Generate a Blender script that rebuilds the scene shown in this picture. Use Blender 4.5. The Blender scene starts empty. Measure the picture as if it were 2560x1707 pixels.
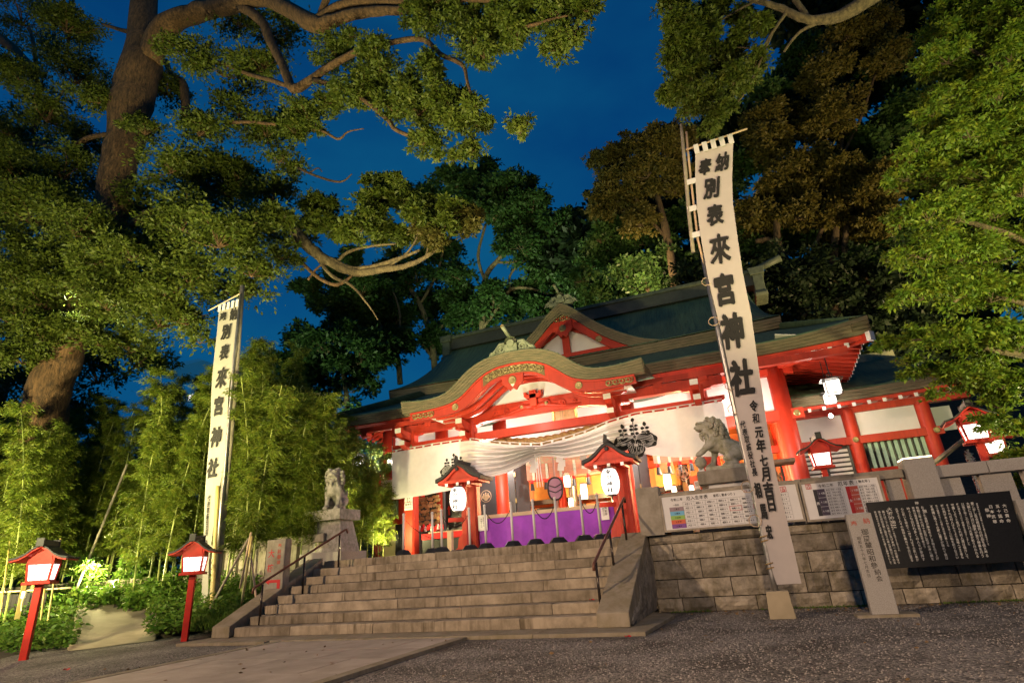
import bpy, bmesh, math, random
import numpy as np
from mathutils import Vector, Matrix
random.seed(7); rng = np.random.default_rng(7)
SC = bpy.context.scene; COL = SC.collection
R = math.radians

# ---------------------------------------------------------------- camera
FPX, PITCH, ROLL, YAW, CH = 1411.5, 0.3707655, -0.0699903, -0.3635601, 1.0
def _axes():
    f = Vector((math.sin(YAW)*math.cos(PITCH), math.cos(YAW)*math.cos(PITCH), math.sin(PITCH)))
    rt = Vector((math.cos(YAW), -math.sin(YAW), 0)); up = rt.cross(f)
    return (math.cos(ROLL)*rt+math.sin(ROLL)*up, -math.sin(ROLL)*rt+math.cos(ROLL)*up, f)
AX, AU, AF = _axes()
CAMP = Vector((0, 0, CH))
cd = bpy.data.cameras.new('camera'); cam = bpy.data.objects.new('camera', cd); COL.objects.link(cam)
cd.sensor_width = 36; cd.lens = 36*FPX/2560; cd.clip_end = 2000; cd.clip_start = .05
m3 = Matrix((AX, AU, -AF)).transposed(); cam.matrix_world = Matrix.Translation(CAMP) @ m3.to_4x4()
SC.camera = cam
def P(px, py, Y):                       # the place at depth Y that the photograph's pixel shows
    d = AF + AX*((px-1280)/FPX) - AU*((py-853.5)/FPX)
    return CAMP + d*(Y/d.y)
def PZ(px, py, z):
    d = AF + AX*((px-1280)/FPX) - AU*((py-853.5)/FPX)
    return CAMP + d*((z-CH)/d.z)
def mpp(p): return (Vector(p)-CAMP).dot(AF)/FPX      # metres per photo pixel at a point

# ---------------------------------------------------------------- sky: blue hour
W = bpy.data.worlds.new('World'); SC.world = W; W.use_nodes = True
def build_sky():
    nt = W.node_tree; nt.nodes.clear(); N = nt.nodes.new; L = nt.links.new
    out = N('ShaderNodeOutputWorld'); bg = N('ShaderNodeBackground')
    tc = N('ShaderNodeTexCoord'); sep = N('ShaderNodeSeparateXYZ'); L(tc.outputs['Generated'], sep.inputs[0])
    ramp = N('ShaderNodeValToRGB'); L(sep.outputs['Z'], ramp.inputs[0])
    e = ramp.color_ramp.elements
    e[0].position = 0.0; e[0].color = (.0016, .060, .190, 1); e[1].position = .95; e[1].color = (.0007, .026, .112, 1)
    k = e.new(.35); k.color = (.0013, .056, .185, 1); k = e.new(.6); k.color = (.0010, .042, .155, 1)
    nz = N('ShaderNodeTexNoise'); nz.inputs['Scale'].default_value = 1.7; nz.inputs['Detail'].default_value = 5
    mp = N('ShaderNodeMapping'); mp.inputs['Scale'].default_value = (1, 1, 2.2); L(tc.outputs['Generated'], mp.inputs[0]); L(mp.outputs[0], nz.inputs[0])
    mr = N('ShaderNodeMapRange'); mr.inputs[1].default_value = .4; mr.inputs[2].default_value = .75; L(nz.outputs[0], mr.inputs[0])
    mx = N('ShaderNodeMix'); mx.data_type = 'RGBA'; L(mr.outputs[0], mx.inputs[0]); L(ramp.outputs[0], mx.inputs[6]); mx.inputs[7].default_value = (.004, .100, .215, 1)
    sc = N('ShaderNodeMath'); sc.operation = 'MULTIPLY'; sc.inputs[1].default_value = .95; L(mr.outputs[0], sc.inputs[0]); L(sc.outputs[0], mx.inputs[0])
    L(mx.outputs[2], bg.inputs[0]); bg.inputs[1].default_value = .86; L(bg.outputs[0], out.inputs[0])
build_sky()

# ---------------------------------------------------------------- lamps of the precinct, outside the frame or hidden, and a few added fill lights
def lamp(name, kind, loc, power, color, radius=.15, target=None, angle=90, blend=.6):
    ld = bpy.data.lights.new(name, kind); ld.energy = power; ld.color = color; ld.shadow_soft_size = radius
    o = bpy.data.objects.new(name, ld); COL.objects.link(o); o.location = loc
    if kind == 'SPOT':
        ld.spot_size = R(angle); ld.spot_blend = blend
        o.rotation_euler = (Vector(target)-Vector(loc)).to_track_quat('-Z', 'Y').to_euler()
    return o
WARM = (1, .70, .44); SODIUM = (1, .50, .14); WHITE = (1, .86, .74); YG = (1, .88, .40)
lamp('flood_lamp', 'SPOT', (-13, -5, 7.5), 7200, WARM, .25, (-4.5, 9, .6), 84, .7)
lamp('flood_lamp', 'SPOT', (1.2, -5, 5.5), 3300, WARM, .25, (1.4, 10.8, 1.4), 74, .8)
lamp('garden_lamp', 'SPOT', (-9.5, 1.5, 3.2), 3300, (1, .90, .46), .2, (-14.6, 11.5, 1.9), 50, .8)
lamp('tree_lamp', 'SPOT', (-8, 1.5, .3), 7600, YG, .15, (-10.0, 8.5, 10.5), 96, .5)
lamp('tree_lamp', 'SPOT', (-17.5, 4.0, .4), 9500, YG, .15, (-16.5, 11, 8), 125, .7)
lamp('tree_lamp', 'SPOT', (-4, 5.0, .3), 3600, YG, .15, (-6.5, 8.6, 9), 84, .5)
lamp('tree_lamp', 'SPOT', (2.5, 4.5, .3), 2300, YG, .15, (2.2, 9, 9), 74, .6)
lamp('maple_lamp', 'SPOT', (7.2, 6.8, 2.6), 2600, (1, .93, .42), .12, (6.0, 11.4, 6.2), 100, .7)
lamp('maple_lamp', 'SPOT', (6.2, 13.6, 1.6), 900, (1, .93, .42), .12, (5.2, 11.6, 5.0), 110, .7)
lamp('bamboo_light', 'POINT', (-9.9, 12.9, 1.4), 300, YG, .1)
lamp('bamboo_light', 'POINT', (-11.6, 13.2, 1.2), 520, YG, .1)
lamp('bamboo_light', 'POINT', (-17.2, 11.2, 1.6), 420, YG, .1)
lamp('bamboo_light', 'POINT', (-10.6, 15.9, 2.0), 170, YG, .1)
lamp('hill_light', 'SPOT', (14, 19, 2.5), 19000, (1, .68, .30), .3, (4.5, 30, 16.5), 70, .8)
lamp('hill_light', 'SPOT', (-3, 27.5, 14.5), 2200, (1, .66, .30), .3, (-4, 38, 20), 110, .8)
lamp('hill_light', 'SPOT', (-22, 20.5, 4), 9000, (.85, 1, .55), .3, (-25, 36, 13), 120, .8)  # added light without a fixture, brightens the dark trees behind the shrine
lamp('hill_light', 'SPOT', (-13, 28.5, 12.5), 5200, (.85, 1, .55), .3, (-10, 38, 19), 130, .8)  # second added light, floating behind the roof to lift the same trees
lamp('bamboo_light', 'POINT', (-11.3, 13.6, 2.9), 360, YG, .1)  # added floating light for the dark bamboo near the shrine corner
lamp('roof_fill', 'SPOT', (-20, 10, 10), 2600, (1, .98, .75), .3, (-7, 22, 9), 60, .7)  # added fill that brightens the copper roof, no fixture
lamp('porch_lamp', 'POINT', (-8.2, 18.3, 4.4), 300, WHITE, .12)
lamp('porch_lamp', 'POINT', (-3.4, 18.3, 4.4), 300, WHITE, .12)
lamp('porch_lamp', 'POINT', (-5.8, 16.0, 5.15), 45, WHITE, .12)
lamp('porch_lamp', 'POINT', (-12.6, 17.9, 4.6), 330, WHITE, .12)
lamp('porch_lamp', 'POINT', (.2, 18.2, 4.4), 260, WHITE, .12)
lamp('hall_lamp', 'POINT', (-5.8, 22.0, 3.8), 1500, (1, .58, .25), .2)
lamp('hall_lamp', 'POINT', (-1.2, 21.5, 3.8), 900, (1, .58, .25), .2)
lamp('hall_lamp', 'POINT', (-10.4, 21.5, 3.8), 700, (1, .62, .3), .2)
lamp('porch_front_lamp', 'SPOT', (-5.8, 3, 2.2), 1500, (1, .80, .66), .2, (-5.8, 15, 6.0), 58, .9)

SC.view_settings.view_transform = 'Standard'; SC.view_settings.look = 'None'; SC.view_settings.exposure = .32; SC.view_settings.gamma = 1
SC.view_settings.use_curve_mapping = False
SC.render.engine = 'CYCLES'
SC.cycles.use_denoising = True; SC.cycles.max_bounces = 6; SC.cycles.diffuse_bounces = 3; SC.cycles.glossy_bounces = 2
SC.cycles.transmission_bounces = 4; SC.cycles.transparent_max_bounces = 6; SC.cycles.sample_clamp_indirect = 4; SC.cycles.caustics_reflective = False; SC.cycles.caustics_refractive = False

# ---------------------------------------------------------------- materials
MATS = {}
def mat(name, col, rough=.6, var=.0, vscale=4, col2=None, bump=0, bscale=30, metal=0, spec=.5, emit=None, estr=0, rnd=0, stretch=None, trans=0, detail=4, streak=None):
    m = bpy.data.materials.new(name); m.use_nodes = True; nt = m.node_tree; N = nt.nodes.new; L = nt.links.new
    b = nt.nodes['Principled BSDF']; out = nt.nodes['Material Output']
    b.inputs['Roughness'].default_value = rough; b.inputs['Metallic'].default_value = metal; b.inputs['Specular IOR Level'].default_value = spec
    b.inputs['Base Color'].default_value = (*col, 1)
    tc = N('ShaderNodeTexCoord'); src = tc.outputs['Object']
    if rnd or stretch:
        mp = N('ShaderNodeMapping'); L(src, mp.inputs[0])
        if stretch: mp.inputs['Scale'].default_value = stretch
        if rnd:
            oi = N('ShaderNodeObjectInfo'); mu = N('ShaderNodeMath'); mu.operation = 'MULTIPLY'; mu.inputs[1].default_value = 50; L(oi.outputs['Random'], mu.inputs[0])
            L(mu.outputs[0], mp.inputs['Location'])
        src = mp.outputs[0]
    colout = None
    if var or col2:
        nz = N('ShaderNodeTexNoise'); nz.inputs['Scale'].default_value = vscale; nz.inputs['Detail'].default_value = detail; nz.inputs['Roughness'].default_value = .65; L(src, nz.inputs[0])
        rp = N('ShaderNodeValToRGB'); L(nz.outputs[0], rp.inputs[0])
        c2 = col2 or tuple(c*(1-var) for c in col)
        rp.color_ramp.elements[0].position = .36; rp.color_ramp.elements[0].color = (*c2, 1)
        rp.color_ramp.elements[1].position = .64; rp.color_ramp.elements[1].color = (*col, 1)
        colout = rp.outputs[0]
    if streak:                                   # drip stains running down, colour and strength
        mp2 = N('ShaderNodeMapping'); L(src, mp2.inputs[0]); mp2.inputs['Scale'].default_value = (9, 9, .8)
        n2 = N('ShaderNodeTexNoise'); n2.inputs['Scale'].default_value = 1.6; n2.inputs['Detail'].default_value = 4; L(mp2.outputs[0], n2.inputs[0])
        r2 = N('ShaderNodeMapRange'); r2.inputs[1].default_value = .47; r2.inputs[2].default_value = .66; r2.inputs[4].default_value = streak[1]; L(n2.outputs[0], r2.inputs[0])
        mx = N('ShaderNodeMix'); mx.data_type = 'RGBA'
        n3 = N('ShaderNodeTexNoise'); n3.inputs['Scale'].default_value = 1.7; n3.inputs['Detail'].default_value = 3; L(src, n3.inputs[0]); r3 = N('ShaderNodeMapRange'); r3.inputs[1].default_value = .38; r3.inputs[2].default_value = .62; L(n3.outputs[0], r3.inputs[0])
        m3_ = N('ShaderNodeMath'); m3_.operation = 'MULTIPLY'; L(r2.outputs[0], m3_.inputs[0]); L(r3.outputs[0], m3_.inputs[1]); L(m3_.outputs[0], mx.inputs[0])
        if colout: L(colout, mx.inputs[6])
        else: mx.inputs[6].default_value = (*col, 1)
        mx.inputs[7].default_value = (*streak[0], 1); colout = mx.outputs[2]
    if rnd:
        hs = N('ShaderNodeHueSaturation'); oi2 = N('ShaderNodeObjectInfo'); mr = N('ShaderNodeMapRange'); mr.inputs[3].default_value = 1-rnd; mr.inputs[4].default_value = 1+rnd
        L(oi2.outputs['Random'], mr.inputs[0]); L(mr.outputs[0], hs.inputs['Value'])
        if colout: L(colout, hs.inputs['Color'])
        else: hs.inputs['Color'].default_value = (*col, 1)
        colout = hs.outputs[0]
    if colout: L(colout, b.inputs['Base Color'])
    if bump:
        nb = N('ShaderNodeTexNoise'); nb.inputs['Scale'].default_value = bscale; nb.inputs['Detail'].default_value = 6; nb.inputs['Roughness'].default_value = .7; L(src, nb.inputs[0])
        bp = N('ShaderNodeBump'); bp.inputs['Strength'].default_value = min(1, bump); bp.inputs['Distance'].default_value = .02*max(1, bump); L(nb.outputs[0], bp.inputs['Height']); L(bp.outputs[0], b.inputs['Normal'])
    if emit:
        b.inputs['Emission Color'].default_value = (*emit, 1); b.inputs['Emission Strength'].default_value = estr
    if trans:
        tr = N('ShaderNodeBsdfTranslucent'); ms = N('ShaderNodeMixShader'); ms.inputs[0].default_value = trans
        if colout: L(colout, tr.inputs[0])
        else: tr.inputs[0].default_value = (*col, 1)
        L(b.outputs[0], ms.inputs[1]); L(tr.outputs[0], ms.inputs[2]); L(ms.outputs[0], out.inputs[0])
    MATS[name] = m; return m
RED = mat('vermilion paint', (.50, .036, .012), .5, vscale=1.7, col2=(.37, .026, .009), bump=.15, bscale=26, spec=.35, rnd=.14, detail=7, streak=((.24, .018, .008), .5))
REDG = mat('red lantern enamel', (.52, .022, .012), .5, .3, 5, spec=.25, bump=.1, bscale=20)
REDC = mat('scarlet cloth', (.62, .010, .012), .8, .12, 3)
WHT = mat('white paint', (.74, .72, .68), .6, .10, 5)
PLA = mat('white plaster', (.70, .68, .66), .8, .08, 1.5, bump=.08, bscale=14)
CRM = mat('cream boarding', (.66, .60, .30), .6, .1, 2)
STEP = mat('step granite', (.39, .315, .22), .85, vscale=3, col2=(.20, .16, .105), bump=.45, bscale=50, rnd=.17, streak=((.085, .062, .03), .85), detail=8)
CHEEK = mat('cheek granite', (.30, .25, .18), .85, vscale=4, col2=(.21, .17, .10), bump=.5, bscale=80, rnd=.1, detail=8, streak=((.14, .12, .05), .5))
GRAN = mat('grey granite', (.40, .37, .33), .8, vscale=120, col2=(.26, .24, .21), bump=.15, bscale=90, rnd=.06, detail=2)
GRAN2 = mat('weathered granite', (.34, .30, .24), .85, vscale=5, col2=(.22, .19, .14), bump=.3, bscale=60, rnd=.1, detail=8, streak=((.15, .13, .07), .5))
ROCK = mat('rough wall stone', (.38, .325, .25), .9, vscale=4.5, col2=(.16, .135, .095), bump=2.6, bscale=7, rnd=.38, detail=9, streak=((.11, .09, .03), .55))
STAT = mat('carved stone', (.54, .51, .43), .85, vscale=9, col2=(.31, .30, .20), bump=.4, bscale=30, detail=6)
STAT2 = mat('pale carved stone', (.40, .37, .33), .85, vscale=9, col2=(.22, .21, .17), bump=.4, bscale=30, detail=6)
MORT = mat('dark joint', (.035, .028, .018), .95)
COPPER = mat('patina copper roof', (.085, .150, .078), .62, vscale=1.2, col2=(.045, .088, .046), bump=.25, bscale=5, stretch=(12, 1, 1), spec=.5)
BARK_F = mat('layered eave edge', (.17, .135, .075), .75, vscale=3, col2=(.085, .085, .045), bump=.6, bscale=18, stretch=(1, 1, 7), detail=7)
PAT_L = mat('pale patina ornament', (.21, .23, .14), .55, vscale=5, col2=(.10, .12, .08), bump=.3, bscale=14)
PAT_D = mat('dull patina', (.075, .10, .065), .6, .4, 5, bump=.3, bscale=14)
BRASS = mat('aged brass', (.34, .27, .12), .4, .35, 12, metal=.7, bump=.3, bscale=60)
GOLD = mat('gold leaf', (.85, .60, .22), .35, .2, 8, metal=.8)
DWOOD = mat('dark lacquered board', (.055, .050, .052), .5, .25, 2, bump=.1, bscale=12)
BLACK = mat('black lacquer', (.014, .013, .013), .35)
RUB = mat('black rubber', (.010, .010, .011), .5, .2, 8)
WOOD = mat('bare cedar', (.46, .27, .12), .65, .3, 3, stretch=(1, 1, 5), bump=.2, bscale=20, rnd=.22)
PALEW = mat('pale timber', (.52, .37, .24), .6, .2, 3, bump=.1, bscale=20)
GREYW = mat('weathered grey board', (.34, .29, .22), .8, .4, 4, bump=.4, bscale=24, rnd=.2)
CLOTH = mat('white curtain cloth', (.74, .71, .70), .9, .06, 6, bump=.12, bscale=120, trans=.15)
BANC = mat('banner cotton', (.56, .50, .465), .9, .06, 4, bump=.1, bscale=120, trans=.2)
INK = mat('black ink', (.012, .011, .010), .8)
REDI = mat('red ink', (.50, .018, .02), .7)
PURP = mat('purple cloth', (.27, .036, .46), .75, .2, 3, bump=.2, bscale=12)
PAPER = mat('white paper', (.72, .70, .68), .8, .05, 6)
STEEL = mat('galvanised steel', (.42, .40, .37), .35, .3, 8, metal=.8)
DSTEEL = mat('dark bronze tube', (.060, .045, .035), .25, .2, 5, metal=.6)
BRONZE = mat('brown handrail', (.20, .085, .05), .3, .2, 5, metal=.3)
POLEW = mat('white stanchion paint', (.62, .58, .53), .4, .1, 6)
SLATE = mat('polished black granite', (.012, .013, .014), .35, .3, 40, spec=.12)
ENGR = mat('white engraving', (.60, .58, .52), .8)
CARV = mat('dark engraving', (.07, .06, .05), .9)
REDCARV = mat('red engraving', (.42, .08, .05), .9)
GREENP = mat('pale green slat paint', (.36, .54, .38), .55, .2, 4)
DGREEN = mat('dark green sheet', (.02, .13, .07), .6, .3, 2)
BLUEG = mat('blue glowing metal', (.20, .45, .60), .5, emit=(.02, .25, .5), estr=.12)  # blue light on far house and pole put in as a faint glow
PANE = mat('lit lantern pane', (.9, .88, .82), .6, emit=(1, .91, .82), estr=2.4)
PANE2 = mat('lit hall lantern', (.9, .85, .7), .6, emit=(1, .84, .55), estr=2.6)
PAPERL = mat('lit paper lantern', (.9, .88, .84), .7, emit=(1, .93, .88), estr=1.12)
BULB = mat('lit bulb', (1, 1, .9), .5, emit=(1, .97, .85), estr=60)
STRIP = mat('lit edge strip', (1, .9, .7), .5, emit=(1, .78, .45), estr=5)
ROOFD = mat('dark lantern roof', (.010, .009, .010), .6, .3, 12, bump=.3, bscale=40)
STRAW = mat('straw rope', (.40, .26, .10), .9, .4, 14, bump=.6, bscale=50)
BAMC = mat('bamboo culm', (.34, .36, .10), .4, vscale=3, col2=(.22, .28, .07), rnd=.2)
BAMY = mat('yellow bamboo pole', (.50, .38, .12), .4, .25, 4)
BARK = mat('camphor bark', (.165, .088, .042), .95, vscale=7, col2=(.045, .027, .015), bump=3, bscale=11, stretch=(1.6, 1.6, .45), detail=8)
BARKP = mat('pale bark', (.17, .125, .065), .95, vscale=9, col2=(.06, .045, .025), bump=2.5, bscale=16, stretch=(1.5, 1.5, .5), detail=8)
CONC = mat('smooth concrete', (.38, .31, .20), .85, vscale=1.3, col2=(.26, .215, .13), bump=.12, bscale=22)
BARKD = mat('dimmed bark', (.085, .060, .032), .95, vscale=9, col2=(.03, .022, .013), bump=2.5, bscale=16, stretch=(1.5, 1.5, .5), detail=8)  # pale bark darkened so the slope trunks look only faintly lit
SOIL = mat('soil', (.075, .055, .035), .95, .5, 6, bump=1, bscale=25)
def leafmat(name, a, b, c, trans=.35, rough=.5):
    m = bpy.data.materials.new(name); m.use_nodes = True; nt = m.node_tree; N = nt.nodes.new; L = nt.links.new
    bs = nt.nodes['Principled BSDF']; out = nt.nodes['Material Output']; bs.inputs['Roughness'].default_value = rough; bs.inputs['Specular IOR Level'].default_value = .25
    g = N('ShaderNodeTexCoord'); nz = N('ShaderNodeTexNoise'); nz.inputs['Scale'].default_value = 7; nz.inputs['Detail'].default_value = 3; L(g.outputs['Object'], nz.inputs[0])
    rp = N('ShaderNodeValToRGB'); e = rp.color_ramp.elements; e[0].position = .33; e[0].color = (*a, 1); e[1].position = .7; e[1].color = (*c, 1); k = e.new(.5); k.color = (*b, 1)
    L(nz.outputs[0], rp.inputs[0]); L(rp.outputs[0], bs.inputs['Base Color'])
    tr = N('ShaderNodeBsdfTranslucent'); L(rp.outputs[0], tr.inputs[0]); ms = N('ShaderNodeMixShader'); ms.inputs[0].default_value = trans
    L(bs.outputs[0], ms.inputs[1]); L(tr.outputs[0], ms.inputs[2]); L(ms.outputs[0], out.inputs[0]); return m
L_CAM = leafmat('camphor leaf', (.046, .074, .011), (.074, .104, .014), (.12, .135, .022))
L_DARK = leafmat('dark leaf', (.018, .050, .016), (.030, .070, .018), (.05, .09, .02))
L_BRN = leafmat('rusty leaf', (.056, .060, .014), (.084, .078, .018), (.12, .096, .024))
L_MAP = leafmat('maple leaf', (.055, .115, .012), (.105, .165, .015), (.19, .21, .02))
L_BAM = leafmat('bamboo leaf', (.080, .130, .014), (.13, .18, .018), (.22, .23, .03))
L_GRD = leafmat('ground leaf', (.055, .13, .018), (.095, .18, .022), (.16, .21, .035))

# ---------------------------------------------------------------- mesh builder
class MB:
    def __init__(s): s.v = []; s.f = []
    def add(s, vs, fs):
        o = len(s.v); s.v += [tuple(v) for v in vs]; s.f += [tuple(i+o for i in f) for f in fs]; return s
    def box(s, x0, x1, y0, y1, z0, z1, M=None):
        vs = [Vector((x, y, z)) for x in (x0, x1) for y in (y0, y1) for z in (z0, z1)]
        if M: vs = [M @ v for v in vs]
        return s.add(vs, [(0, 1, 3, 2), (4, 6, 7, 5), (0, 4, 5, 1), (2, 3, 7, 6), (0, 2, 6, 4), (1, 5, 7, 3)])
    def beam(s, a, b, w, h=None, up=(0, 0, 1)):
        a = Vector(a); b = Vector(b); h = h or w; d = (b-a).normalized(); u = Vector(up)
        if abs(d.dot(u)) > .99: u = Vector((0, 1, 0))
        x = d.cross(u).normalized(); z = x.cross(d)
        vs = [p + x*(i*w/2) + z*(j*h/2) for p in (a, b) for i in (-1, 1) for j in (-1, 1)]
        return s.add(vs, [(0, 1, 3, 2), (4, 6, 7, 5), (0, 4, 5, 1), (2, 3, 7, 6), (0, 2, 6, 4), (1, 5, 7, 3)])
    def tube(s, pts, rad, n=8, cap=True):
        pts = [Vector(p) for p in pts]; rs = rad if isinstance(rad, (list, tuple)) else [rad]*len(pts); rings = []
        pv = None
        for i, p in enumerate(pts):
            d = (pts[min(i+1, len(pts)-1)]-pts[max(i-1, 0)])
            d = d.normalized() if d.length > 1e-9 else Vector((0, 0, 1))
            u = pv if pv is not None else (Vector((0, 0, 1)) if abs(d.z) < .9 else Vector((0, 1, 0)))
            x = d.cross(u)
            if x.length < 1e-6: x = d.orthogonal()
            x.normalize(); y = x.cross(d).normalized(); pv = y
            rings.append([p + (x*math.cos(2*math.pi*k/n)+y*math.sin(2*math.pi*k/n))*rs[i] for k in range(n)])
        o = len(s.v)
        for r in rings: s.v += [tuple(v) for v in r]
        for i in range(len(rings)-1):
            for k in range(n):
                s.f.append((o+i*n+k, o+i*n+(k+1) % n, o+(i+1)*n+(k+1) % n, o+(i+1)*n+k))
        if cap: s.f.append(tuple(o+k for k in range(n-1, -1, -1))); s.f.append(tuple(o+(len(rings)-1)*n+k for k in range(n)))
        return s
    def lathe(s, prof, c=(0, 0, 0), n=20, axis='z'):
        o = len(s.v); c = Vector(c)
        for r, h in prof:
            for k in range(n):
                a = 2*math.pi*k/n
                v = Vector((r*math.cos(a), r*math.sin(a), h))
                if axis == 'y': v = Vector((v.x, v.z, v.y))
                if axis == 'x': v = Vector((v.z, v.x, v.y))
                s.v.append(tuple(c+v))
        for i in range(len(prof)-1):
            for k in range(n): s.f.append((o+i*n+k, o+i*n+(k+1) % n, o+(i+1)*n+(k+1) % n, o+(i+1)*n+k))
        return s
    def prism(s, poly, y0, y1, plane='xz'):         # polygon extruded along the third axis
        n = len(poly)
        mk = {'xz': lambda a, b, t: (a, t, b), 'yz': lambda a, b, t: (t, a, b), 'xy': lambda a, b, t: (a, b, t)}[plane]
        vs = [mk(a, b, y0) for a, b in poly]+[mk(a, b, y1) for a, b in poly]
        return s.add(vs, [tuple(range(n)), tuple(range(2*n-1, n-1, -1))]+[(i, i+n, (i+1) % n+n, (i+1) % n) for i in range(n)])
    def strip(s, top, bot, y0, y1):                 # band between two x-z curves, thick in y
        n = len(top)
        vs = [(x, y0, z) for x, z in top]+[(x, y0, z) for x, z in bot]+[(x, y1, z) for x, z in top]+[(x, y1, z) for x, z in bot]
        fs = []
        for i in range(n-1):
            fs += [(i, i+1, n+i+1, n+i), (2*n+i+1, 2*n+i, 3*n+i, 3*n+i+1), (i, 2*n+i, 2*n+i+1, i+1), (n+i, n+i+1, 3*n+i+1, 3*n+i)]
        fs += [(0, n, 3*n, 2*n), (n-1, 3*n-1, 4*n-1, 2*n-1)]
        return s.add(vs, fs)
    def grid(s, fn, nu, nv, th=0):
        vs = [fn(i/nu, j/nv) for j in range(nv+1) for i in range(nu+1)]
        return s.add(vs, [(j*(nu+1)+i, j*(nu+1)+i+1, (j+1)*(nu+1)+i+1, (j+1)*(nu+1)+i) for j in range(nv) for i in range(nu)])
    def ball(s, c, r, n=8, sc=(1, 1, 1)):
        prof = [(math.sin(math.pi*i/n), -math.cos(math.pi*i/n)) for i in range(n+1)]
        o = len(s.v)
        for a, h in prof:
            for k in range(n):
                t = 2*math.pi*k/n; s.v.append((c[0]+r*sc[0]*a*math.cos(t), c[1]+r*sc[1]*a*math.sin(t), c[2]+r*sc[2]*h))
        for i in range(n):
            for k in range(n): s.f.append((o+i*n+k, o+i*n+(k+1) % n, o+(i+1)*n+(k+1) % n, o+(i+1)*n+k))
        return s
    def mesh(s, name):
        me = bpy.data.meshes.new(name); me.from_pydata(s.v, [], s.f); me.validate(); me.update(); return me
def obj(name, mb, m, parent=None, kind=None, smooth=False, bevel=0, label=None, solid=0, normals=True):
    me = mb.mesh(name) if isinstance(mb, MB) else mb
    if isinstance(mb, MB) and normals:
        b = bmesh.new(); b.from_mesh(me); bmesh.ops.recalc_face_normals(b, faces=b.faces); b.to_mesh(me); b.free()
    me.materials.append(m) if not me.materials else None
    o = bpy.data.objects.new(name, me); COL.objects.link(o)
    if parent:
        o.parent = parent
        if parent.type == 'EMPTY' and parent.get('_w'): o.location = -parent.location
    if kind: o['kind'] = kind
    if label: o['label'] = label
    if smooth:
        for p in me.polygons: p.use_smooth = True
    if solid:
        md = o.modifiers.new('solid', 'SOLIDIFY'); md.thickness = solid; md.offset = 0
    if bevel:
        md = o.modifiers.new('bevel', 'BEVEL'); md.width = bevel; md.segments = 2; md.limit_method = 'ANGLE'
    return o
def tag(o, label, cat, group=None):
    o['label'] = label; o['category'] = cat
    if group: o['group'] = group
    return o
def thing(name, label, cat, loc=(0, 0, 0), group=None, world=True, rz=0):
    o = bpy.data.objects.new(name, None); COL.objects.link(o); o.location = loc; o.rotation_euler = (0, 0, rz); o.empty_display_size = .2
    if world: o['_w'] = 1
    return tag(o, label, cat, group)
def copy_tree(o, parent=None):
    c = o.copy(); COL.objects.link(c)
    if parent: c.parent = parent
    for ch in list(o.children): copy_tree(ch, c)
    return c
def dup(root, loc, rz, label):
    c = copy_tree(root); c.location = loc; c.rotation_euler = (0, 0, rz); c['label'] = label; return c

def ordw(n):
    one = ['', 'first', 'second', 'third', 'fourth', 'fifth', 'sixth', 'seventh', 'eighth', 'ninth', 'tenth', 'eleventh', 'twelfth', 'thirteenth', 'fourteenth', 'fifteenth', 'sixteenth', 'seventeenth', 'eighteenth', 'nineteenth']
    if n < 20: return one[n]
    t = ['', '', 'twent', 'thirt', 'fort', 'fift'][n//10]; return t+'ieth' if n % 10 == 0 else t+'y-'+one[n % 10]
# ---------------------------------------------------------------- lettering
_gl = {}
def glyph(ch, bold):
    k = (ch, bold)
    if k not in _gl:
        c = bpy.data.curves.new('lettering', 'FONT'); c.body = ch; c.resolution_u = 2; c.offset = bold
        o = bpy.data.objects.new('lettering', c); COL.objects.link(o)
        me = bpy.data.meshes.new_from_object(o.evaluated_get(bpy.context.evaluated_depsgraph_get()))
        vs = [(v.co.x, v.co.y) for v in me.vertices]; fs = [tuple(p.vertices) for p in me.polygons]
        bpy.data.objects.remove(o); bpy.data.curves.remove(c); bpy.data.meshes.remove(me)
        _gl[k] = (vs, fs)
    return _gl[k]
def put_glyph(mb, ch, cx, cy, w, h, fn, bold=.015, shear=0):
    vs, fs = glyph(ch, bold)
    if not vs: return
    xs = [v[0] for v in vs]; ys = [v[1] for v in vs]
    if ch.isascii(): mx, my = (min(xs)+max(xs))/2, .36
    else: mx, my = .5, .38
    mb.add([fn(cx+((x-mx)+shear*(y-my))*w, cy+(y-my)*h) for x, y in vs], fs)
def write(mb, s, cx, cy, size, fn, vertical=False, pitch=1.05, bold=.012, wf=1.0):
    n = len(s)
    for i, ch in enumerate(s):
        k = i-(n-1)/2
        if vertical: put_glyph(mb, ch, cx, cy-k*size*pitch, size*wf, size, fn, bold)
        else: put_glyph(mb, ch, cx+k*size*pitch*wf, cy, size*wf, size, fn, bold)
def cache(chars, bold):
    os_ = []
    for ch in sorted(set(chars)):
        c = bpy.data.curves.new('lettering', 'FONT'); c.body = ch; c.resolution_u = 2; c.offset = bold
        o = bpy.data.objects.new('lettering', c); COL.objects.link(o); os_.append((ch, o, c))
    dg = bpy.context.evaluated_depsgraph_get()
    for ch, o, c in os_:
        me = bpy.data.meshes.new_from_object(o.evaluated_get(dg))
        _gl[(ch, bold)] = ([(v.co.x, v.co.y) for v in me.vertices], [tuple(p.vertices) for p in me.polygons]); bpy.data.meshes.remove(me)
    for ch, o, c in os_: bpy.data.objects.remove(o); bpy.data.curves.remove(c)
T_BAN = '奉納別表來宮神社令和元年七月吉日代表取締役社長相馬宏'
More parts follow.
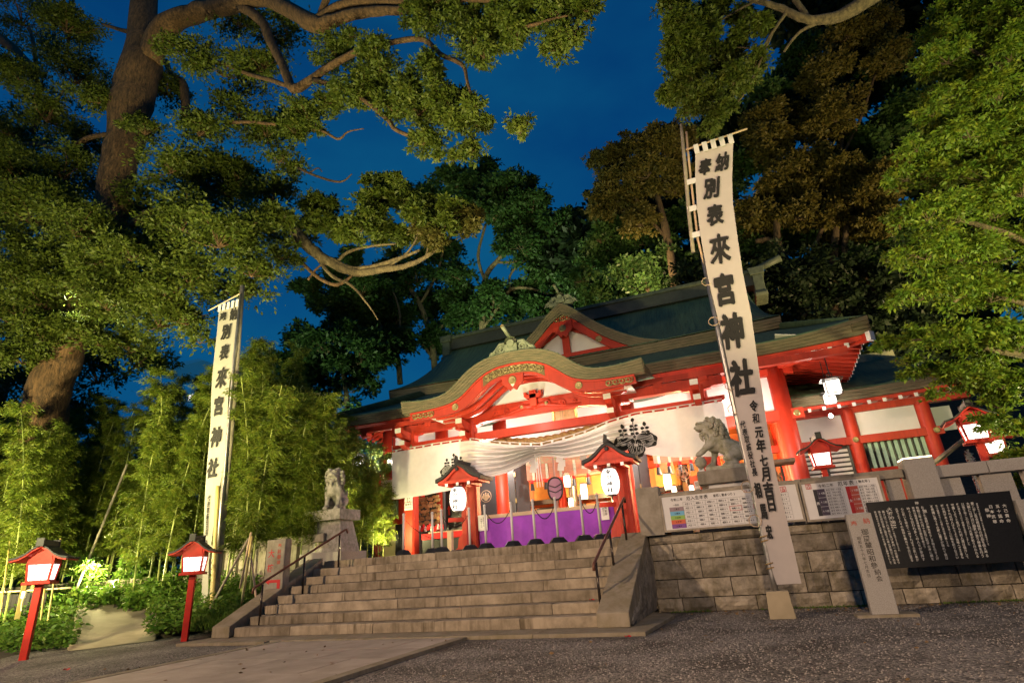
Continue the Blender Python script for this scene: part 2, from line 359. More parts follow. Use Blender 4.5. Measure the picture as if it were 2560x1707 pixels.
T_BODY = ['來宮神社の大楠は樹齢二千年を超える御神木にして', '国の天然記念物に指定され幹の周囲は二十四米', '高さは二十六米余に及び本州一の巨樹なり', '幹を一周すると寿命が一年延びると伝えられ', '古来より人々の信仰を集めて今日に至る', '心に願いを秘めて一周すればその願い事が', '叶うとも云われ多くの人々が参拝す', '神徳は福徳長寿縁結び病気平癒なり', '和銅三年の六月十五日に熱海の海に網を', 'おろした漁師が御木像らしき物を引き上げ', '不思議に思うその時に童子が現れて我は', '五十猛命なりこの里に波の音の聞こえぬ', '楠の洞があるからそこに私を祀りなさい', 'そうすれば村人はもとより当地へ来る者も', '守護しようと告げられ村人達は協力して', '楠の洞を見つけて神様をお祀りしました', '以後毎年この日に例大祭が執り行われる', '大祭には海辺に御輿が渡り神事を行う', '麦こがし百合根橙所の四品を供え奉る']
cache(T_BAN, .012); cache(T_BAN, .016); cache('來', 0)
cache(''.join(T_BODY)+'大楠の由来祭神日本武尊五十猛命大己貴例七月十四六'+'奉納御凰輦昭和參拾五年七月吉日参'+'厄入生年表令和二年星厄まつり数え男女歳昭和平成大正前本後一白水黒碧緑黄赤九紫火土木金年生印()0123456789・=は'+'おみくじ御神籤FORTUNE入口奉献人守', .012)

# ================================================================ THE GROUND
def gravel_mat():
    m = bpy.data.materials.new('dark gravel'); m.use_nodes = True; nt = m.node_tree; N = nt.nodes.new; L = nt.links.new; b = nt.nodes['Principled BSDF']; b.inputs['Roughness'].default_value = .85; b.inputs['Specular IOR Level'].default_value = .35
    tc = N('ShaderNodeTexCoord'); vo = N('ShaderNodeTexVoronoi'); vo.inputs['Scale'].default_value = 48; L(tc.outputs['Object'], vo.inputs[0])
    nz = N('ShaderNodeTexNoise'); nz.inputs['Scale'].default_value = 1.1; nz.inputs['Detail'].default_value = 6; L(tc.outputs['Object'], nz.inputs[0])
    sp = N('ShaderNodeSeparateColor'); L(vo.outputs['Color'], sp.inputs[0])
    rp = N('ShaderNodeValToRGB'); L(sp.outputs[0], rp.inputs[0]); e = rp.color_ramp.elements; e[0].color = (.07, .062, .054, 1); e[1].color = (.36, .32, .275, 1); e[0].position = .1; e[1].position = 1
    mx = N('ShaderNodeMix'); mx.data_type = 'RGBA'; mx.blend_type = 'MULTIPLY'; mr = N('ShaderNodeMapRange'); mr.inputs[1].default_value = .4; mr.inputs[2].default_value = .65; L(nz.outputs[0], mr.inputs[0])
    L(mr.outputs[0], mx.inputs[0]); L(rp.outputs[0], mx.inputs[6]); mx.inputs[7].default_value = (.42, .40, .37, 1); L(mx.outputs[2], b.inputs['Base Color'])
    bp = N('ShaderNodeBump'); bp.inputs['Strength'].default_value = 1; bp.inputs['Distance'].default_value = .012; bp.invert = True; L(vo.outputs['Distance'], bp.inputs['Height']); L(bp.outputs[0], b.inputs['Normal'])
    return m
GRAV = gravel_mat()
obj('ground', MB().grid(lambda u, v: (-400+800*u, -400+800*v, 0), 8, 8), GRAV, kind='structure', normals=False)
def pebbles():
    mb = MB(); n = 26000
    xs = rng.uniform(-9, 5, n); ys = rng.uniform(4.2, 10.9, n)
    O = np.array([(1, 0, 0), (0, 1, 0), (-1, 0, 0), (0, -1, 0), (0, 0, 1)], float); F = [(0, 1, 4), (1, 2, 4), (2, 3, 4), (3, 0, 4)]
    for x, y in zip(xs, ys):
        if -7.8 < x < -3.95 and y < 8.3: continue
        if -9.6 < x < -1.3 and y > 7.9: continue
        s = rng.uniform(.006, .017); a = rng.uniform(0, 6.28); c, d = math.cos(a), math.sin(a); k = rng.uniform(.6, 1.2)
        mb.add([(x+s*(p[0]*c-p[1]*d*k), y+s*(p[0]*d+p[1]*c*k), p[2]*s*.7+.001) for p in O], F)
    pm = mat('pebble', (.34, .30, .26), .8, vscale=60, col2=(.07, .06, .05), detail=1)
    obj('gravel', mb, pm, kind='stuff', normals=False)
pebbles()
# paved path of large slabs with an edging strip
PX0, PX1 = -7.66, -4.10
path = obj('path', MB().box(PX0+.02, PX1-.02, -6, 8.14, -.02, .012), MORT, kind='structure')
PAV = mat('path slab', (.41, .34, .275), .75, vscale=2.2, col2=(.29, .24, .19), bump=.18, bscale=40, rnd=.10, detail=9)
def paving():
    y = 8.14; row = 0
    while y > -5.5:
        d = .78 if row % 2 else .92
        xs = [PX0+.16, -6.62, -5.4, PX1-.16] if row % 2 else [PX0+.16, -7.0, -5.95, -4.82, PX1-.16]
        for a, b in zip(xs, xs[1:]):
            obj('paving_slab', MB().box(a+.003, b-.003, y-d+.003, y-.003, 0, .036+random.uniform(-.002, .002)), PAV, path)
        for a, b in ((PX0, PX0+.16), (PX1-.16, PX1)):
            obj('edging_stone', MB().box(a+.003, b-.003, y-d+.003, y-.003, 0, .041), CHEEK, path)
        y -= d; row += 1
paving()

# ================================================================ STONE STAIRS
SX0, SX1, SY, TR, RS = -9.17, -2.33, 8.75, .34, .155
def XS(px, py, y): return P(px, py, y).x
stairs = thing('stone_staircase', 'broad worn granite staircase rising to the shrine terrace', 'staircase', (-5.8, 8.75, 0))
obj('core', MB().prism([(SY+.03, .0), (SY+.03, RS+.01)]+[p for k in range(8) for p in ((SY+TR*k+.03, .05+RS*(k+1)-.03), (SY+TR*(k+1)+.03, .05+RS*(k+1)-.03))]+[(SY+TR*8+.03, 0)], SX0-.02, SX1+.02, 'yz'), MORT, stairs)
JO = [[722, 931, 1085, 1300], [793, 930, 1154, 1380], [797, 993, 1140, 1330], [861, 988, 1200, 1359], [861, 1050, 1185, 1413], [918, 1043, 1246, 1387], [917, 1094, 1224, 1442], [915, 998, 1087, 1281, 1385, 1498]]
RY = [1578, 1538, 1508, 1480, 1450, 1425, 1400, 1378]
def stepblock(a, b, y0, y1, z0, z1):
    n = max(3, int((b-a)/.16)); mb = MB(); sec = [(y0, z0), (y0, z1-.014), (y0+.014, z1), (y1, z1), (y1, z0)]; vs = []; fs = []; m = len(sec)
    for i in range(n+1):
        j = lambda: random.uniform(-.004, .004); ch = random.uniform(0, .010) if random.random() < .25 else 0
        vs += [(a+(b-a)*i/n, y+(j()+ch if q in (1, 2) else j()*.6 if q == 0 else 0), z+(j()*.7-ch*.7 if q in (1, 2) else 0)) for q, (y, z) in enumerate(sec)]
    for i in range(n): fs += [(i*m+q, i*m+(q+1) % m, (i+1)*m+(q+1) % m, (i+1)*m+q) for q in range(m)]
    fs += [tuple(range(m)), tuple(n*m+q for q in range(m))]; return mb.add(vs, fs)
for k in range(8):
    y = SY+TR*k; z0 = .05+RS*k; xs = [SX0]+[XS(px, RY[k]-(px-1085)*.05, y) for px in JO[k]]+[SX1]
    for a, b in zip(xs, xs[1:]):
        dy = random.uniform(0, .006)
        obj('step_stone', stepblock(a+.004, b-.004, y+dy, y+TR+.02+dy, z0+.004, z0+RS-random.uniform(0, .004)), STEP, stairs)
def apron():
    t = thing('base_slab', 'low granite apron slab at the foot of the stairs', 'stone slab', (-5.8, 8.5, 0))
    for a, b in ((-9.75, -7.75), (-7.75, -6.2), (-6.2, -4.5), (-4.5, -3.1), (-3.1, -1.55)):
        if b > -2: obj('slab_stone', MB().prism([(a+.003, 8.15), (b, 8.15), (b+.12, 10.2), (b-.5, 11.0), (a+.003, 11)], 0, .05, 'xy'), CHEEK, t, bevel=.006)
        else: obj('slab_stone', MB().box(a+.003, b-.003, 8.05 if a < -9 else 8.15, 9.2, 0, .05), CHEEK, t, bevel=.006)
apron()
# cheeks
def cheek(x0, x1, lab):
    t = thing('stair_cheek', lab, 'cheek wall', ((x0+x1)/2, 8.7, 0), 'sloping stone cheeks of the stairs')
    ys = [8.66, 9.45, 10.3, 11.12]; zt = lambda y: .24+(y-8.66)*(1.36-.24)/(11.12-8.66)
    for a, b in zip(ys, ys[1:]):
        obj('cap_stone', MB().prism([(a+.003, max(.05, zt(a)-.34) if a > 9 else .05), (a+.003, zt(a)), (b-.003, zt(b)), (b-.003, zt(b)-.34)], x0, x1, 'yz'), CHEEK, t, bevel=.012)
    return t
ckl = cheek(-9.62, -9.19, 'sloping stone cheek at the left end of the stairs')
ckr = cheek(-2.31, -1.84, 'sloping stone cheek at the right end of the stairs')
obj('wall_body', MB().prism([(8.9, .05), (8.9, .30), (11.1, 1.02), (11.1, .05)], -9.55, -9.25, 'yz'), GRAN2, ckl)
def rough_side():
    mb = MB(); nu, nv = 22, 12
    def fn(u, v):
        y = 8.78+u*2.32; zt = .05+(y-8.66)*.455+.0; z = .05+v*max(.02, zt-.02)
        return (-1.845+.035*(1-abs(2*v-1)**2)*(.3+u)+.018*math.sin(7*u+3*v)*v+random.uniform(-.014, .014), y, z)
    mb.grid(fn, nu, nv); return mb
obj('rough_side', rough_side(), ROCK, ckr, smooth=True)
def handrail(lab, pts, posts):
    t = thing('handrail', lab, 'handrail', (pts[0][0], pts[0][1], 0), 'tubular stair handrails')
    a, b = Vector(pts[0]), Vector(pts[1]); d = (b-a).normalized()
    obj('rail', MB().tube([a+Vector((0, -.02, -.09)), a, a+d*.05, b-d*.05, b, b+Vector((0, .05, -.08))], .024, 10), BRONZE, t, smooth=True)
    for p in posts:
        q = Vector(p); s = (q.y-a.y)/(b.y-a.y); top = a+(b-a)*s
        obj('post', MB().tube([q, (q.x, q.y, top.z-.02)], .021, 10), DSTEEL, t, smooth=True)
handrail('bronze tubular handrail on the left side of the stairs', [P(634, 1470, 8.95), P(866, 1322, 10.95)], [(P(648, 1560, 9.1).x, 9.1, .2), (P(756, 1483, 9.98).x, 9.98, .5), (P(846, 1415, 10.85).x, 10.85, 1.0)])
handrail('bronze tubular handrail on the right side of the stairs', [P(1484, 1410, 8.98), P(1560, 1244, 10.98)], [(P(1500, 1500, 9.1).x, 9.1, .2), (P(1535, 1420, 9.98).x, 9.98, .6), (P(1566, 1345, 10.85).x, 10.85, 1.1)])

# terrace
terr = obj('terrace', MB().prism([(SX0-.5, 11.47), (SX1+.45, 11.47), (SX1+.45, 11.26), (16, 11.26), (16, 40), (-40, 40), (-40, 12.4), (SX0-.5, 12.4)], .05, 1.283, 'xy'), GRAN2, kind='structure')

# ================================================================ RIGHT RETAINING WALL OF ROUGH STONES
rw = thing('retaining_wall', 'retaining wall of rough brown stone blocks right of the stairs', 'stone wall', (3, 11.1, 0))
obj('core', MB().box(-1.84, 12, 11.15, 11.255, 0, 1.27), MORT, rw)
ZR = [.0, .222, .522, .84, 1.115, 1.262]
JW = [[1706+i*62 for i in (0, 1.3, 3, 4.2, 6, 7.3, 9, 10.4, 12, 13.5)], [1694, 1828, 2015, 2075, 2180, 2306, 2403, 2480, 2555, 2640], [1752, 1887, 2025, 2110, 2215, 2290, 2420, 2530, 2630], [1680, 1810, 2090, 2200, 2330, 2452, 2570], [1779, 2056, 2150, 2290, 2400, 2520, 2650]]
def rockblock(x0, x1, z0, z1, y, dep):
    nx = max(4, int((x1-x0)/.13)); nz = max(3, int((z1-z0)/.09)); mb = MB(); ph = random.uniform(0, 9)
    def fn(u, v):
        e = min(u, 1-u)*(x1-x0); f = min(v, 1-v)*(z1-z0); k = min(1, min(e, f)/.05)
        return (x0+u*(x1-x0), y-k*(.022+dep*.028+.012*math.sin(5*u+ph)+.010*math.sin(7*v+2*ph)+random.uniform(-.012, .012)), z0+v*(z1-z0))
    mb.grid(fn, nx, nz)
    mb.box(x0, x1, y-.001, y+.06, z0, z1); return mb
for r in range(5):
    z0, z1 = ZR[r], ZR[r+1]; zc = (z0+z1)/2; y = 11.12+.0*(4-r)-.012*(4-r)
    xs = [-1.82]+sorted(P(px, 1320+(4-r)*45, y).x for px in JW[r])
    xs = [x for x in xs if x < 7.4]+[7.5+.3*r, 9.0+.2*r, 10.4]
    for a, b in zip(xs, xs[1:]):
        if b-a < .1: continue
        obj('rough_stone', rockblock(a+.007, b-.007, z0+.007, z1-.007, y, random.random()), ROCK, rw)
# ---- stone fence on the wall
sf = thing('stone_fence', 'granite fence of slabs and rails along the terrace edge above the rough wall', 'stone fence', (2, 11.2, 1.27))
obj('corner_post', MB().box(-1.93, -1.50, 10.98, 11.32, 1.27, 2.13), GRAN2, sf, bevel=.012)
for a, b in ((-1.49, -.75), (-.75, .05), (.05, .9), (.9, 1.7), (1.7, 2.42)):
    obj('rail_stone', MB().box(a+.003, b-.003, 11.08, 11.34, 1.86, 2.0), GRAN2, sf, bevel=.01)
def newel(x, lab):
    o = obj('newel_post', MB().box(x-.21, x+.21, 10.98, 11.42, 1.27, 2.13), GRAN, sf, bevel=.012)
    obj('light_strip', MB().box(x-.20, x+.20, 11.0, 11.40, 2.132, 2.150), STRIP, o)
newel(2.655, '')
for a, b in ((2.87, 3.55), (3.55, 4.75), (4.75, 6.0), (6.0, 7.6)):
    obj('rail_stone', MB().box(a+.003, b-.003, 11.06, 11.36, 1.80, 1.985), GRAN, sf, bevel=.01)
for x0, x1 in ((-1.4, -1.02), (-.9, -.5), (-.38, .02), (.14, .54), (.66, 1.06), (1.18, 1.58), (1.66, 1.98), (2.15, 2.36), (2.88, 3.17), (3.42, 3.83), (3.98, 4.34), (4.62, 5.0), (5.2, 5.6), (5.8, 6.2)):
    obj('panel_slab', MB().box(x0, x1, 11.14, 11.30, 1.27, 1.86), GRAN, sf)

# ================================================================ SIGNS ON THE WALL
def plane_fn(o, ux, uy):
    o, ux, uy = Vector(o), Vector(ux), Vector(uy); return lambda u, v: o+ux*u+uy*v
def rect(mb, fn, u0, u1, v0, v1): mb.add([fn(u0, v0), fn(u1, v0), fn(u1, v1), fn(u0, v1)], [(0, 1, 2, 3)])
def frame_lines(mb, fn, u0, u1, v0, v1, t):
    rect(mb, fn, u0, u1, v0-t, v0+t); rect(mb, fn, u0, u1, v1-t, v1+t); rect(mb, fn, u0-t, u0+t, v0, v1); rect(mb, fn, u1-t, u1+t, v0, v1)
def calendar_board(name, lab, x0, x1, z0, z1, y=10.99):
    t = thing(name, lab, 'sign board', ((x0+x1)/2, y, z0), 'white unlucky-year boards on the fence')
    obj('panel', MB().box(x0+.03, x1-.03, y, y+.03, z0+.03, z1-.03), PAPER, t)
    fr = MB(); fr.box(x0, x1, y-.012, y+.04, z0, z0+.035).box(x0, x1, y-.012, y+.04, z1-.035, z1).box(x0, x0+.035, y-.012, y+.04, z0+.036, z1-.036).box(x1-.035, x1, y-.012, y+.04, z0+.036, z1-.036)
    obj('frame', fr, GREYW, t)
    return t, plane_fn((x0, y-.003, z0), (1, 0, 0), (0, 0, 1))
def flat(col, nm): return mat(nm, col, .7)
C_ = [flat((.30, .22, .24), 'mauve print'), flat((.16, .42, .62), 'sky blue print'), flat((.28, .46, .10), 'leaf green print'), flat((.62, .13, .06), 'orange print'), flat((.22, .08, .30), 'violet print')]
def board1():
    t, f = calendar_board('calendar_board', 'wide white calendar board with a table and coloured squares, left of the two boards', -1.50, .83, 1.31, 1.955)
    w, h = 2.33, .645; f1 = lambda u, v: f(u, v)+Vector((0, -.001, 0)); tx = MB(); rd = MB(); ln = MB()
    write(tx, '令和二年', .30, .545, .052, f1); write(tx, '厄入生年表', .66, .548, .072, f1); write(tx, '星厄(星まつり)', 1.13, .55, .050, f1, pitch=.95)
    write(tx, '印は大厄の年・本厄は数え年', 1.72, .572, .026, f1); write(tx, '・男は大厄女は前厄後厄の年生まれ', 1.73, .535, .020, f1)
    frame_lines(rd, f1, 1.46, 1.51, .558, .585, .003)
    rows = ['一白水', '二黒土', '三碧木', '六白金', '七赤金', '九紫火']; rh = .073; top = .49; x0 = .15; lw = .25; cw = .195
    for r in range(6):
        v1 = top-r*rh; v0 = v1-rh
        if r: m = MB(); rect(m, f1, x0, x0+lw, v0, v1); obj('colour_square', m, C_[r-1], t, normals=False)
        f2 = lambda u, v: f(u, v)+Vector((0, -.003, 0))
        write(tx, rows[r], x0+lw/2, (v0+v1)/2, .034, f2)
        for c in range(9):
            a = x0+lw+c*cw
            frame_lines(ln, f1, a, a+cw, v0, v1, .0012)
            yv = [('大正', 15-r) if c == 0 else ('昭和', 2+9*c-r-(r > 3)*0) for _ in (0,)][0]
            if c >= 7: yv = ('平成', 29-r-(8-c)*9)
            write(tx, yv[0]+str(max(2, yv[1])), a+cw/2, (v0+v1)/2, .036, f1, pitch=.92)
    for r, c in ((2, 4), (2, 6), (2, 7), (4, 7)):
        a = x0+lw+c*cw; frame_lines(rd, f2, a, a+cw, top-(r+1)*rh, top-r*rh, .0035)
    def seal(u, v, s):
        frame_lines(rd, f1, u, u+s, v, v+s, s*.05); rect(rd, f1, u+s*.15, u+s*.85, v+s*.75, v+s*.84); rect(rd, f1, u+s*.45, u+s*.55, v+s*.5, v+s*.9); frame_lines(rd, f1, u+s*.25, u+s*.75, v+s*.1, v+s*.5, s*.05); rect(rd, f1, u+s*.3, u+s*.7, v+s*.26, v+s*.34)
    seal(2.05, .50, .085)
    obj('lettering', tx, INK, t, normals=False); obj('table_line', ln, CARV, t, normals=False); obj('red_marking', rd, REDI, t, normals=False)
    # ---- second board
    t, f = calendar_board('calendar_board', 'narrower white calendar board with black and red columns, right of the two boards', .85, 2.05, 1.29, 1.935)
    f1 = lambda u, v: f(u, v)+Vector((0, -.001, 0)); f2 = lambda u, v: f(u, v)+Vector((0, -.003, 0)); tx = MB(); ln = MB(); rd = MB(); wt = MB()
    write(tx, '令和二年', .40, .555, .055, f1); write(tx, '厄年表', .70, .56, .078, f1); write(tx, '(数え年)', .955, .565, .050, f1, pitch=.9)
    dk, pl, r1, r2 = flat((.020, .018, .024), 'black print'), flat((.075, .055, .085), 'plum print'), flat((.48, .012, .015), 'crimson print'), flat((.52, .09, .055), 'brick red print')
    for u0, a, b, who, ages in ((.19, dk, pl, '男', ('24歳', '42歳', '60歳')), (.68, r1, r2, '女', ('19歳', '33歳', '37歳'))):
        m = MB(); rect(m, f1, u0, u0+.06, .08, .505); obj('colour_column', m, a, t, normals=False); write(wt, who, u0+.032, .28, .05, f2)
        for k in range(3):
            v1 = .505-k*.1425; m = MB(); rect(m, f1, u0+.061, u0+.175, v1-.136, v1); obj('colour_square', m, b, t, normals=False)
            write(wt, ages[k], u0+.118, v1-.068, .040, f2, pitch=.8)
            for j in range(3):
                vv = v1-j*.0475; frame_lines(ln, f1, u0+.18, u0+.44, vv-.0475, vv, .0010)
                write(tx, ('前厄', '本厄', '後厄')[j], u0+.225, vv-.024, .030, f1); write(tx, ('平成', '昭和', '昭和')[k]+str(10+k*17-j)+'年生', u0+.345, vv-.024, .028, f1, pitch=.95)
    seal(.10, .52, .075) if False else None
    s = .075; u, v = .10, .525
    frame_lines(rd, f1, u, u+s, v, v+s, s*.05); rect(rd, f1, u+s*.15, u+s*.85, v+s*.75, v+s*.84); rect(rd, f1, u+s*.45, u+s*.55, v+s*.5, v+s*.9); frame_lines(rd, f1, u+s*.25, u+s*.75, v+s*.1, v+s*.5, s*.05)
    obj('lettering', tx, INK, t, normals=False); obj('white_lettering', wt, PAPER, t, normals=False); obj('table_line', ln, CARV, t, normals=False); obj('red_marking', rd, REDI, t, normals=False)
board1()
# black granite history sign
def black_sign():
    Y0 = 10.62; a, b, c, d = P(2165, 1256, Y0+.10), P(2524, 1226, Y0+.10), P(2572, 1401, Y0), P(2216, 1421, Y0)
    t = thing('history_sign', 'polished black granite history sign with white engraved columns of text', 'stone sign', ((a+d)/2).to_tuple())
    ux = (b-a+c-d)/2; uy = (a-d+b-c)/2; n = ux.cross(uy).normalized(); n = -n if n.y > 0 else n
    q = [a, b, c, d]; mb = MB(); mb.add([p for p in q]+[p-n*.06 for p in q], [(0, 1, 2, 3), (7, 6, 5, 4), (0, 4, 5, 1), (1, 5, 6, 2), (2, 6, 7, 3), (3, 7, 4, 0)])
    obj('slab', mb, SLATE, t)
    W_, H_ = ux.length, uy.length
    fn = lambda u, v: d+(c-d)*(u/W_)*(1-v/H_)+(a-d)*(v/H_)*(1-u/W_)+((a-d)+(b-a))*(u/W_)*(v/H_)+((c-d)*(u/W_)*(v/H_)-(c-d)*(u/W_)*(v/H_))+n*.002 if False else (d*(1-u/W_)*(1-v/H_)+c*(u/W_)*(1-v/H_)+b*(u/W_)*(v/H_)+a*(1-u/W_)*(v/H_)+n*.002)
    tx = MB()
    write(tx, '大楠の由来', W_*.155, H_*.74, .056, fn, True, 1.12, wf=1.1)
    cols = [.045, .075, .105, .135, None, .205, .245, .29, .325, .355, .39, None, .455, .49, .53, .565, .60, .635, .67, .705, .735, .765]
    i = 0
    for cx in cols:
        if cx is None: continue
        s = T_BODY[i % len(T_BODY)]; i += 1
        top = .88 if .2 < cx < .75 else .86; n_ = len(s); hgt = (.80 if i % 4 else .62)*H_
        write(tx, s, W_*cx, H_*top-hgt/2, hgt/n_, fn, True, 1.0, wf=.9)
    write(tx, '神', W_*.36, H_*.93, .05, fn); write(tx, '徳', W_*.40, H_*.80, .05, fn) if ('徳', .012) in _gl else None
    write(tx, '祭神', W_*.82, H_*.70, .055, fn, True, 1.5)
    for k, s in enumerate(('大己貴命', '五十猛命', '日本武尊')): write(tx, s, W_*(.94-.045*k), H_*.68, .052, fn, True, 1.35)
    obj('lettering', tx, ENGR, t, normals=False)
    for f in (.2, .8):
        p = d+(c-d)*f+(a-d)*.5; obj('support', MB().box(p.x-.05, p.x+.05, p.y+.07, 11.0, p.z-.3, p.z-.2), DSTEEL, t)
black_sign()
gs = thing('granite_tablet', 'plain granite tablet at the right edge beside the black sign', 'stone tablet', (P(2600, 1400, 10.7).x, 10.7, 0))
def tablet():
    a, b = P(2533, 1250, 10.7), P(2600, 1510, 10.6)
    mb = MB().box(a.x, a.x+.75, 10.62, 10.80, 0, a.z); obj('slab', mb, GRAN, gs, bevel=.01)
tablet()
# granite pillar with engraved dedication
def pillar():
    Y0 = 9.5; bl = PZ(2180, 1540, 0); br = PZ(2248, 1540, 0); w = .30
    x0 = P(2182, 1538, Y0).x; x1 = P(2250, 1538, Y0).x
    t = thing('dedication_pillar', 'tall grey granite pillar engraved with a dedication in front of the wall', 'stone pillar', (x0, Y0, 0))
    zt = P(2150, 1283, Y0).z
    obj('shaft', MB().box(x0, x1, Y0, Y0+.18, .02, zt), GRAN, t, bevel=.008)
    obj('base_slab', MB().box(x0-.19, x1+.21, Y0-.08, Y0+.30, 0, .035), CHEEK, t)
    fn = plane_fn(((x0+x1)/2, Y0-.002, 0), (1, 0, 0), (0, 0, 1)); tx = MB(); rd = MB()
    write(rd, '奉', -.085, zt-.13, .085, fn); write(rd, '納', .075, zt-.10, .085, fn)
    write(tx, '御凰輦昭和參', .02, zt-.46, .085, fn, True, 1.02, wf=1.05) ; write(tx, '納会', .04, zt-.80, .08, fn, True, 1.0)
    write(tx, '昭和五十六年七月吉日', -.075, zt-.56, .046, fn, True, 1.15)
    obj('lettering', tx, CARV, t, normals=False); obj('red_lettering', rd, REDCARV, t, normals=False)
pillar()

# ================================================================ VOTIVE BANNERS
def interp(pts, z):
    pts = sorted(pts); zs = [p[0] for p in pts]
    return float(np.interp(z, zs, [p[1] for p in pts]))
BANC2 = mat('dimmed banner cotton', (.38, .355, .31), .9, .10, 3, bump=.1, bscale=120, trans=.2)  # darker cotton for the left banner, its weaker light put into the colour
def banner(lab, Y, left, right, chars, side, tail):
    Lz = [(P(x, y, Y).z, P(x, y, Y).x) for x, y in left]; Rz = [(P(x, y, Y).z, P(x, y, Y).x) for x, y in right]
    zt = min(max(Lz)[0], max(Rz)[0]); zb = min(min(Lz)[0], min(Rz)[0])
    t = thing('votive_banner', lab, 'banner', (Lz[0][1], Y, zb), 'tall white votive banners')
    fold = lambda u, z: Y+.05*math.sin(1.7*z+1.2*u)*(.4+.6*u)+.012*math.sin(3.5*u+.8*z)
    def srf(u, z, off=0):
        xl, xr = interp(Lz, z), interp(Rz, z); return Vector((xl+(xr-xl)*u, fold(u, z)+off, z))
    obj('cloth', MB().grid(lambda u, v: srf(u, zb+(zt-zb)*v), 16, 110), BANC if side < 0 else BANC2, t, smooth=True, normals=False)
    tx = MB()
    for ch, px, py, h in chars:
        c = P(px, py, Y); s = h*mpp(c)
        def fn(u, v):
            xl, xr = interp(Lz, v), interp(Rz, v); xl0, xr0 = interp(Lz, c.z), interp(Rz, c.z)
            x = u+((xl+xr)-(xl0+xr0))/2; return Vector((x, fold((x-xl)/(xr-xl), v)-.022, v))
        bd = .012 if h < 40 else .016
        if ch == '來': bd = 0
        k = .030 if h > 24 else .012
        for q, (dx, dz) in enumerate(((0, 0), (k, k*.4), (-k, -k*.4), (k*.3, -k), (-k*.3, k))):
            put_glyph(tx, ch, c.x+dx*s, c.z+dz*s, s*(.64 if h > 60 else .45 if ch in '相馬宏' else .72), s*1.14, lambda u, v, q=q: fn(u, v)+Vector((0, -.0015*q, 0)), bd, .10)
    obj('lettering', tx, INK, t, normals=False)
    for k in range(5):
        u = .05+.9*k/4; a = srf(u, zt); obj('top_loop', MB().box(a.x-.045, a.x+.045, Y-.01, Y+.01, zt-.05, zt+.16), CLOTH, t)
    return t, Lz, Rz, zt, zb, srf
RL = [(1738, 372), (1738, 443), (1743, 522), (1751, 588), (1771, 700), (1780, 738), (1806, 841), (1829, 956), (1849, 1070), (1872, 1191), (1892, 1266), (1918, 1369), (1934, 1440), (1941, 1455)]
RR = [(1833, 352), (1830, 443), (1832, 504), (1842, 581), (1857, 683), (1878, 783), (1898, 927), (1918, 1065), (1941, 1191), (1967, 1300), (1984, 1369), (2004, 1458)]
RC = [('奉', 1763, 417, 42), ('納', 1806, 403, 46), ('別', 1780, 470, 54), ('表', 1788, 540, 54), ('來', 1800, 625, 76), ('宮', 1812, 725, 76), ('神', 1832, 827, 84), ('社', 1855, 944, 84), ('令', 1884, 1016, 26), ('和', 1890, 1047, 24), ('元', 1897, 1081, 26), ('年', 1902, 1115, 30), ('七', 1909, 1152, 26), ('月', 1915, 1185, 32), ('吉', 1921, 1224, 34), ('日', 1928, 1260, 32), ('代', 1857, 1062, 17), ('表', 1862, 1081, 17), ('取', 1867, 1099, 17), ('締', 1872, 1118, 17), ('役', 1876, 1138, 17), ('社', 1881, 1159, 17), ('長', 1886, 1180, 18), ('相', 1895, 1225, 34), ('馬', 1909, 1277, 34), ('宏', 1923, 1329, 30)]
bR, Lz, Rz, zt, zb, srfR = banner('tall white banner with black brush lettering in front of the rough stone wall', 9.7, RL, RR, RC, -1, None)
def pole_r():
    t = thing('banner_pole', 'steel and bamboo banner pole set in a concrete block before the rough wall', 'pole', (0.1, 9.74, 0))
    obj('footing_block', MB().add([(-.13+.09, 9.58, 0), (.31, 9.58, 0), (.31, 9.92, 0), (-.04, 9.92, 0), (-.02, 9.60, .36), (.28, 9.60, .36), (.28, 9.90, .36), (-.02, 9.90, .36)], [(0, 1, 2, 3), (4, 5, 6, 7), (0, 1, 5, 4), (1, 2, 6, 5), (2, 3, 7, 6), (3, 0, 4, 7)]), CONC, t, bevel=.01)
    Yp = 9.78; pts = [(.12, Yp, .3)]+[P(x, y, Yp) for x, y in ((1930, 1440), (1885, 1230), (1845, 1060), (1800, 850), (1757, 640))]
    obj('steel_pole', MB().tube(pts, .043, 10), STEEL, t, smooth=True)
    up = [P(x, y, Yp-.05) for x, y in ((1733, 630), (1722, 530), (1713, 420), (1703, 312))]
    obj('timber_pole', MB().tube(up, [.036, .036, .034, .03], 8), GREYW, t, smooth=True)
    up2 = [P(x, y, Yp-.02) for x, y in ((1760, 660), (1745, 600), (1733, 500), (1722, 400), (1716, 330))]
    obj('bamboo_pole', MB().tube(up2, .022, 8), PALEW, t, smooth=True)
    a, b = P(1715, 375, 9.72), P(1868, 322, 9.72); obj('cross_rod', MB().tube([a, b], .018, 8), PALEW, t, smooth=True)
    for x, y in ((1880, 1215), (1845, 1020), (1838, 960), (1795, 800), (1777, 700), (1900, 1300)):
        c = P(x, y, 9.7); obj('ring', MB().tube([(c.x-.07+.09*math.cos(k*.7), 9.72+.03*math.sin(k*.7), c.z+.09*math.sin(k*.7)) for k in range(10)], .008, 5), PALEW, t)
    for x, y in ((1733, 452), (1735, 520), (1745, 585)):
        c = P(x, y, 9.7); obj('side_loop', MB().box(c.x-.12, c.x+.05, 9.70, 9.72, c.z-.05, c.z+.06), CLOTH, t)
    cl = MB()
    for z in (.62, 1.0): cl.tube([(.12+.06*math.cos(k), Yp+.06*math.sin(k), z+.01*k) for k in np.linspace(0, 12, 26)], .010, 5)
    obj('lashing', cl, STRAW, t)
pole_r()
LL = [(546, 775), (543, 834), (539, 882), (532, 949), (528, 1000), (525, 1059), (519, 1135), (514, 1225), (510, 1316), (500, 1505)]
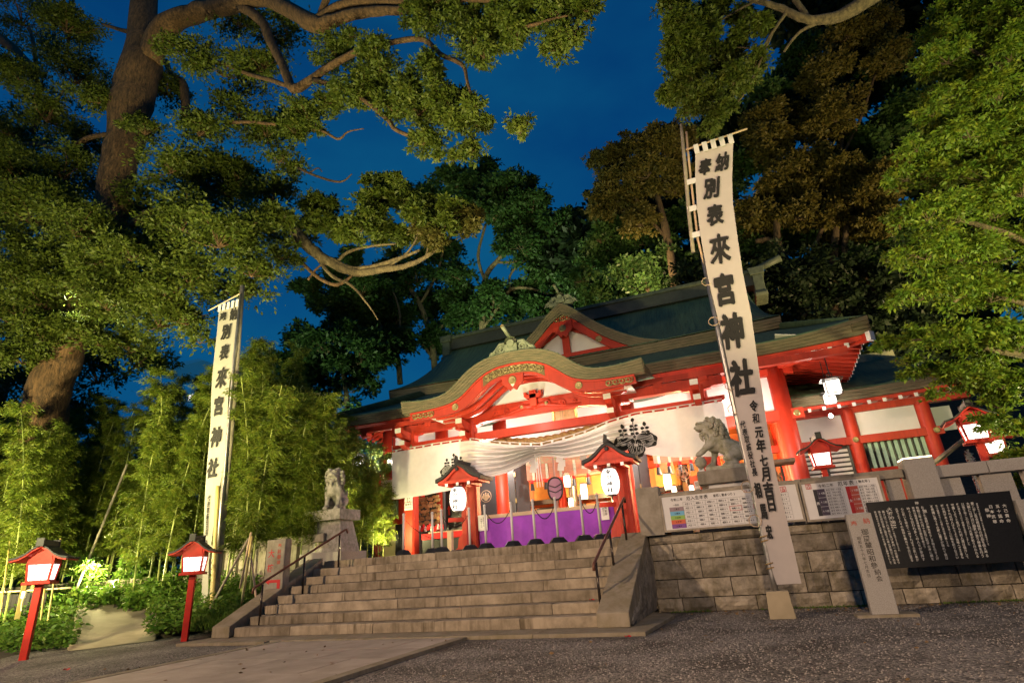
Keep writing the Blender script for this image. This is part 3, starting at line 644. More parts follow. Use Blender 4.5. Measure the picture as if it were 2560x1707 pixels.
LR = [(595, 748), (594, 815), (591, 872), (586, 910), (578, 949), (572, 1000), (566, 1059), (555, 1158), (548, 1225), (537, 1338), (525, 1406), (516, 1510)]
LC = [('奉', 557, 794, 28), ('納', 582, 784, 32), ('別', 566, 829, 38), ('表', 564, 881, 38), ('來', 558, 945, 50), ('宮', 548, 1015, 44), ('神', 540, 1092, 46), ('社', 533, 1170, 44), ('代', 527, 1245, 13), ('表', 526, 1260, 13), ('取', 525, 1275, 13), ('締', 524, 1290, 13), ('役', 523, 1304, 13), ('社', 522, 1318, 13), ('長', 520, 1332, 13), ('相', 517, 1360, 20)]
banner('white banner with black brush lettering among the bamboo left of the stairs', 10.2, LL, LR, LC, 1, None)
def pole_l():
    t = thing('banner_pole', 'dark timber banner pole behind the banner among the bamboo', 'pole', (P(528, 1530, 10.3).x, 10.3, 0))
    pts = [P(x, y, 10.32) for x, y in ((528, 1540), (545, 1400), (560, 1240), (578, 1060), (592, 900), (606, 715))]; pts[0].z = 0
    obj('timber_pole', MB().tube(pts, [.10, .10, .09, .085, .07, .06], 10), GREYW, t, smooth=True)
    p2 = [P(x, y, 10.2) for x, y in ((533, 1500), (560, 1200), (585, 900), (602, 735))]; obj('steel_pole', MB().tube(p2, .035, 8), STEEL, t, smooth=True)
    obj('cross_rod', MB().tube([P(522, 776, 10.2), P(603, 733, 10.2)], .018, 6), PALEW, t)
pole_l()

# ================================================================ RED LANTERN POSTS
def lantern_post(lab, loc, rz):
    t = thing('lantern_post', lab, 'lantern', loc, 'red wooden lantern posts', world=False, rz=rz)
    obj('post', MB().box(-.055, .055, -.055, .055, -.03, 1.17), REDG, t, bevel=.006)
    obj('tray', MB().box(-.21, .21, -.19, .19, 1.17, 1.215), REDG, t, bevel=.005)
    bx = MB(); w0, w1, z0, z1 = .155, .185, 1.215, 1.52      # splayed case: corner posts, sills, gable board
    for sx in (-1, 1):
        for sy in (-1, 1): bx.beam((sx*w0, sy*w0*.9, z0), (sx*w1, sy*w1*.9, z1), .03)
    for sy in (-1, 1):
        bx.beam((-w0, sy*w0*.9, z0+.012), (w0, sy*w0*.9, z0+.012), .026); bx.beam((-w1, sy*w1*.9, z1-.012), (w1, sy*w1*.9, z1-.012), .026)
        bx.prism([(-w1, z1), (w1, z1), (w1*.8, 1.66), (0, 1.79), (-w1*.8, 1.66)], sy*w1*.9-.012, sy*w1*.9+.012)
    for sx in (-1, 1):
        bx.beam((sx*w0, -w0*.9, z0+.012), (sx*w0, w0*.9, z0+.012), .026); bx.beam((sx*w1, -w1*.9, z1-.012), (sx*w1, w1*.9, z1-.012), .026)
        bx.box(sx*w1-.012, sx*w1+.012, -w1*.9, w1*.9, z1, 1.62)
    case = obj('case', bx, REDG, t)
    for k in range(4):
        M = Matrix.Rotation(k*math.pi/2, 4, 'Z'); d0, d1 = (w0*.9, w1*.9) if k % 2 == 0 else (w0, w1); e0, e1 = (w0, w1) if k % 2 == 0 else (w0*.9, w1*.9)
        q = [(-e0+.012, -d0+.006, z0+.02), (e0-.012, -d0+.006, z0+.02), (e1-.012, -d1+.006, z1-.02), (-e1+.012, -d1+.006, z1-.02)]
        mb = MB().add([M @ Vector(v) for v in q], [(0, 1, 2, 3)]); pn = obj('pane', mb, PANE, t, normals=False)
        g = MB()
        for f in (.33, .67):
            a = Vector(q[0]).lerp(Vector(q[1]), f); b = Vector(q[3]).lerp(Vector(q[2]), f); o = Vector((0, -.006, 0)); g.beam(M @ (a+o), M @ (b+o), .007)
            a = Vector(q[0]).lerp(Vector(q[3]), f); b = Vector(q[1]).lerp(Vector(q[2]), f); g.beam(M @ (a+o), M @ (b+o), .007)
        obj('muntin', g, REDG, pn)
    pr = [(0, 1.80), (.10, 1.745), (.20, 1.655), (.30, 1.60), (.41, 1.575)]; full = [(-x, z) for x, z in pr[:0:-1]]+pr
    obj('soffit', MB().strip([(x, z-.004) for x, z in full], [(x, z-.030) for x, z in full], -.30, .30), REDG, t)
    obj('roof', MB().strip([(x*1.02, z+.028) for x, z in full], [(x*1.02, z-.003) for x, z in full], -.32, .32), ROOFD, t)
    rb = MB().box(-.045, .045, -.34, .34, 1.80, 1.90)
    for sx in (-1, 1):
        for k in range(7): rb.box(sx*.41-.02, sx*.41+.02, -.30+k*.095, -.25+k*.095, 1.57, 1.605)
    obj('ridge', rb, ROOFD, t)
    for sy in (-1, 1): obj('ridge_end', MB().box(-.06, .06, sy*.345-.02, sy*.345+.02, 1.78, 1.93), ROOFD, t, bevel=.01)
    return t
LAN = [((-11.78, 6.84, 0), R(40), 'red lantern post with dark gabled roof, alone at the left end of the garden bed'),
       ((-10.44, 8.8, 0), R(35), 'red lantern post with dark gabled roof beside the left banner'),
       ((P(2048, 1130, 14.3).x, 14.3, 1.28), R(4), 'red lantern post on the terrace before the slatted doors right of the shrine'),
       ((P(2452, 1120, 12.5).x, 12.5, 1.25), R(-8), 'red lantern post on the terrace under the green maple at the right edge'),
       ((P(2486, 1120, 15.6).x, 15.6, 1.28), R(-8), 'red lantern post half hidden by maple leaves, behind the one at the right edge')]
lp0 = lantern_post(LAN[0][2], LAN[0][0], LAN[0][1])
for l, rz, lab in LAN[1:]: dup(lp0, l, rz, lab)

# ================================================================ STANCHIONS
def stanchion(lab, loc):
    t = thing('stanchion', lab, 'stanchion', loc, 'white stanchions at the head of the stairs', world=False)
    obj('pole', MB().tube([(0, 0, .08), (0, 0, .86)], .026, 10), POLEW, t, smooth=True)
    obj('foot', MB().lathe([(0, 0), (.19, 0), (.195, .03), (.12, .115), (.05, .125), (0, .125)], n=6), RUB, t)
    obj('cap', MB().ball((0, 0, .885), .034, 8), POLEW, t, smooth=True)
    return t
SPX = [1009, 1081, 1104, 1174, 1214, 1281, 1337, 1394, 1459, 1502]; SY_ = [11.6, 11.95, 11.6, 11.85, 11.6, 11.6, 11.55, 11.6, 11.55, 11.75]
SLAB = ['leftmost white stanchion, in front of the left red porch column', 'shorter-looking white stanchion behind its neighbour before the red altar table', 'white stanchion before the red altar table, standing nearer the stairs', 'white stanchion in front of the left lantern post', 'white stanchion before the left paper notice', 'white stanchion second from the left before the purple cloth', 'white stanchion third from the left before the purple cloth', 'white stanchion fourth from the left before the purple cloth', 'white stanchion before the purple cloth, left one of its right-hand pair', 'rightmost white stanchion, next to the right handrail']
SP = [Vector((P(px, 1330, y).x, y, 1.283)) for px, y in zip(SPX, SY_)]
s0 = stanchion(SLAB[0], SP[0])
for p, l in zip(SP[1:], SLAB[1:]): dup(s0, p, 0, l)
def chain(lab, a, b, sag):
    t = obj('chain', MB(), DSTEEL) if False else None
    mb = MB(); n = 22; a, b = Vector(a), Vector(b)
    for i in range(n):
        f = (i+.5)/n; p = a.lerp(b, f); p.z -= sag*4*f*(1-f)
        q = a.lerp(b, min(1, f+.5/n)); q.z -= sag*4*(f+.5/n)*(1-f-.5/n); d = (q-p).normalized()
        mb.tube([p-d*.022, p, p+d*.022], [.006, .012, .006], 5)
    o = obj('chain', mb, DSTEEL); return tag(o, lab, 'chain', 'black chains between the stanchions')
up = Vector((0, 0, .80))
chain('black chain sagging from the leftmost stanchion towards the red table', SP[0]+up, SP[1]+Vector((-.1, .6, .32)), .12)
chain('black chain sagging between the stanchions before the left lantern post', SP[2]+up, SP[3]+up, .28)
chain('black chain sagging before the left third of the purple cloth', SP[4]+up, SP[5]+up, .30)
chain('black chain sagging before the middle of the purple cloth', SP[6]+up, SP[7]+up, .30)
chain('black chain sagging before the right third of the purple cloth', SP[8]+up, SP[9]+up, .27)

# ================================================================ GUARDIAN LIONS
def meta(name, els, res, m, parent):
    mbd = bpy.data.metaballs.new(name); mbd.resolution = res; mbd.threshold = .35
    for p, r, sc in els:
        e = mbd.elements.new(type='ELLIPSOID'); e.co = p; e.radius = r*1.55; e.size_x, e.size_y, e.size_z = sc
    o = bpy.data.objects.new(name, mbd); COL.objects.link(o)
    me = bpy.data.meshes.new_from_object(o.evaluated_get(bpy.context.evaluated_depsgraph_get())); bpy.data.objects.remove(o); bpy.data.metaballs.remove(mbd)
    me.name = name; return obj(name, me, m, parent, smooth=True)
def lion(lab, loc, rz, m, s, ball=True):
    t = thing('guardian_lion', lab, 'stone lion', loc, 'stone guardian lions', world=False, rz=rz); t.scale = (s, s, s)
    E = []
    def chainb(a, b, ra, rb, n=5):
        a, b = Vector(a), Vector(b)
        for i in range(n): f = i/(n-1); E.append((a.lerp(b, f), ra+(rb-ra)*f, (1, 1, 1)))
    # faces -x; sits on its haunches, chest raised
    chainb((-.14, 0, .50), (.24, 0, .27), .150, .165, 6); chainb((-.17, 0, .48), (-.20, 0, .66), .145, .125, 3); E.append(((-.24, 0, .46), .12, (1, 1.1, 1.2)))
    for sy in (-1, 1):
        chainb((.22, sy*.12, .25), (.03, sy*.16, .19), .125, .085, 4); chainb((.03, sy*.16, .17), (.14, sy*.16, .05), .062, .045, 4); chainb((.12, sy*.16, .035), (-.05, sy*.165, .035), .045, .050, 4)
        for k in range(3): E.append(((-.085, sy*.165+(k-1)*.035, .03), .026, (1.3, 1, 1)))
    def foreleg(sy, up):
        sh = Vector((-.22, sy*.12, .50)); el = Vector((-.19, sy*.14, .30)) if not up else Vector((-.36, sy*.14, .40)); wr = Vector((-.27, sy*.13, .08)) if not up else Vector((-.45, sy*.13, .32)); pw = Vector((-.36, sy*.13, .035)) if not up else Vector((-.53, sy*.13, .27))
        chainb(sh, el, .085, .062, 4); chainb(el, wr, .055, .046, 5); chainb(wr, pw, .05, .05, 3)
        for k in range(3): E.append((pw+Vector((-.035, (k-1)*.034, -.012)), .026, (1.2, 1, 1)))
    foreleg(1, False); foreleg(-1, ball)
    E.append(((-.26, 0, .80), .150, (1, .95, .95))); E.append(((-.37, 0, .845), .095, (1, 1.1, .6))); E.append(((-.43, 0, .800), .072, (1.0, 1.25, .55))); E.append(((-.37, 0, .665), .065, (1.2, 1.1, .5)))
    E.append(((-.475, 0, .825), .035, (.9, 1.6, .9)))
    for sy in (-1, 1): E.append(((-.385, sy*.075, .895), .040, (1.1, 1, .7))); E.append(((-.20, sy*.135, .915), .045, (.9, .6, 1.3))); E.append(((-.34, sy*.10, .72), .05, (1, .6, 1)))
    meta('body', E, .02, m, t)
    cu = MB()
    def curl(c, nrm, r):
        nrm = nrm.normalized(); x = nrm.orthogonal().normalized(); y = nrm.cross(x); cu.ball(c, r*.80, 7)
        cu.tube([c+nrm*(r*.55+.002*j)+(x*math.cos(j*.75)+y*math.sin(j*.75))*r*(.95-j/16) for j in range(15)], [r*.26]*10+[r*.2]*5, 5)
    for ring, (h, rad, n0, r) in enumerate(((.955, .10, 5, .050), (.885, .165, 7, .056), (.80, .180, 8, .058), (.715, .180, 8, .058), (.635, .165, 7, .054), (.56, .150, 6, .048))):
        for k in range(n0):
            a = (k+.5*(ring % 2))/(n0-1)*3.9-1.95; nrm = Vector((math.cos(a), math.sin(a), .25)); curl(Vector((-.21+rad*math.cos(a)*.95+.03*ring, rad*math.sin(a), h)), nrm, r)
    obj('mane', cu, m, t, smooth=True)
    fc = MB()
    for sy in (-1, 1):
        fc.ball((-.438, sy*.062, .868), .022, 7); fc.tube([(-.455, sy*.022, .893), (-.462, sy*.062, .903), (-.43, sy*.105, .897), (-.39, sy*.135, .875)], [.014, .02, .02, .012], 6)
        fc.ball((-.505, sy*.028, .818), .019, 6); fc.tube([(-.487, sy*.02, .775), (-.475, sy*.07, .785), (-.43, sy*.105, .765), (-.37, sy*.118, .735)], .014, 6)
        fc.tube([(-.43, sy*.02, .690), (-.42, sy*.06, .695), (-.37, sy*.09, .715)], .013, 6)
        for j in range(4): fc.box(-.478+.014*j, -.458+.014*j, sy*(.015+.024*j)-.009, sy*(.015+.024*j)+.009, .742, .772)
        fc.tube([(-.33, sy*.11, .64), (-.30, sy*.12, .57), (-.31, sy*.10, .50)], [.035, .03, .008], 6)
    fc.tube([(-.42, 0, .67), (-.41, 0, .60), (-.38, 0, .53)], [.035, .03, .006], 6)
    obj('face', fc, m, t, smooth=True)
    tl = MB()
    for k in range(5):
        f = (k-2)/2; tl.tube([(.36, f*.03, .22), (.43+.02*abs(f), f*.09, .38), (.42, f*.15, .54-.08*abs(f)), (.35, f*.17, .62-.1*abs(f))], [.045, .05, .036, .010], 6)
        tl.tube([(.40+.03*math.cos(j), f*.12+.03*math.sin(j), .42+.01*j) for j in range(7)], .014, 5)
    for k in range(4): tl.tube([(-.12+.09*k, -.155, .52-.05*k), (-.10+.09*k, -.165, .42-.05*k), (-.06+.09*k, -.16, .36-.05*k)], [.012, .016, .006], 5); tl.tube([(-.12+.09*k, .155, .52-.05*k), (-.10+.09*k, .165, .42-.05*k), (-.06+.09*k, .16, .36-.05*k)], [.012, .016, .006], 5)
    obj('tail', tl, m, t, smooth=True)
    if ball:
        b = MB(); b.ball((-.53, -.13, .115), .115, 14); bo = obj('ball', b, m, t, smooth=True); g = MB()
        for k in range(6): g.tube([(-.53+.117*math.cos(j*.63)*math.sin(k*.52), -.13+.117*math.sin(j*.63), .115+.117*math.cos(j*.63)*math.cos(k*.52)) for j in range(11)], .006, 4)
        obj('carving', g, m, bo)
    return t
YL = 13.1
pr_c = P(1828, 1165, YL); sR = 125*mpp(pr_c)/.98
lion('mossy stone guardian lion facing left with a paw on a ball, above the white board', (P(1822, 1166, YL).x, YL, P(1822, 1166, YL).z), 0.18, STAT, sR)
def pedestal(lab, x, y, zt, w, d):
    t = thing('pedestal', lab, 'pedestal', (x, y, 1.28), 'stone pedestals of the guardian lions')
    obj('plinth', MB().box(x-w*.42, x+w*.42, y-d*.42, y+d*.42, zt-.085, zt), STAT, t, bevel=.01)
    obj('cap', MB().box(x-w*.56, x+w*.56, y-d*.56, y+d*.56, zt-.36, zt-.09), GRAN2, t, bevel=.015)
    obj('shaft', MB().add([(x+sx*w*k, y+sy*d*k, z) for z, k in ((1.45, .50), (zt-.37, .42)) for sx, sy in ((-1, -1), (1, -1), (1, 1), (-1, 1))], [(0, 1, 2, 3), (4, 5, 6, 7), (0, 1, 5, 4), (1, 2, 6, 5), (2, 3, 7, 6), (3, 0, 4, 7)]), PLA, t)
    obj('foot', MB().box(x-w*.62, x+w*.62, y-d*.62, y+d*.62, 1.28, 1.45), GRAN, t, bevel=.01)
pz = P(1822, 1166, YL).z
pedestal('stone pedestal of the right guardian lion behind the board fence', P(1830, 1166, YL).x+.05, YL, pz, 1.35, .9)
YL2 = 12.5; c2 = P(838, 1276, YL2)
sL = 100*mpp(c2)/.98
lion('pale stone guardian lion seen from the front between bamboo leaves', (c2.x, YL2, c2.z), 1.95, STAT2, sL, ball=False)
def pedestal2():
    t = thing('pedestal', 'pale stone pedestal of the left guardian lion at the head of the stairs', 'pedestal', (c2.x, YL2, 1.28), 'stone pedestals of the guardian lions')
    x, y, zt = c2.x, YL2, c2.z; w, d = .62, .85
    obj('cap', MB().box(x-w, x+w*.78, y-d*.5, y+d*.5, zt-.26, zt), STAT2, t, bevel=.012)
    obj('shaft', MB().add([(x+sx*w*k, y+sy*d*.5*k, z) for z, k in ((1.52, .86), (zt-.265, .60)) for sx, sy in ((-1, -1), (1, -1), (1, 1), (-1, 1))], [(0, 1, 2, 3), (4, 5, 6, 7), (0, 1, 5, 4), (1, 2, 6, 5), (2, 3, 7, 6), (3, 0, 4, 7)]), STAT2, t)
    obj('foot', MB().box(x-w*1.0, x+w*1.05, y-d*.62, y+d*.6, 1.28, 1.515), GRAN, t, bevel=.01)
pedestal2()

# ================================================================ SHRINE
CX = -5.8
def W15(pts, Y): return [(P(x, y, Y).x, P(x, y, Y).z) for x, y in pts]
def spline(pts, n=48):
    xs = np.array([p[0] for p in pts]); zs = np.array([p[1] for p in pts]); o = np.argsort(xs); xs, zs = xs[o], zs[o]
    X = np.linspace(xs[0], xs[-1], n); Z = np.interp(X, xs, zs)
    for _ in range(2):
        Zs = Z.copy(); Zs[1:-1] = (Z[:-2]+2*Z[1:-1]+Z[2:])/4; Z = Zs
    return list(zip(X.tolist(), Z.tolist()))
def sym(half, n=29):                       # half profile (distance from the axis, z) mirrored
    s = spline(half, n); return [(CX-d, z) for d, z in s[::-1]]+[(CX+d, z) for d, z in s[1:]]
hall = thing('shrine_hall', 'vermilion shrine hall with green copper roofs and a curved porch gable', 'shrine', (CX, 19.7, 1.28))
YK = 15.0
KT = [(0, 6.93), (.55, 6.91), (1.05, 6.80), (1.5, 6.58), (1.85, 6.28), (2.15, 6.03), (2.5, 5.92), (2.95, 5.89), (3.4, 5.92), (3.85, 5.98)]
KB = [(0, 6.60), (.55, 6.57), (1.0, 6.42), (1.4, 6.14), (1.7, 5.85), (2.1, 5.69), (2.5, 5.63), (3.0, 5.60), (3.4, 5.60), (3.85, 5.60)]
KR = [(0, 6.20), (.55, 6.17), (.9, 6.02), (1.25, 5.75), (1.6, 5.50), (1.95, 5.38), (2.4, 5.33), (3.0, 5.33), (3.6, 5.34)]
kt, kb, kr = sym(KT), sym(KB), sym(KR)
def resample(c, n):
    xs = [p[0] for p in c]; X = np.linspace(xs[0], xs[-1], n); return list(zip(X.tolist(), np.interp(X, xs, [p[1] for p in c]).tolist()))
NK = 57
ktr, kbr = resample(kt, NK), resample(kb, NK)
def tiers(name, top, bot, y0, y1, m, parent, n=4):           # a thick eave edge built of layered courses, each set back a little
    for k in range(n):
        a = [(x, z+(zb-z)*k/n) for (x, z), (_, zb) in zip(top, bot)]; b = [(x, z+(zb-z)*(k+1)/n+.004) for (x, z), (_, zb) in zip(top, bot)]
        obj(name, MB().strip(a, b, y0+.022*k, y1), m, parent)
tiers('porch_gable_edge', ktr, kbr, YK, YK+.30, BARK_F, hall, 5)
def kroof(u, v):
    i = u*(NK-1); a = int(min(i, NK-2)); f = i-a; x = ktr[a][0]*(1-f)+ktr[a+1][0]*f; z = ktr[a][1]*(1-f)+ktr[a+1][1]*f
    return (x, YK+.02+v*4.6, z+.012+.02*v)
obj('porch_gable_roof', MB().grid(kroof, 56, 4), COPPER, hall, smooth=True, normals=False, solid=.02)
ws = MB()
for k in range(1, 26):
    x = ktr[0][0]+(ktr[-1][0]-ktr[0][0])*k/26; z = float(np.interp(x, [p[0] for p in ktr], [p[1] for p in ktr]))
    ws.beam((x, YK+.03, z+.03), (x, YK+4.5, z+.04), .022)
SEAM = mat('worn copper seam', (.15, .22, .12), .5, .4, 6); sm = obj('roof_seam', ws, SEAM, hall); sm['kind'] = 'stuff'
krr = resample(kr, NK); kbt = [(x, z) for x, z in resample([p for p in kb if krr[0][0]-.01 <= p[0] <= krr[-1][0]+.01], NK)]
obj('bargeboard', MB().strip([(x, z-.01) for x, z in kbt], krr, YK+.14, YK+.26), RED, hall)
obj('bargeboard_moulding', MB().strip([(x, z-.012) for x, z in kbt], [(x, z-.075) for x, z in kbt], YK+.10, YK+.139), RED, hall)
def disc(name, c, r, m, parent, d=.03):
    return obj(name, MB().lathe([(0, -d), (r*.45, -d), (r*.5, -d*.5), (r*.8, -d*.6), (r, -d*.2), (r, .02)], c, 16, 'y'), m, parent, smooth=False)
for sx in (-1, 1): disc('boss', (CX+sx*1.98, YK+.13, 5.55), .11, BRASS, hall)
# openwork brass plates: built of scrolls
def scrollplate(name, fn, n, r, parent):
    mb = MB()
    for i in range(n):
        c, ux = fn((i+.5)/n)
        for sgn in (-1, 1):
            pts = [c+Vector((math.cos(a*sgn)*r*(1-a/9), -.012, math.sin(a)*r*.9*(1-a/9)*sgn)) for a in np.linspace(0, 6.5, 14)]
            mb.tube(pts, r*.16, 5)
    obj(name, mb, BRASS, parent, smooth=True)
kbz = lambda x: float(np.interp(x, [p[0] for p in kbt], [p[1] for p in kbt]))
krz = lambda x: float(np.interp(x, [p[0] for p in krr], [p[1] for p in krr]))
scrollplate('brass_plate', lambda f: (Vector((CX-.95+1.9*f, YK+.13, (kbz(CX-.95+1.9*f)+krz(CX-.95+1.9*f))/2+.02)), None), 9, .13, hall)
pl = MB().strip([(x, kbz(x)-.05) for x in np.linspace(CX-1.0, CX+1.0, 17)], [(x, krz(x)+.08) for x in np.linspace(CX-1.0, CX+1.0, 17)], YK+.128, YK+.139); obj('brass_backing', pl, mat('dim brass', (.16, .12, .05), .5, .3, 20, metal=.5), hall)
for sx in (-1, 1):
    scrollplate('brass_plate', lambda f: (Vector((CX+sx*(2.75+.75*f), YK+.13, 5.46)), None), 4, .115, hall)
# pendant under the gable peak with a heart cut-out inlaid in white
obj('gable_pendant', MB().prism([(CX-.36, 6.20), (CX+.36, 6.20), (CX+.33, 5.95), (CX+.20, 5.86), (CX+.10, 5.72), (CX, 5.80), (CX-.10, 5.72), (CX-.20, 5.86), (CX-.33, 5.95)], YK+.05, YK+.13), RED, hall, bevel=.012)
disc('pendant_boss', (CX, YK+.045, 6.04), .13, BRASS, hall, .04)
hb = [(CX, 5.83), (CX+.055, 5.895), (CX+.05, 5.935), (CX+.02, 5.935), (CX, 5.915), (CX-.02, 5.935), (CX-.05, 5.935), (CX-.055, 5.895)]
obj('heart_inlay', MB().prism(hb, YK+.043, YK+.049), WHT, hall)
# ornament on the porch gable
def scroll(mb, c, r, sgn, y, turns=1.6, t=.05):
    mb.tube([Vector((c[0]+sgn*math.cos(a)*r*(1-a/(turns*7.5)), y, c[1]+math.sin(a)*r*(1-a/(turns*7.5)))) for a in np.linspace(-.6, turns*6.28, 22)], [t*(1-.5*i/21) for i in range(22)], 7)
def ridge_ornament(name, cx, y, z, s, lab=None):
    mb = MB(); mb.box(cx-.26*s, cx+.26*s, y-.10, y+.14, z, z+.34*s); mb.lathe([(.27*s, -.1), (.27*s, .12), (0, .12)], (cx, y, z+.38*s), 16, 'y')
    mb.lathe([(0, -.13), (.15*s, -.13), (.17*s, -.1)], (cx, y, z+.36*s), 14, 'y')
    for sx in (-1, 1):
        scroll(mb, (cx+sx*.44*s, z+.20*s), .17*s, sx, y, 1.4, .07*s); scroll(mb, (cx+sx*.80*s, z+.02*s), .14*s, sx, y, 1.4, .06*s)
        mb.tube([(cx+sx*.25*s, y, z+.42*s), (cx+sx*.5*s, y, z+.43*s), (cx+sx*.72*s, y, z+.20*s), (cx+sx*1.05*s, y, z-.12*s)], [.08*s, .07*s, .06*s, .03*s], 7)
    mb.box(cx-.75*s, cx+.75*s, y-.02, y+.12, z-.12*s, z+.10*s)
    o = obj(name, mb, PAT_L, hall, smooth=False)
    h = MB().tube([(cx-.04*s, y+.25, z+.60*s), (cx-.10*s, y-.10, z+.78*s), (cx-.16*s, y-.35, z+1.0*s)], [.075*s, .075*s, .085*s], 10); obj('ridge_tube', h, PAT_L, o, smooth=True)
    disc('ridge_tube_end', (cx-.165*s, y-.36, z+1.005*s), .08*s, BRASS, o, .01)
ridge_ornament('ridge_ornament', CX, YK+.18, 6.95, .78)
# tympanum: plaster, curved rafters, strut, carving
YT = YK+1.98
tym = [(x, max(5.64, z-.08)) for x, z in resample([p for p in kb if abs(p[0]-CX) < 3.3], NK)]
obj('tympanum', MB().prism(tym[::1]+[(CX+3.3, 5.61), (CX-3.3, 5.61)], YT, YT+.05), PLA, hall)
for k in range(3):                          # curved ribs of the porch ceiling, seen side on
    for y in [(YK+.42+.48*k)]:
        c = resample([p for p in kr if abs(p[0]-CX) < 3.2], NK)
        obj('curved_rafter', MB().strip([(x, z+.30) for x, z in c], [(x, z+.13) for x, z in c], y, y+.13), RED, hall)
cc = resample([p for p in kb if abs(p[0]-CX) < 3.4], NK)
obj('porch_ceiling', MB().strip([(x, z-.03) for x, z in cc], [(x, z-.07) for x, z in cc], YK+.27, YT), WHT, hall)
obj('strut', MB().box(CX-.11, CX+.11, YT-.22, YT-.02, 5.62, 6.15), RED, hall)
def bracket(x, y, z, s=1.0, parent=None):
    b = MB().prism([(x-.55*s, z+.20*s), (x-.55*s, z+.08*s), (x-.42*s, z-.02*s), (x-.15*s, z-.05*s), (x+.15*s, z-.05*s), (x+.42*s, z-.02*s), (x+.55*s, z+.08*s), (x+.55*s, z+.20*s)], y-.10, y+.10)
    b.box(x-.17*s, x+.17*s, y-.17*s, y+.17*s, z-.28*s, z-.06*s)
    o = obj('bracket_arm', b, RED, parent or hall)
    for k in (-.46, 0, .46): obj('bracket_block', MB().box(x+k*s-.09*s, x+k*s+.09*s, y-.13, y+.13, z+.205*s, z+.34*s), RED, o, bevel=.008)
    return o
bracket(CX, YT-.12, 5.92, .55)
fl = MB()
for sx in (-1, 1):
    fl.tube([(CX+sx*.02, YT-.10, 5.62), (CX+sx*.30, YT-.10, 5.66), (CX+sx*.62, YT-.10, 5.58), (CX+sx*1.0, YT-.10, 5.50), (CX+sx*1.55, YT-.10, 5.50)], [.10, .09, .07, .06, .03], 7)
    scroll(fl, (CX+sx*.42, 5.66), .12, sx, YT-.13, 1.2, .035); scroll(fl, (CX+sx*.95, 5.60), .10, sx, YT-.13, 1.2, .03); scroll(fl, (CX+sx*1.35, 5.60), .06, sx, YT-.13, 1.2, .03)
obj('carved_frog_leg', fl, RED, hall, smooth=True)
for sx in (-1, 1): disc('carving_boss', (CX+sx*.42, YT-.17, 5.66), .06, BRASS, hall, .02)
# ---- porch columns and beams
YP = 17.0
COLX = [P(1029, 1300, YP).x, P(1185, 1300, YP).x, P(1566, 1250, YP).x, P(1745, 1040, YP).x+.1]
for x in COLX:
    w = .19
    o = obj('porch_column', MB().prism([(x-w, YP-w+.05), (x-w+.05, YP-w), (x+w-.05, YP-w), (x+w, YP-w+.05), (x+w, YP+w-.05), (x+w-.05, YP+w), (x-w+.05, YP+w), (x-w, YP+w-.05)], 1.28, 5.45, 'xy'), RED, hall)
    obj('column_base', MB().box(x-.3, x+.3, YP-.3, YP+.3, 1.28, 1.40), GRAN, o, bevel=.02)
def nose(x0, x1, y, z0, z1, name='beam_nose', parent=None):
    obj(name, MB().box(x0, x1, y-.09, y+.09, z0, z1), WHT, parent or hall, bevel=.008)
kb_ = obj('rainbow_beam', MB().strip([(x, 5.62+.10*(1-((x-CX)/3.2)**2)) for x in np.linspace(COLX[1]-.5, COLX[2]+.5, 21)], [(x, 5.28+.14*(1-min(1, abs((x-CX)/2.35))**6)) for x in np.linspace(COLX[1]-.5, COLX[2]+.5, 21)], YP-.14, YP+.14), RED, hall)
for sx, xx in ((-1, COLX[1]-.5), (1, COLX[2]+.5)): obj('beam_nose', MB().box(xx-.12, xx+.12, YP-.10, YP+.10, 5.32, 5.60), WHT, kb_, bevel=.01)
for a, b in ((COLX[0]-.9, COLX[0]-.19), (COLX[0]+.19, COLX[1]-.19), (COLX[1]+.19, COLX[2]-.19), (COLX[2]+.19, COLX[3]-.19), (COLX[3]+.19, COLX[3]+.8)):
    if b-a > 1 or a < COLX[0]-.5 and False:
        obj('tie_beam', MB().box(a+.002, b-.002, YP-.11, YP+.11, 4.80, 5.06), RED, hall)
for a, b in ((COLX[0]-.75, COLX[1]+.2), (COLX[2]-.2, COLX[3]+.75)):
    o = obj('upper_beam', MB().box(a, b, YP-.125, YP+.125, 5.38, 5.66), RED, hall)
for x in COLX:
    bracket(x, YP, 5.36, .95)
    for y in (YP-.42,):
        a = obj('bracket_nose', MB().prism([(YP-.85, 5.30), (YP-.72, 5.18), (YP-.20, 5.10), (YP-.20, 5.38), (YP-.85, 5.44)], x-.10, x+.10, 'yz'), RED, hall)
        obj('nose_end', MB().box(x-.11, x+.11, YP-.88, YP-.855, 5.29, 5.45), WHT, a)
        b = obj('lower_nose', MB().prism([(YP-.62, 4.92), (YP-.45, 4.82), (YP-.20, 4.80), (YP-.20, 5.06), (YP-.62, 5.06)], x-.09, x+.09, 'yz'), RED, hall)
        obj('nose_end', MB().box(x-.10, x+.10, YP-.645, YP-.625, 4.92, 5.07), WHT, b)
for sx in (0, 3):
    x = COLX[sx]; s = -1 if sx == 0 else 1
    a = obj('side_nose', MB().prism([(x+s*.19, 4.82), (x+s*.55, 4.84), (x+s*.72, 4.94), (x+s*.72, 5.06), (x+s*.19, 5.06)], YP-.10, YP+.10), RED, hall)
    obj('nose_end', MB().box(x+s*.725-.012, x+s*.725+.012, YP-.11, YP+.11, 4.93, 5.07), WHT, a)
    disc('boss', (x-.05*s, YP-.20, 4.93), .09, BRASS, hall)
eb = obj('eave_beam', MB().box(-13.3, 3.3, YP-.11, YP+.11, 5.70, 5.88), RED, hall)
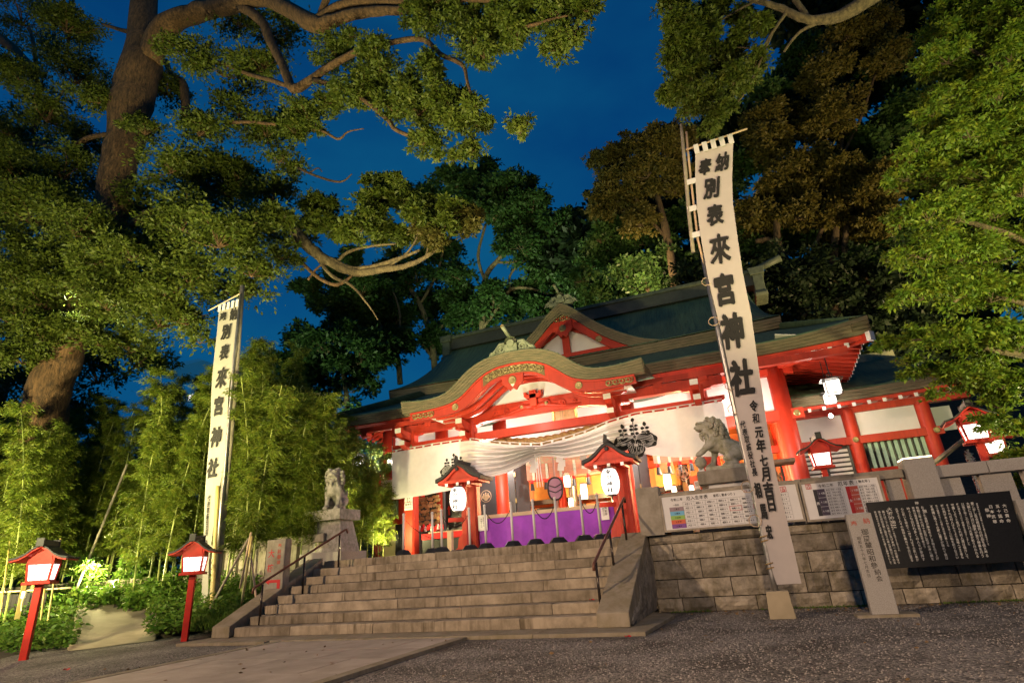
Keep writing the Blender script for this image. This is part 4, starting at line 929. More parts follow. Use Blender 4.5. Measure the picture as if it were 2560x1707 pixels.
for x in np.arange(CX-6.6, CX+7, 1.32): obj('beam_block', MB().box(x-.13, x+.13, YP-.15, YP+.15, 5.56, 5.695), WHT if False else RED, eb, bevel=.01)
# ---- lower roof: eave edge, soffit, rafters
YE = 17.3; XL, XR = -14.14, 4.08
def eave_z(x):
    a = max(0, (x-1.2)/(XR-1.2)); b = max(0, (-12.2-x)/(XL+12.2)*-1) if False else max(0, (-12.0-x)/(-12.0-XL))
    return 6.50+.27*a*a+.08*b*b
xs = np.linspace(XL, XR, 60).tolist()
tiers('eave_edge', [(x, eave_z(x)) for x in xs], [(x, eave_z(x)-.33-.16*max(0, (x-1.5)/(XR-1.5))**2) for x in xs], YE, YE+.4, BARK_F, hall, 4)
def lroof(u, v):
    x0 = XL+(XR-XL)*u; x1 = -13.3+(2.2+13.3)*u; e = eave_z(x0)
    return (x0+(x1-x0)*v, YE+.02+3.9*v, e+.012+(8.15-e)*(.86*v+.14*v*v))
obj('lower_roof', MB().grid(lroof, 40, 8), COPPER, hall, smooth=True, solid=.02, normals=False)
def side_z(y): return eave_z(XR)-.30*min(1, (y-YE)/3.0)**.8*.9
for s, X0 in ((1, XR), (-1, XL)):
    ys = np.linspace(YE, 27, 30).tolist()
    for k in range(3):
        mb = MB(); top = [(y, side_z(y)-.11*k) for y in ys]; bot = [(y, side_z(y)-.11*(k+1)+.004-(.05*max(0, 1-(y-YE)/2)**2)) for y in ys]
        n = len(ys); xa, xb = X0-s*.022*k, X0-s*.45
        vs = [(xa, y, z) for y, z in top]+[(xa, y, z) for y, z in bot]+[(xb, y, z) for y, z in top]+[(xb, y, z) for y, z in bot]; fs = []
        for i in range(n-1): fs += [(i, i+1, n+i+1, n+i), (i, 2*n+i, 2*n+i+1, i+1), (n+i, n+i+1, 3*n+i+1, 3*n+i), (2*n+i, 3*n+i, 3*n+i+1, 2*n+i+1)]
        mb.add(vs, fs); obj('side_eave_edge', mb, BARK_F, hall)
    def sroof(u, v, X0=X0, s=s): return (X0-s*1.85*v, YE+.05+.02*v+9.6*u+3.2*v*(1-u), side_z(YE+9.6*u)+.012+(8.15-side_z(YE+9.6*u))*v)
    obj('side_roof', MB().grid(sroof, 12, 4), COPPER, hall, smooth=True, normals=False, solid=.02)
fas = MB().strip([(x, eave_z(x)-.335-.16*max(0, (x-1.5)/(XR-1.5))**2) for x in xs], [(x, eave_z(x)-.47-.16*max(0, (x-1.5)/(XR-1.5))**2) for x in xs], YE+.14, YE+.24); obj('eave_board', fas, RED, hall)
YW = 19.7
def soff(u, v):
    x = XL+.2+(XR-XL-.4)*u; return (x, YE+.25+(YW-YE-.25)*v, eave_z(x)-.44+.55*v)
obj('soffit', MB().grid(soff, 30, 2), WHT, hall, normals=False, solid=.02)
i = 0
for x in np.arange(XL+.35, XR-.3, .43):
    z = eave_z(x)-.55-.12*max(0, (x-1.5)/(XR-1.5))**2; ov = 0 if abs(x-CX) > 3.6 else .0
    r = obj('rafter', MB().beam((x, YE+.14, z), (x, YW+.0, z+.56), .10, .115), RED, hall)
    obj('rafter_end', MB().box(x-.055, x+.055, YE+.115, YE+.135, z-.065, z+.065), WHT, r)
def ssoff(u, v): y = YE+.3+8*u; return (XR-.30-(XR-.3-1.7)*v, y, side_z(y)-.43+.5*v)
obj('side_soffit', MB().grid(ssoff, 8, 2), WHT, hall, normals=False, solid=.02)
for y in np.arange(YE+.55, 25.5, .36):
    z = side_z(y)-.53; r = obj('side_rafter', MB().beam((XR-.18, y, z), (1.75, y, z+.50), .10, .11), RED, hall); obj('rafter_end', MB().box(XR-.178, XR-.16, y-.055, y+.055, z-.06, z+.06), WHT, r)
hr = obj('hip_rafter', MB().beam((XR-.12, YE+.12, eave_z(XR)-.60), (1.6, YW, 6.4), .17, .24), RED, hall); obj('rafter_end', MB().beam((XR-.02, YE+.02, eave_z(XR)-.605), (XR-.11, YE+.11, eave_z(XR)-.60), .19, .26), WHT, hr)
for y in np.arange(YE+.5, 25, .36):
    z = side_z(y)-.53; obj('side_rafter', MB().beam((XL+.18, y, z-.02), (-13.2, y, z+.30), .10, .11), RED, hall)
# ---- hall front: columns, beams, panels
HC = [-13.2, -10.75, -8.25, -3.35, -.85, 1.62]
for x in HC:
    rr = .27
    o = obj('hall_column', MB().lathe([(rr, 1.28), (rr, 6.3), (0, 6.3)], (x, YW, 0), 20), RED, hall, smooth=True); o.data.polygons.foreach_set('use_smooth', [True]*len(o.data.polygons))
    bracket(x, YW, 6.42, 1.0)
obj('long_beam', MB().box(-13.9, 2.15, YW-.20, YW+.20, 4.60, 4.92), RED, hall)
obj('head_beam', MB().box(-13.9, 2.15, YW-.15, YW+.15, 6.10, 6.33), RED, hall)
for x in (-13.4, 1.95): disc('boss', (x, YW-.21, 4.76), .10, BRASS, hall)
for a, b in zip(HC, HC[1:]):
    obj('plaster_panel', MB().box(a+.25, b-.25, YW+.02, YW+.06, 4.93, 6.09), PLA, hall)
obj('upper_wall', MB().box(-13.3, 1.7, YW+.05, YW+.10, 6.34, 7.25), PLA, hall)
for a, b in ((HC[0], HC[1]), (HC[1], HC[2])): obj('back_panel', MB().box(a+.2, b-.2, YW+.12, YW+.18, 1.28, 4.6), DWOOD, hall)
obj('flank_wall', MB().box(-13.35, -13.25, YW+.25, 27, 1.28, 6.2), PLA, hall)
# right flank of the hall
obj('flank_wall', MB().box(1.58, 1.66, YW+.25, 27, 1.28, 6.2), PLA, hall)
for z in (4.76, 6.2): obj('flank_beam', MB().box(1.5, 1.80, YW+.28, 27, z-.15, z+.13), RED, hall)
for y in (22.2, 24.6): obj('hall_column', MB().lathe([(.25, 1.28), (.25, 6.3)], (1.62, y, 0), 16), RED, hall, smooth=True)
# ---- upper roof
YU = 21.0; UL, UR = -14.15, 2.35; YR_, ZR_ = 26.0, 12.1
def ucur(v): return YU+(YR_-YU)*v, 8.5+(ZR_-8.5)*(.55*v+.45*v*v)
uz = lambda x: 8.46+.10*abs((x-CX)/8.2)**3
xs2 = np.linspace(UL, UR, 40).tolist()
tiers('upper_eave_edge', [(x, uz(x)) for x in xs2], [(x, uz(x)-.40) for x in xs2], YU, YU+.5, BARK_F, hall, 4)
def uroof(u, v):
    y, z = ucur(v); wid = (UR-UL)/2-.62*(v**.6); return ((UL+UR)/2+(2*u-1)*wid, y, z+(uz(UL)-8.46)*abs(2*u-1)**3*(1-v)+.01)
obj('upper_roof', MB().grid(uroof, 40, 16), COPPER, hall, smooth=True, normals=False, solid=.02)
obj('upper_roof_back', MB().grid(lambda u, v: (uroof(u, v)[0], 2*YR_-uroof(u, v)[1], uroof(u, v)[2]), 10, 8), COPPER, hall, normals=False)
us = MB()
for k in range(1, 60):
    u = k/60
    for j in range(5): us.beam(Vector(uroof(u, j/5))+Vector((0, 0, .01)), Vector(uroof(u, (j+1)/5))+Vector((0, 0, .01)), .012)
o = obj('roof_seam', us, SEAM, hall); o['kind'] = 'stuff'
for s in (0, 1):                            # thick verges
    sg = -1 if s == 0 else 1
    for k in range(3):
        vs = []; fs = []; n = 17
        for i in range(n):
            x, y, z = uroof(s, i/(n-1)); vs += [(x-sg*.02*k, y, z-.13*k), (x-sg*.02*k, y, z-.13*(k+1)+.004), (x-sg*.5, y, z-.13*k), (x-sg*.5, y, z-.13*(k+1)+.004)]
        for i in range(n-1):
            a = 4*i; fs += [(a, a+4, a+5, a+1), (a, a+2, a+6, a+4), (a+1, a+5, a+7, a+3)]
        obj('verge_edge', MB().add(vs, fs), BARK_F, hall)
obj('gable_wall', MB().add([(UR-.9, YU+.3, 8.3), (UR-.9, 2*YR_-YU-.3, 8.3), (UR-.9, YR_, 11.8)], [(0, 1, 2)]), RED, hall, solid=.05)
obj('gable_wall', MB().add([(UL+.9, YU+.3, 8.3), (UL+.9, 2*YR_-YU-.3, 8.3), (UL+.9, YR_, 11.8)], [(0, 1, 2)]), RED, hall, solid=.05)
rL, rR = -13.55, 2.35
obj('ridge', MB().box(rL, rR, YR_-.35, YR_+.35, ZR_-.15, 12.52), mat('dark ridge courses', (.045, .055, .045), .6, .3, 6), hall)
obj('ridge_cap', MB().box(rL-.12, rR+.12, YR_-.45, YR_+.45, 12.523, 12.70), PAT_D, hall, bevel=.03)
for x, s in ((rL, -1), (rR, 1)):
    e = MB(); e.box(x-.22, x+.22, YR_-.55, YR_+.55, ZR_-.6, 12.35).prism([(x-.30, 12.35), (x+.30, 12.35), (x+.36, 12.72), (x-.36, 12.72)], YR_-.6, YR_+.6)
    for k in range(5): e.tube([(x-.26, YR_-.50+.25*k, ZR_-.7), (x+.26, YR_-.5+.25*k, ZR_-.7)], .16, 8)
    o = obj('ridge_end', e, PAT_D, hall, bevel=.03)
obj('ridge_tube', MB().tube([(rR+.1, YR_-.1, 12.78), (rR+1.15, YR_-.2, 13.05)], [.15, .17], 10), PAT_D, hall, smooth=True)
# ---- dormer gable
YC = 21.25
CT = [(0, 11.12), (.25, 11.0), (.6, 10.72), (1.1, 10.22), (1.7, 9.72), (2.4, 9.24), (3.2, 8.82), (4.0, 8.60), (4.75, 8.48)]
th = lambda d: .50-.02*d
ct = sym(CT, 33); cb = [(x, z-th(abs(x-CX))) for x, z in ct]
tiers('dormer_edge', ct, cb, YC, YC+.4, BARK_F, hall, 4)
cbb = [(x, z-.42+.03*abs(x-CX)) for x, z in cb]
obj('dormer_bargeboard', MB().strip([(x, z-.01) for x, z in cb], cbb, YC+.14, YC+.26), RED, hall)
def croof(u, v):
    i = u*(len(ct)-1); a = int(min(i, len(ct)-2)); f = i-a; x = ct[a][0]*(1-f)+ct[a+1][0]*f; z = ct[a][1]*(1-f)+ct[a+1][1]*f
    return (x, YC+.02+v*4.5, z+.012)
obj('dormer_roof', MB().grid(croof, 64, 3), COPPER, hall, smooth=True, normals=False, solid=.02)
dw = [(x, z) for x, z in cbb if abs(x-CX) < 2.7]
obj('dormer_plaster', MB().prism([(x, z+.05) for x, z in dw]+[(CX+2.7, 8.55), (CX-2.7, 8.55)], YC+.50, YC+.55), PLA, hall)
obj('king_post', MB().box(CX-.15, CX+.15, YC+.34, YC+.49, 8.8, 10.1), RED, hall)
obj('dormer_tie', MB().box(CX-3.1, CX+3.1, YC+.30, YC+.50, 8.60, 8.92), RED, hall)
for sx in (-1, 1): obj('dormer_strut', MB().beam((CX+sx*2.3, YC+.42, 8.93), (CX+sx*.2, YC+.42, 10.05), .12, .16), RED, hall); disc('boss', (CX+sx*1.45, YC+.13, 9.22), .14, BRASS, hall)
obj('dormer_pendant', MB().prism([(CX-.42, 10.3), (CX+.42, 10.3), (CX+.42, 9.9), (CX+.25, 9.75), (CX+.12, 9.55), (CX, 9.68), (CX-.12, 9.55), (CX-.25, 9.75), (CX-.42, 9.9)], YC+.05, YC+.13), RED, hall, bevel=.015)
disc('pendant_boss', (CX, YC+.045, 9.98), .15, BRASS, hall, .04)
scrollplate('brass_plate', lambda f: (Vector((CX-.35+.7*f, YC+.13, 10.45)), None), 3, .16, hall)
ridge_ornament('dormer_ornament', CX, YC+.2, 11.2, .72)
obj('dormer_ridge', MB().box(CX-.22, CX+.22, YC+.25, YC+4.5, 11.05, 11.5), MATS['dark ridge courses'], hall)

# ================================================================ WHITE CURTAIN WITH CRESTS
YCU = 16.70
def wz(pts): return [(P(x, y, YCU).x, P(x, y, YCU).z) for x, y in pts]
CT_ = wz([(980, 1131), (1030, 1122), (1100, 1111), (1177, 1100), (1230, 1107), (1290, 1112), (1352, 1113), (1400, 1100), (1460, 1083), (1520, 1058), (1590, 1036), (1700, 1020), (1806, 1003)])
CB_ = wz([(990, 1247), (1060, 1238), (1130, 1224), (1172, 1205), (1220, 1195), (1262, 1184), (1300, 1166), (1332, 1148), (1351, 1139), (1375, 1140), (1411, 1145), (1462, 1138), (1510, 1128), (1568, 1126), (1630, 1138), (1690, 1143), (1780, 1141)])
XC0, XC1 = CT_[0][0], CT_[-1][0]
def curtain_pt(u, v, off=0):               # u along, v from the top hem to the bottom hem
    x = XC0+(XC1-XC0)*u
    zt_ = float(np.interp(x, [p[0] for p in CT_], [p[1] for p in CT_])); zb_ = float(np.interp(x, [p[0] for p in CB_], [p[1] for p in CB_]))
    d = abs(x-(CX+.02)); w = max(0, 1-max(0, d-.4)/2.3) if x < CX else max(0, 1-max(0, d-.2)/3.6)*.8
    w = w**.8
    y = YCU+(.22*w)*math.sin(v*2*math.pi*(6.0 if x < CX else 4.5)+.5*math.sin(2*x))*min(1, 4*v)*min(1, 5*(1-v))+.025*math.sin(x*2.3+2*v)+.012*math.sin(x*6.1-1.5*v)-.12*w*math.sin(math.pi*v)
    return Vector((x, y+off, zt_+(zb_-zt_)*v))
cur = thing('shrine_curtain', 'long white curtain with black paulownia crests, gathered up in the middle', 'curtain', (CX, YCU, 3.3))
obj('cloth', MB().grid(lambda u, v: curtain_pt(u, v), 160, 96), CLOTH, cur, smooth=True, normals=False)
lp = MB(); rope = []
for k in range(31):
    u = (k+.5)/31; p = curtain_pt(u, 0); lp.box(p.x-.035, p.x+.035, p.y-.006, p.y+.006, p.z-.03, p.z+.075)
for k in range(62): p = curtain_pt(k/61, 0); rope.append((p.x, p.y, p.z+.07))
o = obj('hanging_loop', lp, CLOTH, cur); o['kind'] = 'stuff'
obj('rope', MB().tube(rope, .014, 6), CLOTH, cur)
for k, x in enumerate((CX-.02, CX+.05, CX+.12)):
    p = P(1352, 1139, YCU); obj('tie_cord', MB().tube([(x, YCU-.1, p.z+.02), (x+.01, YCU-.12, p.z-.5), (x+.02*k, YCU-.11, p.z-.95)], .014, 6), CLOTH, cur)
def crest(px, py, wpx, lab):
    c = P(px, py, YCU); s = wpx*mpp(c)/2.0     # local units: the crest is about 2 wide
    us = lambda x: (x-XC0)/(XC1-XC0)
    def mp(off):
        def f(a, b):
            x = c.x+a*s; z = c.z+b*s; zt_ = float(np.interp(x, [p[0] for p in CT_], [p[1] for p in CT_])); zb_ = float(np.interp(x, [p[0] for p in CB_], [p[1] for p in CB_]))
            v = (zt_-z)/(zt_-zb_); q = curtain_pt(us(x), min(1, max(0, v))); return Vector((x, q.y-off, z))
        return f
    f1, f2 = mp(.022), mp(.030); bk = MB(); wh = MB()
    def fan(mb, f, cx, cy, pts):
        n = len(pts); vs = [f(cx, cy)]+[f(cx+(a-cx)*.5, cy+(b-cy)*.5) for a, b in pts]+[f(a, b) for a, b in pts]
        mb.add(vs, [(0, 1+i, 1+(i+1) % n) for i in range(n)]+[(1+i, 1+n+i, 1+n+(i+1) % n, 1+(i+1) % n) for i in range(n)])
    def leaf(rot, L_, Wd):
        pts = []
        for k in range(40):
            t = 2*math.pi*k/40; r = 1+.055*math.cos(7*t); a = math.sin(t)*Wd*r*(.78+.22*(-math.cos(t))); b = -L_*.5+math.cos(t)*L_*.52*r
            pts.append((a*math.cos(rot)-b*math.sin(rot), a*math.sin(rot)+b*math.cos(rot)+.08))
        cx, cy = L_*.5*math.sin(rot), -L_*.5*math.cos(rot)+.08; fan(bk, f1, cx, cy, pts)
        def ln(ps, w=.012):
            for (a, b), (a2, b2) in zip(ps, ps[1:]):
                dx, dy = a2-a, b2-b; l = math.hypot(dx, dy) or 1; nx, ny = -dy/l*w, dx/l*w; q = [(a+nx, b+ny), (a2+nx, b2+ny), (a2-nx, b2-ny), (a-nx, b-ny)]
                wh.add([f2(x*math.cos(rot)-y*math.sin(rot), x*math.sin(rot)+y*math.cos(rot)+.08) for x, y in q], [(0, 1, 2, 3)])
        ln([(0, -.04), (0, -L_*.94)])
        for sx in (-1, 1):
            for k in range(1, 5):
                r = k/5.2; ln([(sx*Wd*r*math.sin(t)*.95, -.06-L_*.44*(1-math.cos(t))*(1.06-.03*k)) for t in np.linspace(.25, 2.5, 9)])
    leaf(math.pi/2*.80, 1.12, .46); leaf(-math.pi/2*.80, 1.12, .46); leaf(0, 1.0, .52)
    def stalk(x0, n, top):
        for (a, b, a2, b2) in [(x0-.02, .10, x0+.02, top)]: rr = [(a, b), (a2, b), (a2, b2), (a, b2)]; bk.add([f1(x, y) for x, y in rr], [(0, 1, 2, 3)])
        for k in range(n):
            y = .28+k*.20
            for sx in (-1, 1): fan(bk, f1, x0+sx*.12, y, [(x0+sx*.12+.10*math.cos(t)*(1+.15*math.cos(3*t)), y+.078*math.sin(t)) for t in np.linspace(0, 2*math.pi, 14, endpoint=False)])
        fan(bk, f1, x0, top, [(x0+.095*math.sin(t), top+.10*math.cos(t)*(1+.2*max(0, math.cos(t))**4)) for t in np.linspace(0, 2*math.pi, 14, endpoint=False)])
    stalk(0, 3, .98); stalk(-.56, 2, .70); stalk(.56, 2, .70)
    o = obj('crest', bk, INK, cur, normals=False); o['label'] = lab; obj('crest_veins', wh, CLOTH, o, normals=False)
crest(1588, 1097, 98, 'black paulownia crest to the right of the lantern roof'); crest(1136, 1172, 70, 'black paulownia crest half hidden by the left lantern roof')
# rice straw rope and folded paper strips behind the curtain
sh = thing('straw_rope', 'thick twisted straw rope hung under the porch beam above the curtain', 'rope', (CX, 17.35, 4.3))
pts = [P(x, y, 17.35) for x, y in ((1225, 1099), (1290, 1106), (1340, 1104), (1390, 1096), (1440, 1083), (1490, 1070), (1530, 1056))]
for k in range(3):
    pp = []
    for i in range(61):
        f = i/60*(len(pts)-1); a = int(min(f, len(pts)-2)); q = pts[a].lerp(pts[a+1], f-a); t = i*.55+k*2.09; pp.append(q+Vector((0, .075*math.cos(t), .075*math.sin(t))))
    obj('strand', MB().tube(pp, .085, 7), STRAW, sh, smooth=True)
def shide(px, py, lab):
    c = P(px, py, 17.2); mb = MB(); q = .15
    for k, (dx, dz, a) in enumerate(((-.03, .10, .5), (.04, -.04, .75), (0, -.16, .6))):
        mb.prism([(c.x+dx+q*math.cos(a+t), c.z+dz+q*math.sin(a+t)) for t in (0, math.pi/2, math.pi, 1.5*math.pi)], 17.2-.02*k, 17.204-.02*k)
    tag(obj('paper_streamer', mb, PAPER), lab, 'paper streamer', 'white paper streamers under the straw rope')
shide(1333, 1160, 'folded white paper streamer left of the curtain tie'); shide(1402, 1155, 'folded white paper streamer right of the curtain tie'); shide(1462, 1150, 'folded white paper streamer next to the right lantern roof')

# ================================================================ PAPER LANTERN STANDS
def lantern_stand(lab, loc):
    t = thing('lantern_stand', lab, 'lantern stand', loc, 'roofed stands with white paper lanterns', world=False)
    obj('post', MB().box(-.08, .08, -.08, .08, 0, 2.36), RED, t, bevel=.012)
    obj('brace', MB().prism([(-.085, .0), (-.42, .0), (-.40, .12), (-.26, .22), (-.22, .48), (-.085, .62)], -.04, .04), RED, t)
    obj('arm', MB().beam((0, -.02, 1.02), (-.42, -.30, 1.02), .10, .12), RED, t)
    obj('arm', MB().beam((0, -.02, 2.02), (-.02, -.40, 2.02), .08, .10), RED, t)
    pr = [(0, 2.60), (.16, 2.51), (.34, 2.35), (.52, 2.23), (.74, 2.16)]; full = [(-x, z) for x, z in pr[:0:-1]]+pr
    obj('roof', MB().strip([(x*1.03, z+.10) for x, z in full], [(x*1.03, z) for x, z in full], -.46, .46), ROOFD, t)
    rs = MB()
    for k in range(9):
        for sx in (-1, 1): rs.box(sx*.74-.035, sx*.74+.035, -.45+k*.105, -.37+k*.105, 2.14, 2.23)
    o = obj('tile_end', rs, ROOFD, t); o['kind'] = 'stuff'
    rg = MB().box(-.055, .055, -.50, .50, 2.68, 2.78); rg.prism([(-.07, 2.67), (.07, 2.67), (.05, 2.88), (-.02, 2.92)], -.53, -.47); obj('ridge', rg, ROOFD, t)
    obj('gable_board', MB().strip([(x*.94, z-.002) for x, z in full], [(x*.94, z-.09) for x, z in full], -.42, .42), RED, t)
    obj('gable_infill', MB().prism([(-.50, 2.18), (.50, 2.18), (0, 2.54)], -.33, -.31), RED, t)
    for y in (-.36, .3): obj('cross_beam', MB().box(-.56, .56, y-.04, y+.04, 2.09, 2.18), RED, t)
    for x in (-.38, 0, .38):
        b = obj('side_beam', MB().box(x-.04, x+.04, -.44, .42, 2.005, 2.085), RED, t); obj('beam_end', MB().box(x-.045, x+.045, -.46, -.44, 2.0, 2.09), WHT, b)
    obj('pendant', MB().lathe([(0, -.04), (.05, -.04), (.07, 0), (.05, .02)], (0, -.47, 2.50), 6, 'y'), ROOFD, t)
    cz, hh, rr = 1.60, .70, .255
    pf = [(.125, cz-hh/2)]+[(.125+(rr-.125)*math.sin(math.pi*(i+.5)/16)**.5-(.005 if i % 2 else 0), cz-hh/2+hh*(i+.5)/16) for i in range(16)]+[(.125, cz+hh/2)]
    L_ = obj('paper_lantern', MB().lathe(pf, (-.02, -.40, 0), 24), PAPERL, t, smooth=True)
    for h in (cz-hh/2-.03, cz+hh/2-.005): obj('lantern_ring', MB().lathe([(0, h), (.13, h), (.13, h+.035), (0, h+.035)], (-.02, -.40, 0), 20), BLACK, L_)
    obj('hook', MB().tube([(-.02, -.40, cz+hh/2), (-.02, -.40, 2.03)], .012, 6), BLACK, L_)
    obj('tassel', MB().tube([(-.02, -.40, cz-hh/2), (-.02, -.40, cz-hh/2-.14)], [.03, .012], 6), BLACK, L_)
    tx = MB()
    def fn(u, v):
        a = u/.25+.10; r = .265-.10*max(0, abs(v-cz)-.22); return Vector((-.02+r*math.sin(a), -.40-r*math.cos(a), v))
    
    for i_, ch in enumerate('來宮神社'):
        for q, dx in enumerate((0, .05, -.05)): put_glyph(tx, ch, dx*.15, cz+(1.5-i_)*.158, .178, .145, lambda u, v, q=q: fn(u, v)+Vector((0, -.001*q, 0)), 0 if ch == '來' else .016)
    pass; obj('lettering', tx, INK, L_, normals=False)
    mk = MB()
    for sx in (-1, 1):
        for k in range(6): mk.add([fn(sx*.20+.016*math.cos(a)+.03*(k % 2), cz+.13-.04*k+.018*math.sin(a)) for a in np.linspace(0, 6.28, 8, endpoint=False)], [tuple(range(8))])
    obj('crest_mark', mk, CARV, L_, normals=False)
    return t
YLT = 16.25
a = P(1163, 1300, YLT); b = P(1541, 1250, YLT)
l0 = lantern_stand('roofed red stand with a glowing paper lantern, left of the purple cloth', (a.x, YLT, 1.28))
dup(l0, (b.x, YLT, 1.28), 0, 'roofed red stand with a glowing paper lantern, right of the purple cloth')
for x in (a.x, b.x): lamp('paper_lantern_light', 'POINT', (x-.02, YLT-.85, 2.85), 30, (1, .88, .74), .2)

# ================================================================ OFFERING FRONT WITH PURPLE CLOTH
def offering():
    Y0 = 16.95; x0, x1 = P(1200, 1320, Y0).x, P(1536, 1280, Y0).x
    zt_ = P(1370, 1272, Y0).z
    t = thing('offering_box', 'long offering box draped in purple cloth between the porch columns', 'offering box', ((x0+x1)/2, Y0, 1.28))
    obj('box_body', MB().box(x0+.05, x1-.02, Y0+.12, Y0+1.1, 1.30, zt_-.12), DWOOD, t)
    obj('top_plank', MB().box(x0-.02, x1, Y0-.03, Y0+.12, zt_-.11, zt_), PALEW, t, bevel=.008); obj('top_plank', MB().box(x1-.11, x1, Y0+.121, Y0+1.1, zt_-.11, zt_), PALEW, t, bevel=.008)
    def cl(u, v): x = x0+(x1-x0)*u; return (x, Y0-.035-.05*v-.025*v*math.sin(7.5*x+1)-.012*math.sin(19*x)*v, zt_-.115-(zt_-1.42)*v+.0)
    obj('purple_cloth', MB().grid(cl, 70, 14), PURP, t, smooth=True, normals=False)
    def cs(u, v): return (x1+.02+.05*v*math.sin(5*u+1)+.10*v*u, Y0-.03+1.1*u, zt_-.115-(zt_-1.45)*v)
    obj('purple_cloth', MB().grid(cs, 14, 10), PURP, t, smooth=True, normals=False)
    def notice(px0, py0, px1, py1, lab):
        A, B = P(px0, py0, Y0-.12), P(px1, py1, Y0-.12); mb = MB().box(A.x, B.x, Y0-.125, Y0-.115, B.z, A.z); o = tag(obj('paper_notice', mb, PAPER), lab, 'notice')
        tx = MB(); fn = plane_fn((A.x, Y0-.128, B.z), (1, 0, 0), (0, 0, 1)); w, h = B.x-A.x, A.z-B.z
        write(tx, '御神前参', w*.66, h*.55, h*.15, fn, True); write(tx, '奉献守入口', w*.36, h*.5, h*.11, fn, True); obj('lettering', tx, CARV, o, normals=False)
    notice(1195, 1288, 1219, 1325, 'white paper notice hung at the left end of the purple cloth'); notice(1499, 1254, 1524, 1298, 'white paper notice hung at the right end of the purple cloth')
offering()
# loop ornament on a pole, and the rope of the bell
def bell_pole():
    c = P(1389, 1220, 17.6); t = thing('bell_rope', 'purple shield ornament on a thin bell rope above the purple cloth', 'bell rope', (c.x, 17.6, 2.0))
    mb = MB(); pts = [(c.x+.27*math.sin(a)*(1-.18*math.cos(a)*0+.12*math.cos(2*a)), c.z+.33*math.cos(a)*(1 if math.cos(a) > 0 else 1.1)) for a in np.linspace(0, 2*math.pi, 24, endpoint=False)]
    obj('shield', mb.prism(pts, 17.56, 17.64), mat('mauve lacquer', (.26, .09, .20), .4), t, bevel=.02)
    rm = MB().tube([(x, 17.555, z) for x, z in pts]+[(pts[0][0], 17.555, pts[0][1])], .028, 6)
    for dz in (-.1, .06): rm.tube([(c.x-.24, 17.55, c.z+dz+.06), (c.x, 17.55, c.z+dz-.04), (c.x+.24, 17.55, c.z+dz+.06)], .018, 5)
    obj('rim', rm, BLACK, t); obj('cord', MB().tube([(c.x, 17.6, 4.7), (c.x, 17.6, 1.9)], .035, 8), mat('mauve cord', (.35, .20, .16), .8), t)
bell_pole()

# ================================================================ INSIDE THE HALL
ins = thing('hall_interior', 'glowing orange interior of the hall seen above the purple cloth', 'hall interior', (CX, 23, 1.28))
YB = 25.5
ORW = mat('orange lacquer wall', (.56, .17, .035), .5, .25, 1.2); AMB = mat('amber screen', (.60, .33, .08), .6, .2, 2)
obj('back_wall', MB().box(-13, 1.5, YB, YB+.1, 1.28, 6.2), ORW, ins); obj('ceiling', MB().box(-13, 1.5, YW+.3, YB, 5.4, 5.5), ORW, ins); obj('floor', MB().box(-13, 1.5, YW+.3, YB, 1.75, 1.80), DWOOD, ins)
for i, x in enumerate((-11.6, -9.6, -7.5, -6.6, -5.1, -4.1, -2.2, -.4)):
    obj('inner_column', MB().lathe([(.17, 1.8), (.17, 5.4)], (x, 23.2 if i % 2 else 24.6, 0), 14), RED if i % 3 else BLACK, ins, smooth=True)
obj('inner_beam', MB().box(-13, 1.5, 23.05, 23.30, 4.1, 4.35), RED, ins); obj('inner_beam', MB().box(-13, 1.5, 24.9, 25.1, 3.3, 3.5), BLACK, ins)
GRB = mat('green painted frieze', (.22, .40, .05), .6, .6, 9)
for a, b in ((-8.2, -6.8), (-6.4, -5.3), (-4.9, -3.6), (-1.8, .6)): obj('frieze', MB().box(a, b, 24.7, 24.78, 2.75, 3.0), GRB, ins)
for x in (-12.2, -10.3, -8.6, -7.1, -5.8, -4.6, -3.0, -1.2, .6): obj('amber_screen', MB().box(x-.5, x+.5, YB-.10, YB-.05, 3.55, 4.9), AMB, ins); obj('lower_screen', MB().box(x-.42, x+.42, YB-.10, YB-.05, 1.9, 3.2), DWOOD, ins)
GRN = mat('yellow green brocade', (.42, .50, .03), .6)
obj('brocade', MB().prism([(-4.82, 1.9), (-4.55, 1.9), (-4.50, 3.5), (-4.62, 3.75), (-4.78, 3.5)], 22.0, 22.03), GRN, ins); obj('brocade', MB().prism([(-4.42, 1.9), (-4.22, 1.9), (-4.22, 3.5), (-4.32, 3.75), (-4.44, 3.5)], 22.0, 22.03), GRN, ins)
for x in (-8.9, -2.6): obj('slat_screen', MB().box(x-.3, x+.3, 21.8, 21.85, 3.6, 4.6), GREYW, ins)
vl = MB()
def hall_lantern(px, py, Y, h, lab, m=PANE2):
    c = P(px, py, Y); t = thing('hanging_lantern', lab, 'lantern', c.to_tuple(), 'lit lanterns inside the hall', world=False)
    obj('lamp_shade', MB().lathe([(.05*h, -.5*h), (.20*h, -.46*h), (.24*h, 0), (.20*h, .46*h), (.05*h, .5*h)], n=12), m, t, smooth=True)
    cp = MB()
    for z in (-.5, .48): cp.lathe([(0, z*h), (.22*h, z*h), (.22*h, z*h+.03), (0, z*h+.03)], n=12)
    obj('cap', cp, BLACK, t)
hall_lantern(1417, 1200, 22.6, .60, 'lit hall lantern behind the blind left of the black pillar'); hall_lantern(1460, 1229, 21.8, .62, 'lit hall lantern right of the black pillar behind the purple cloth')
hall_lantern(1669, 1205, 20.6, .58, 'lit hall lantern beside the round white crest'); hall_lantern(1428, 1258, 19.0, .38, 'small lit lantern just above the purple cloth', PANE2)
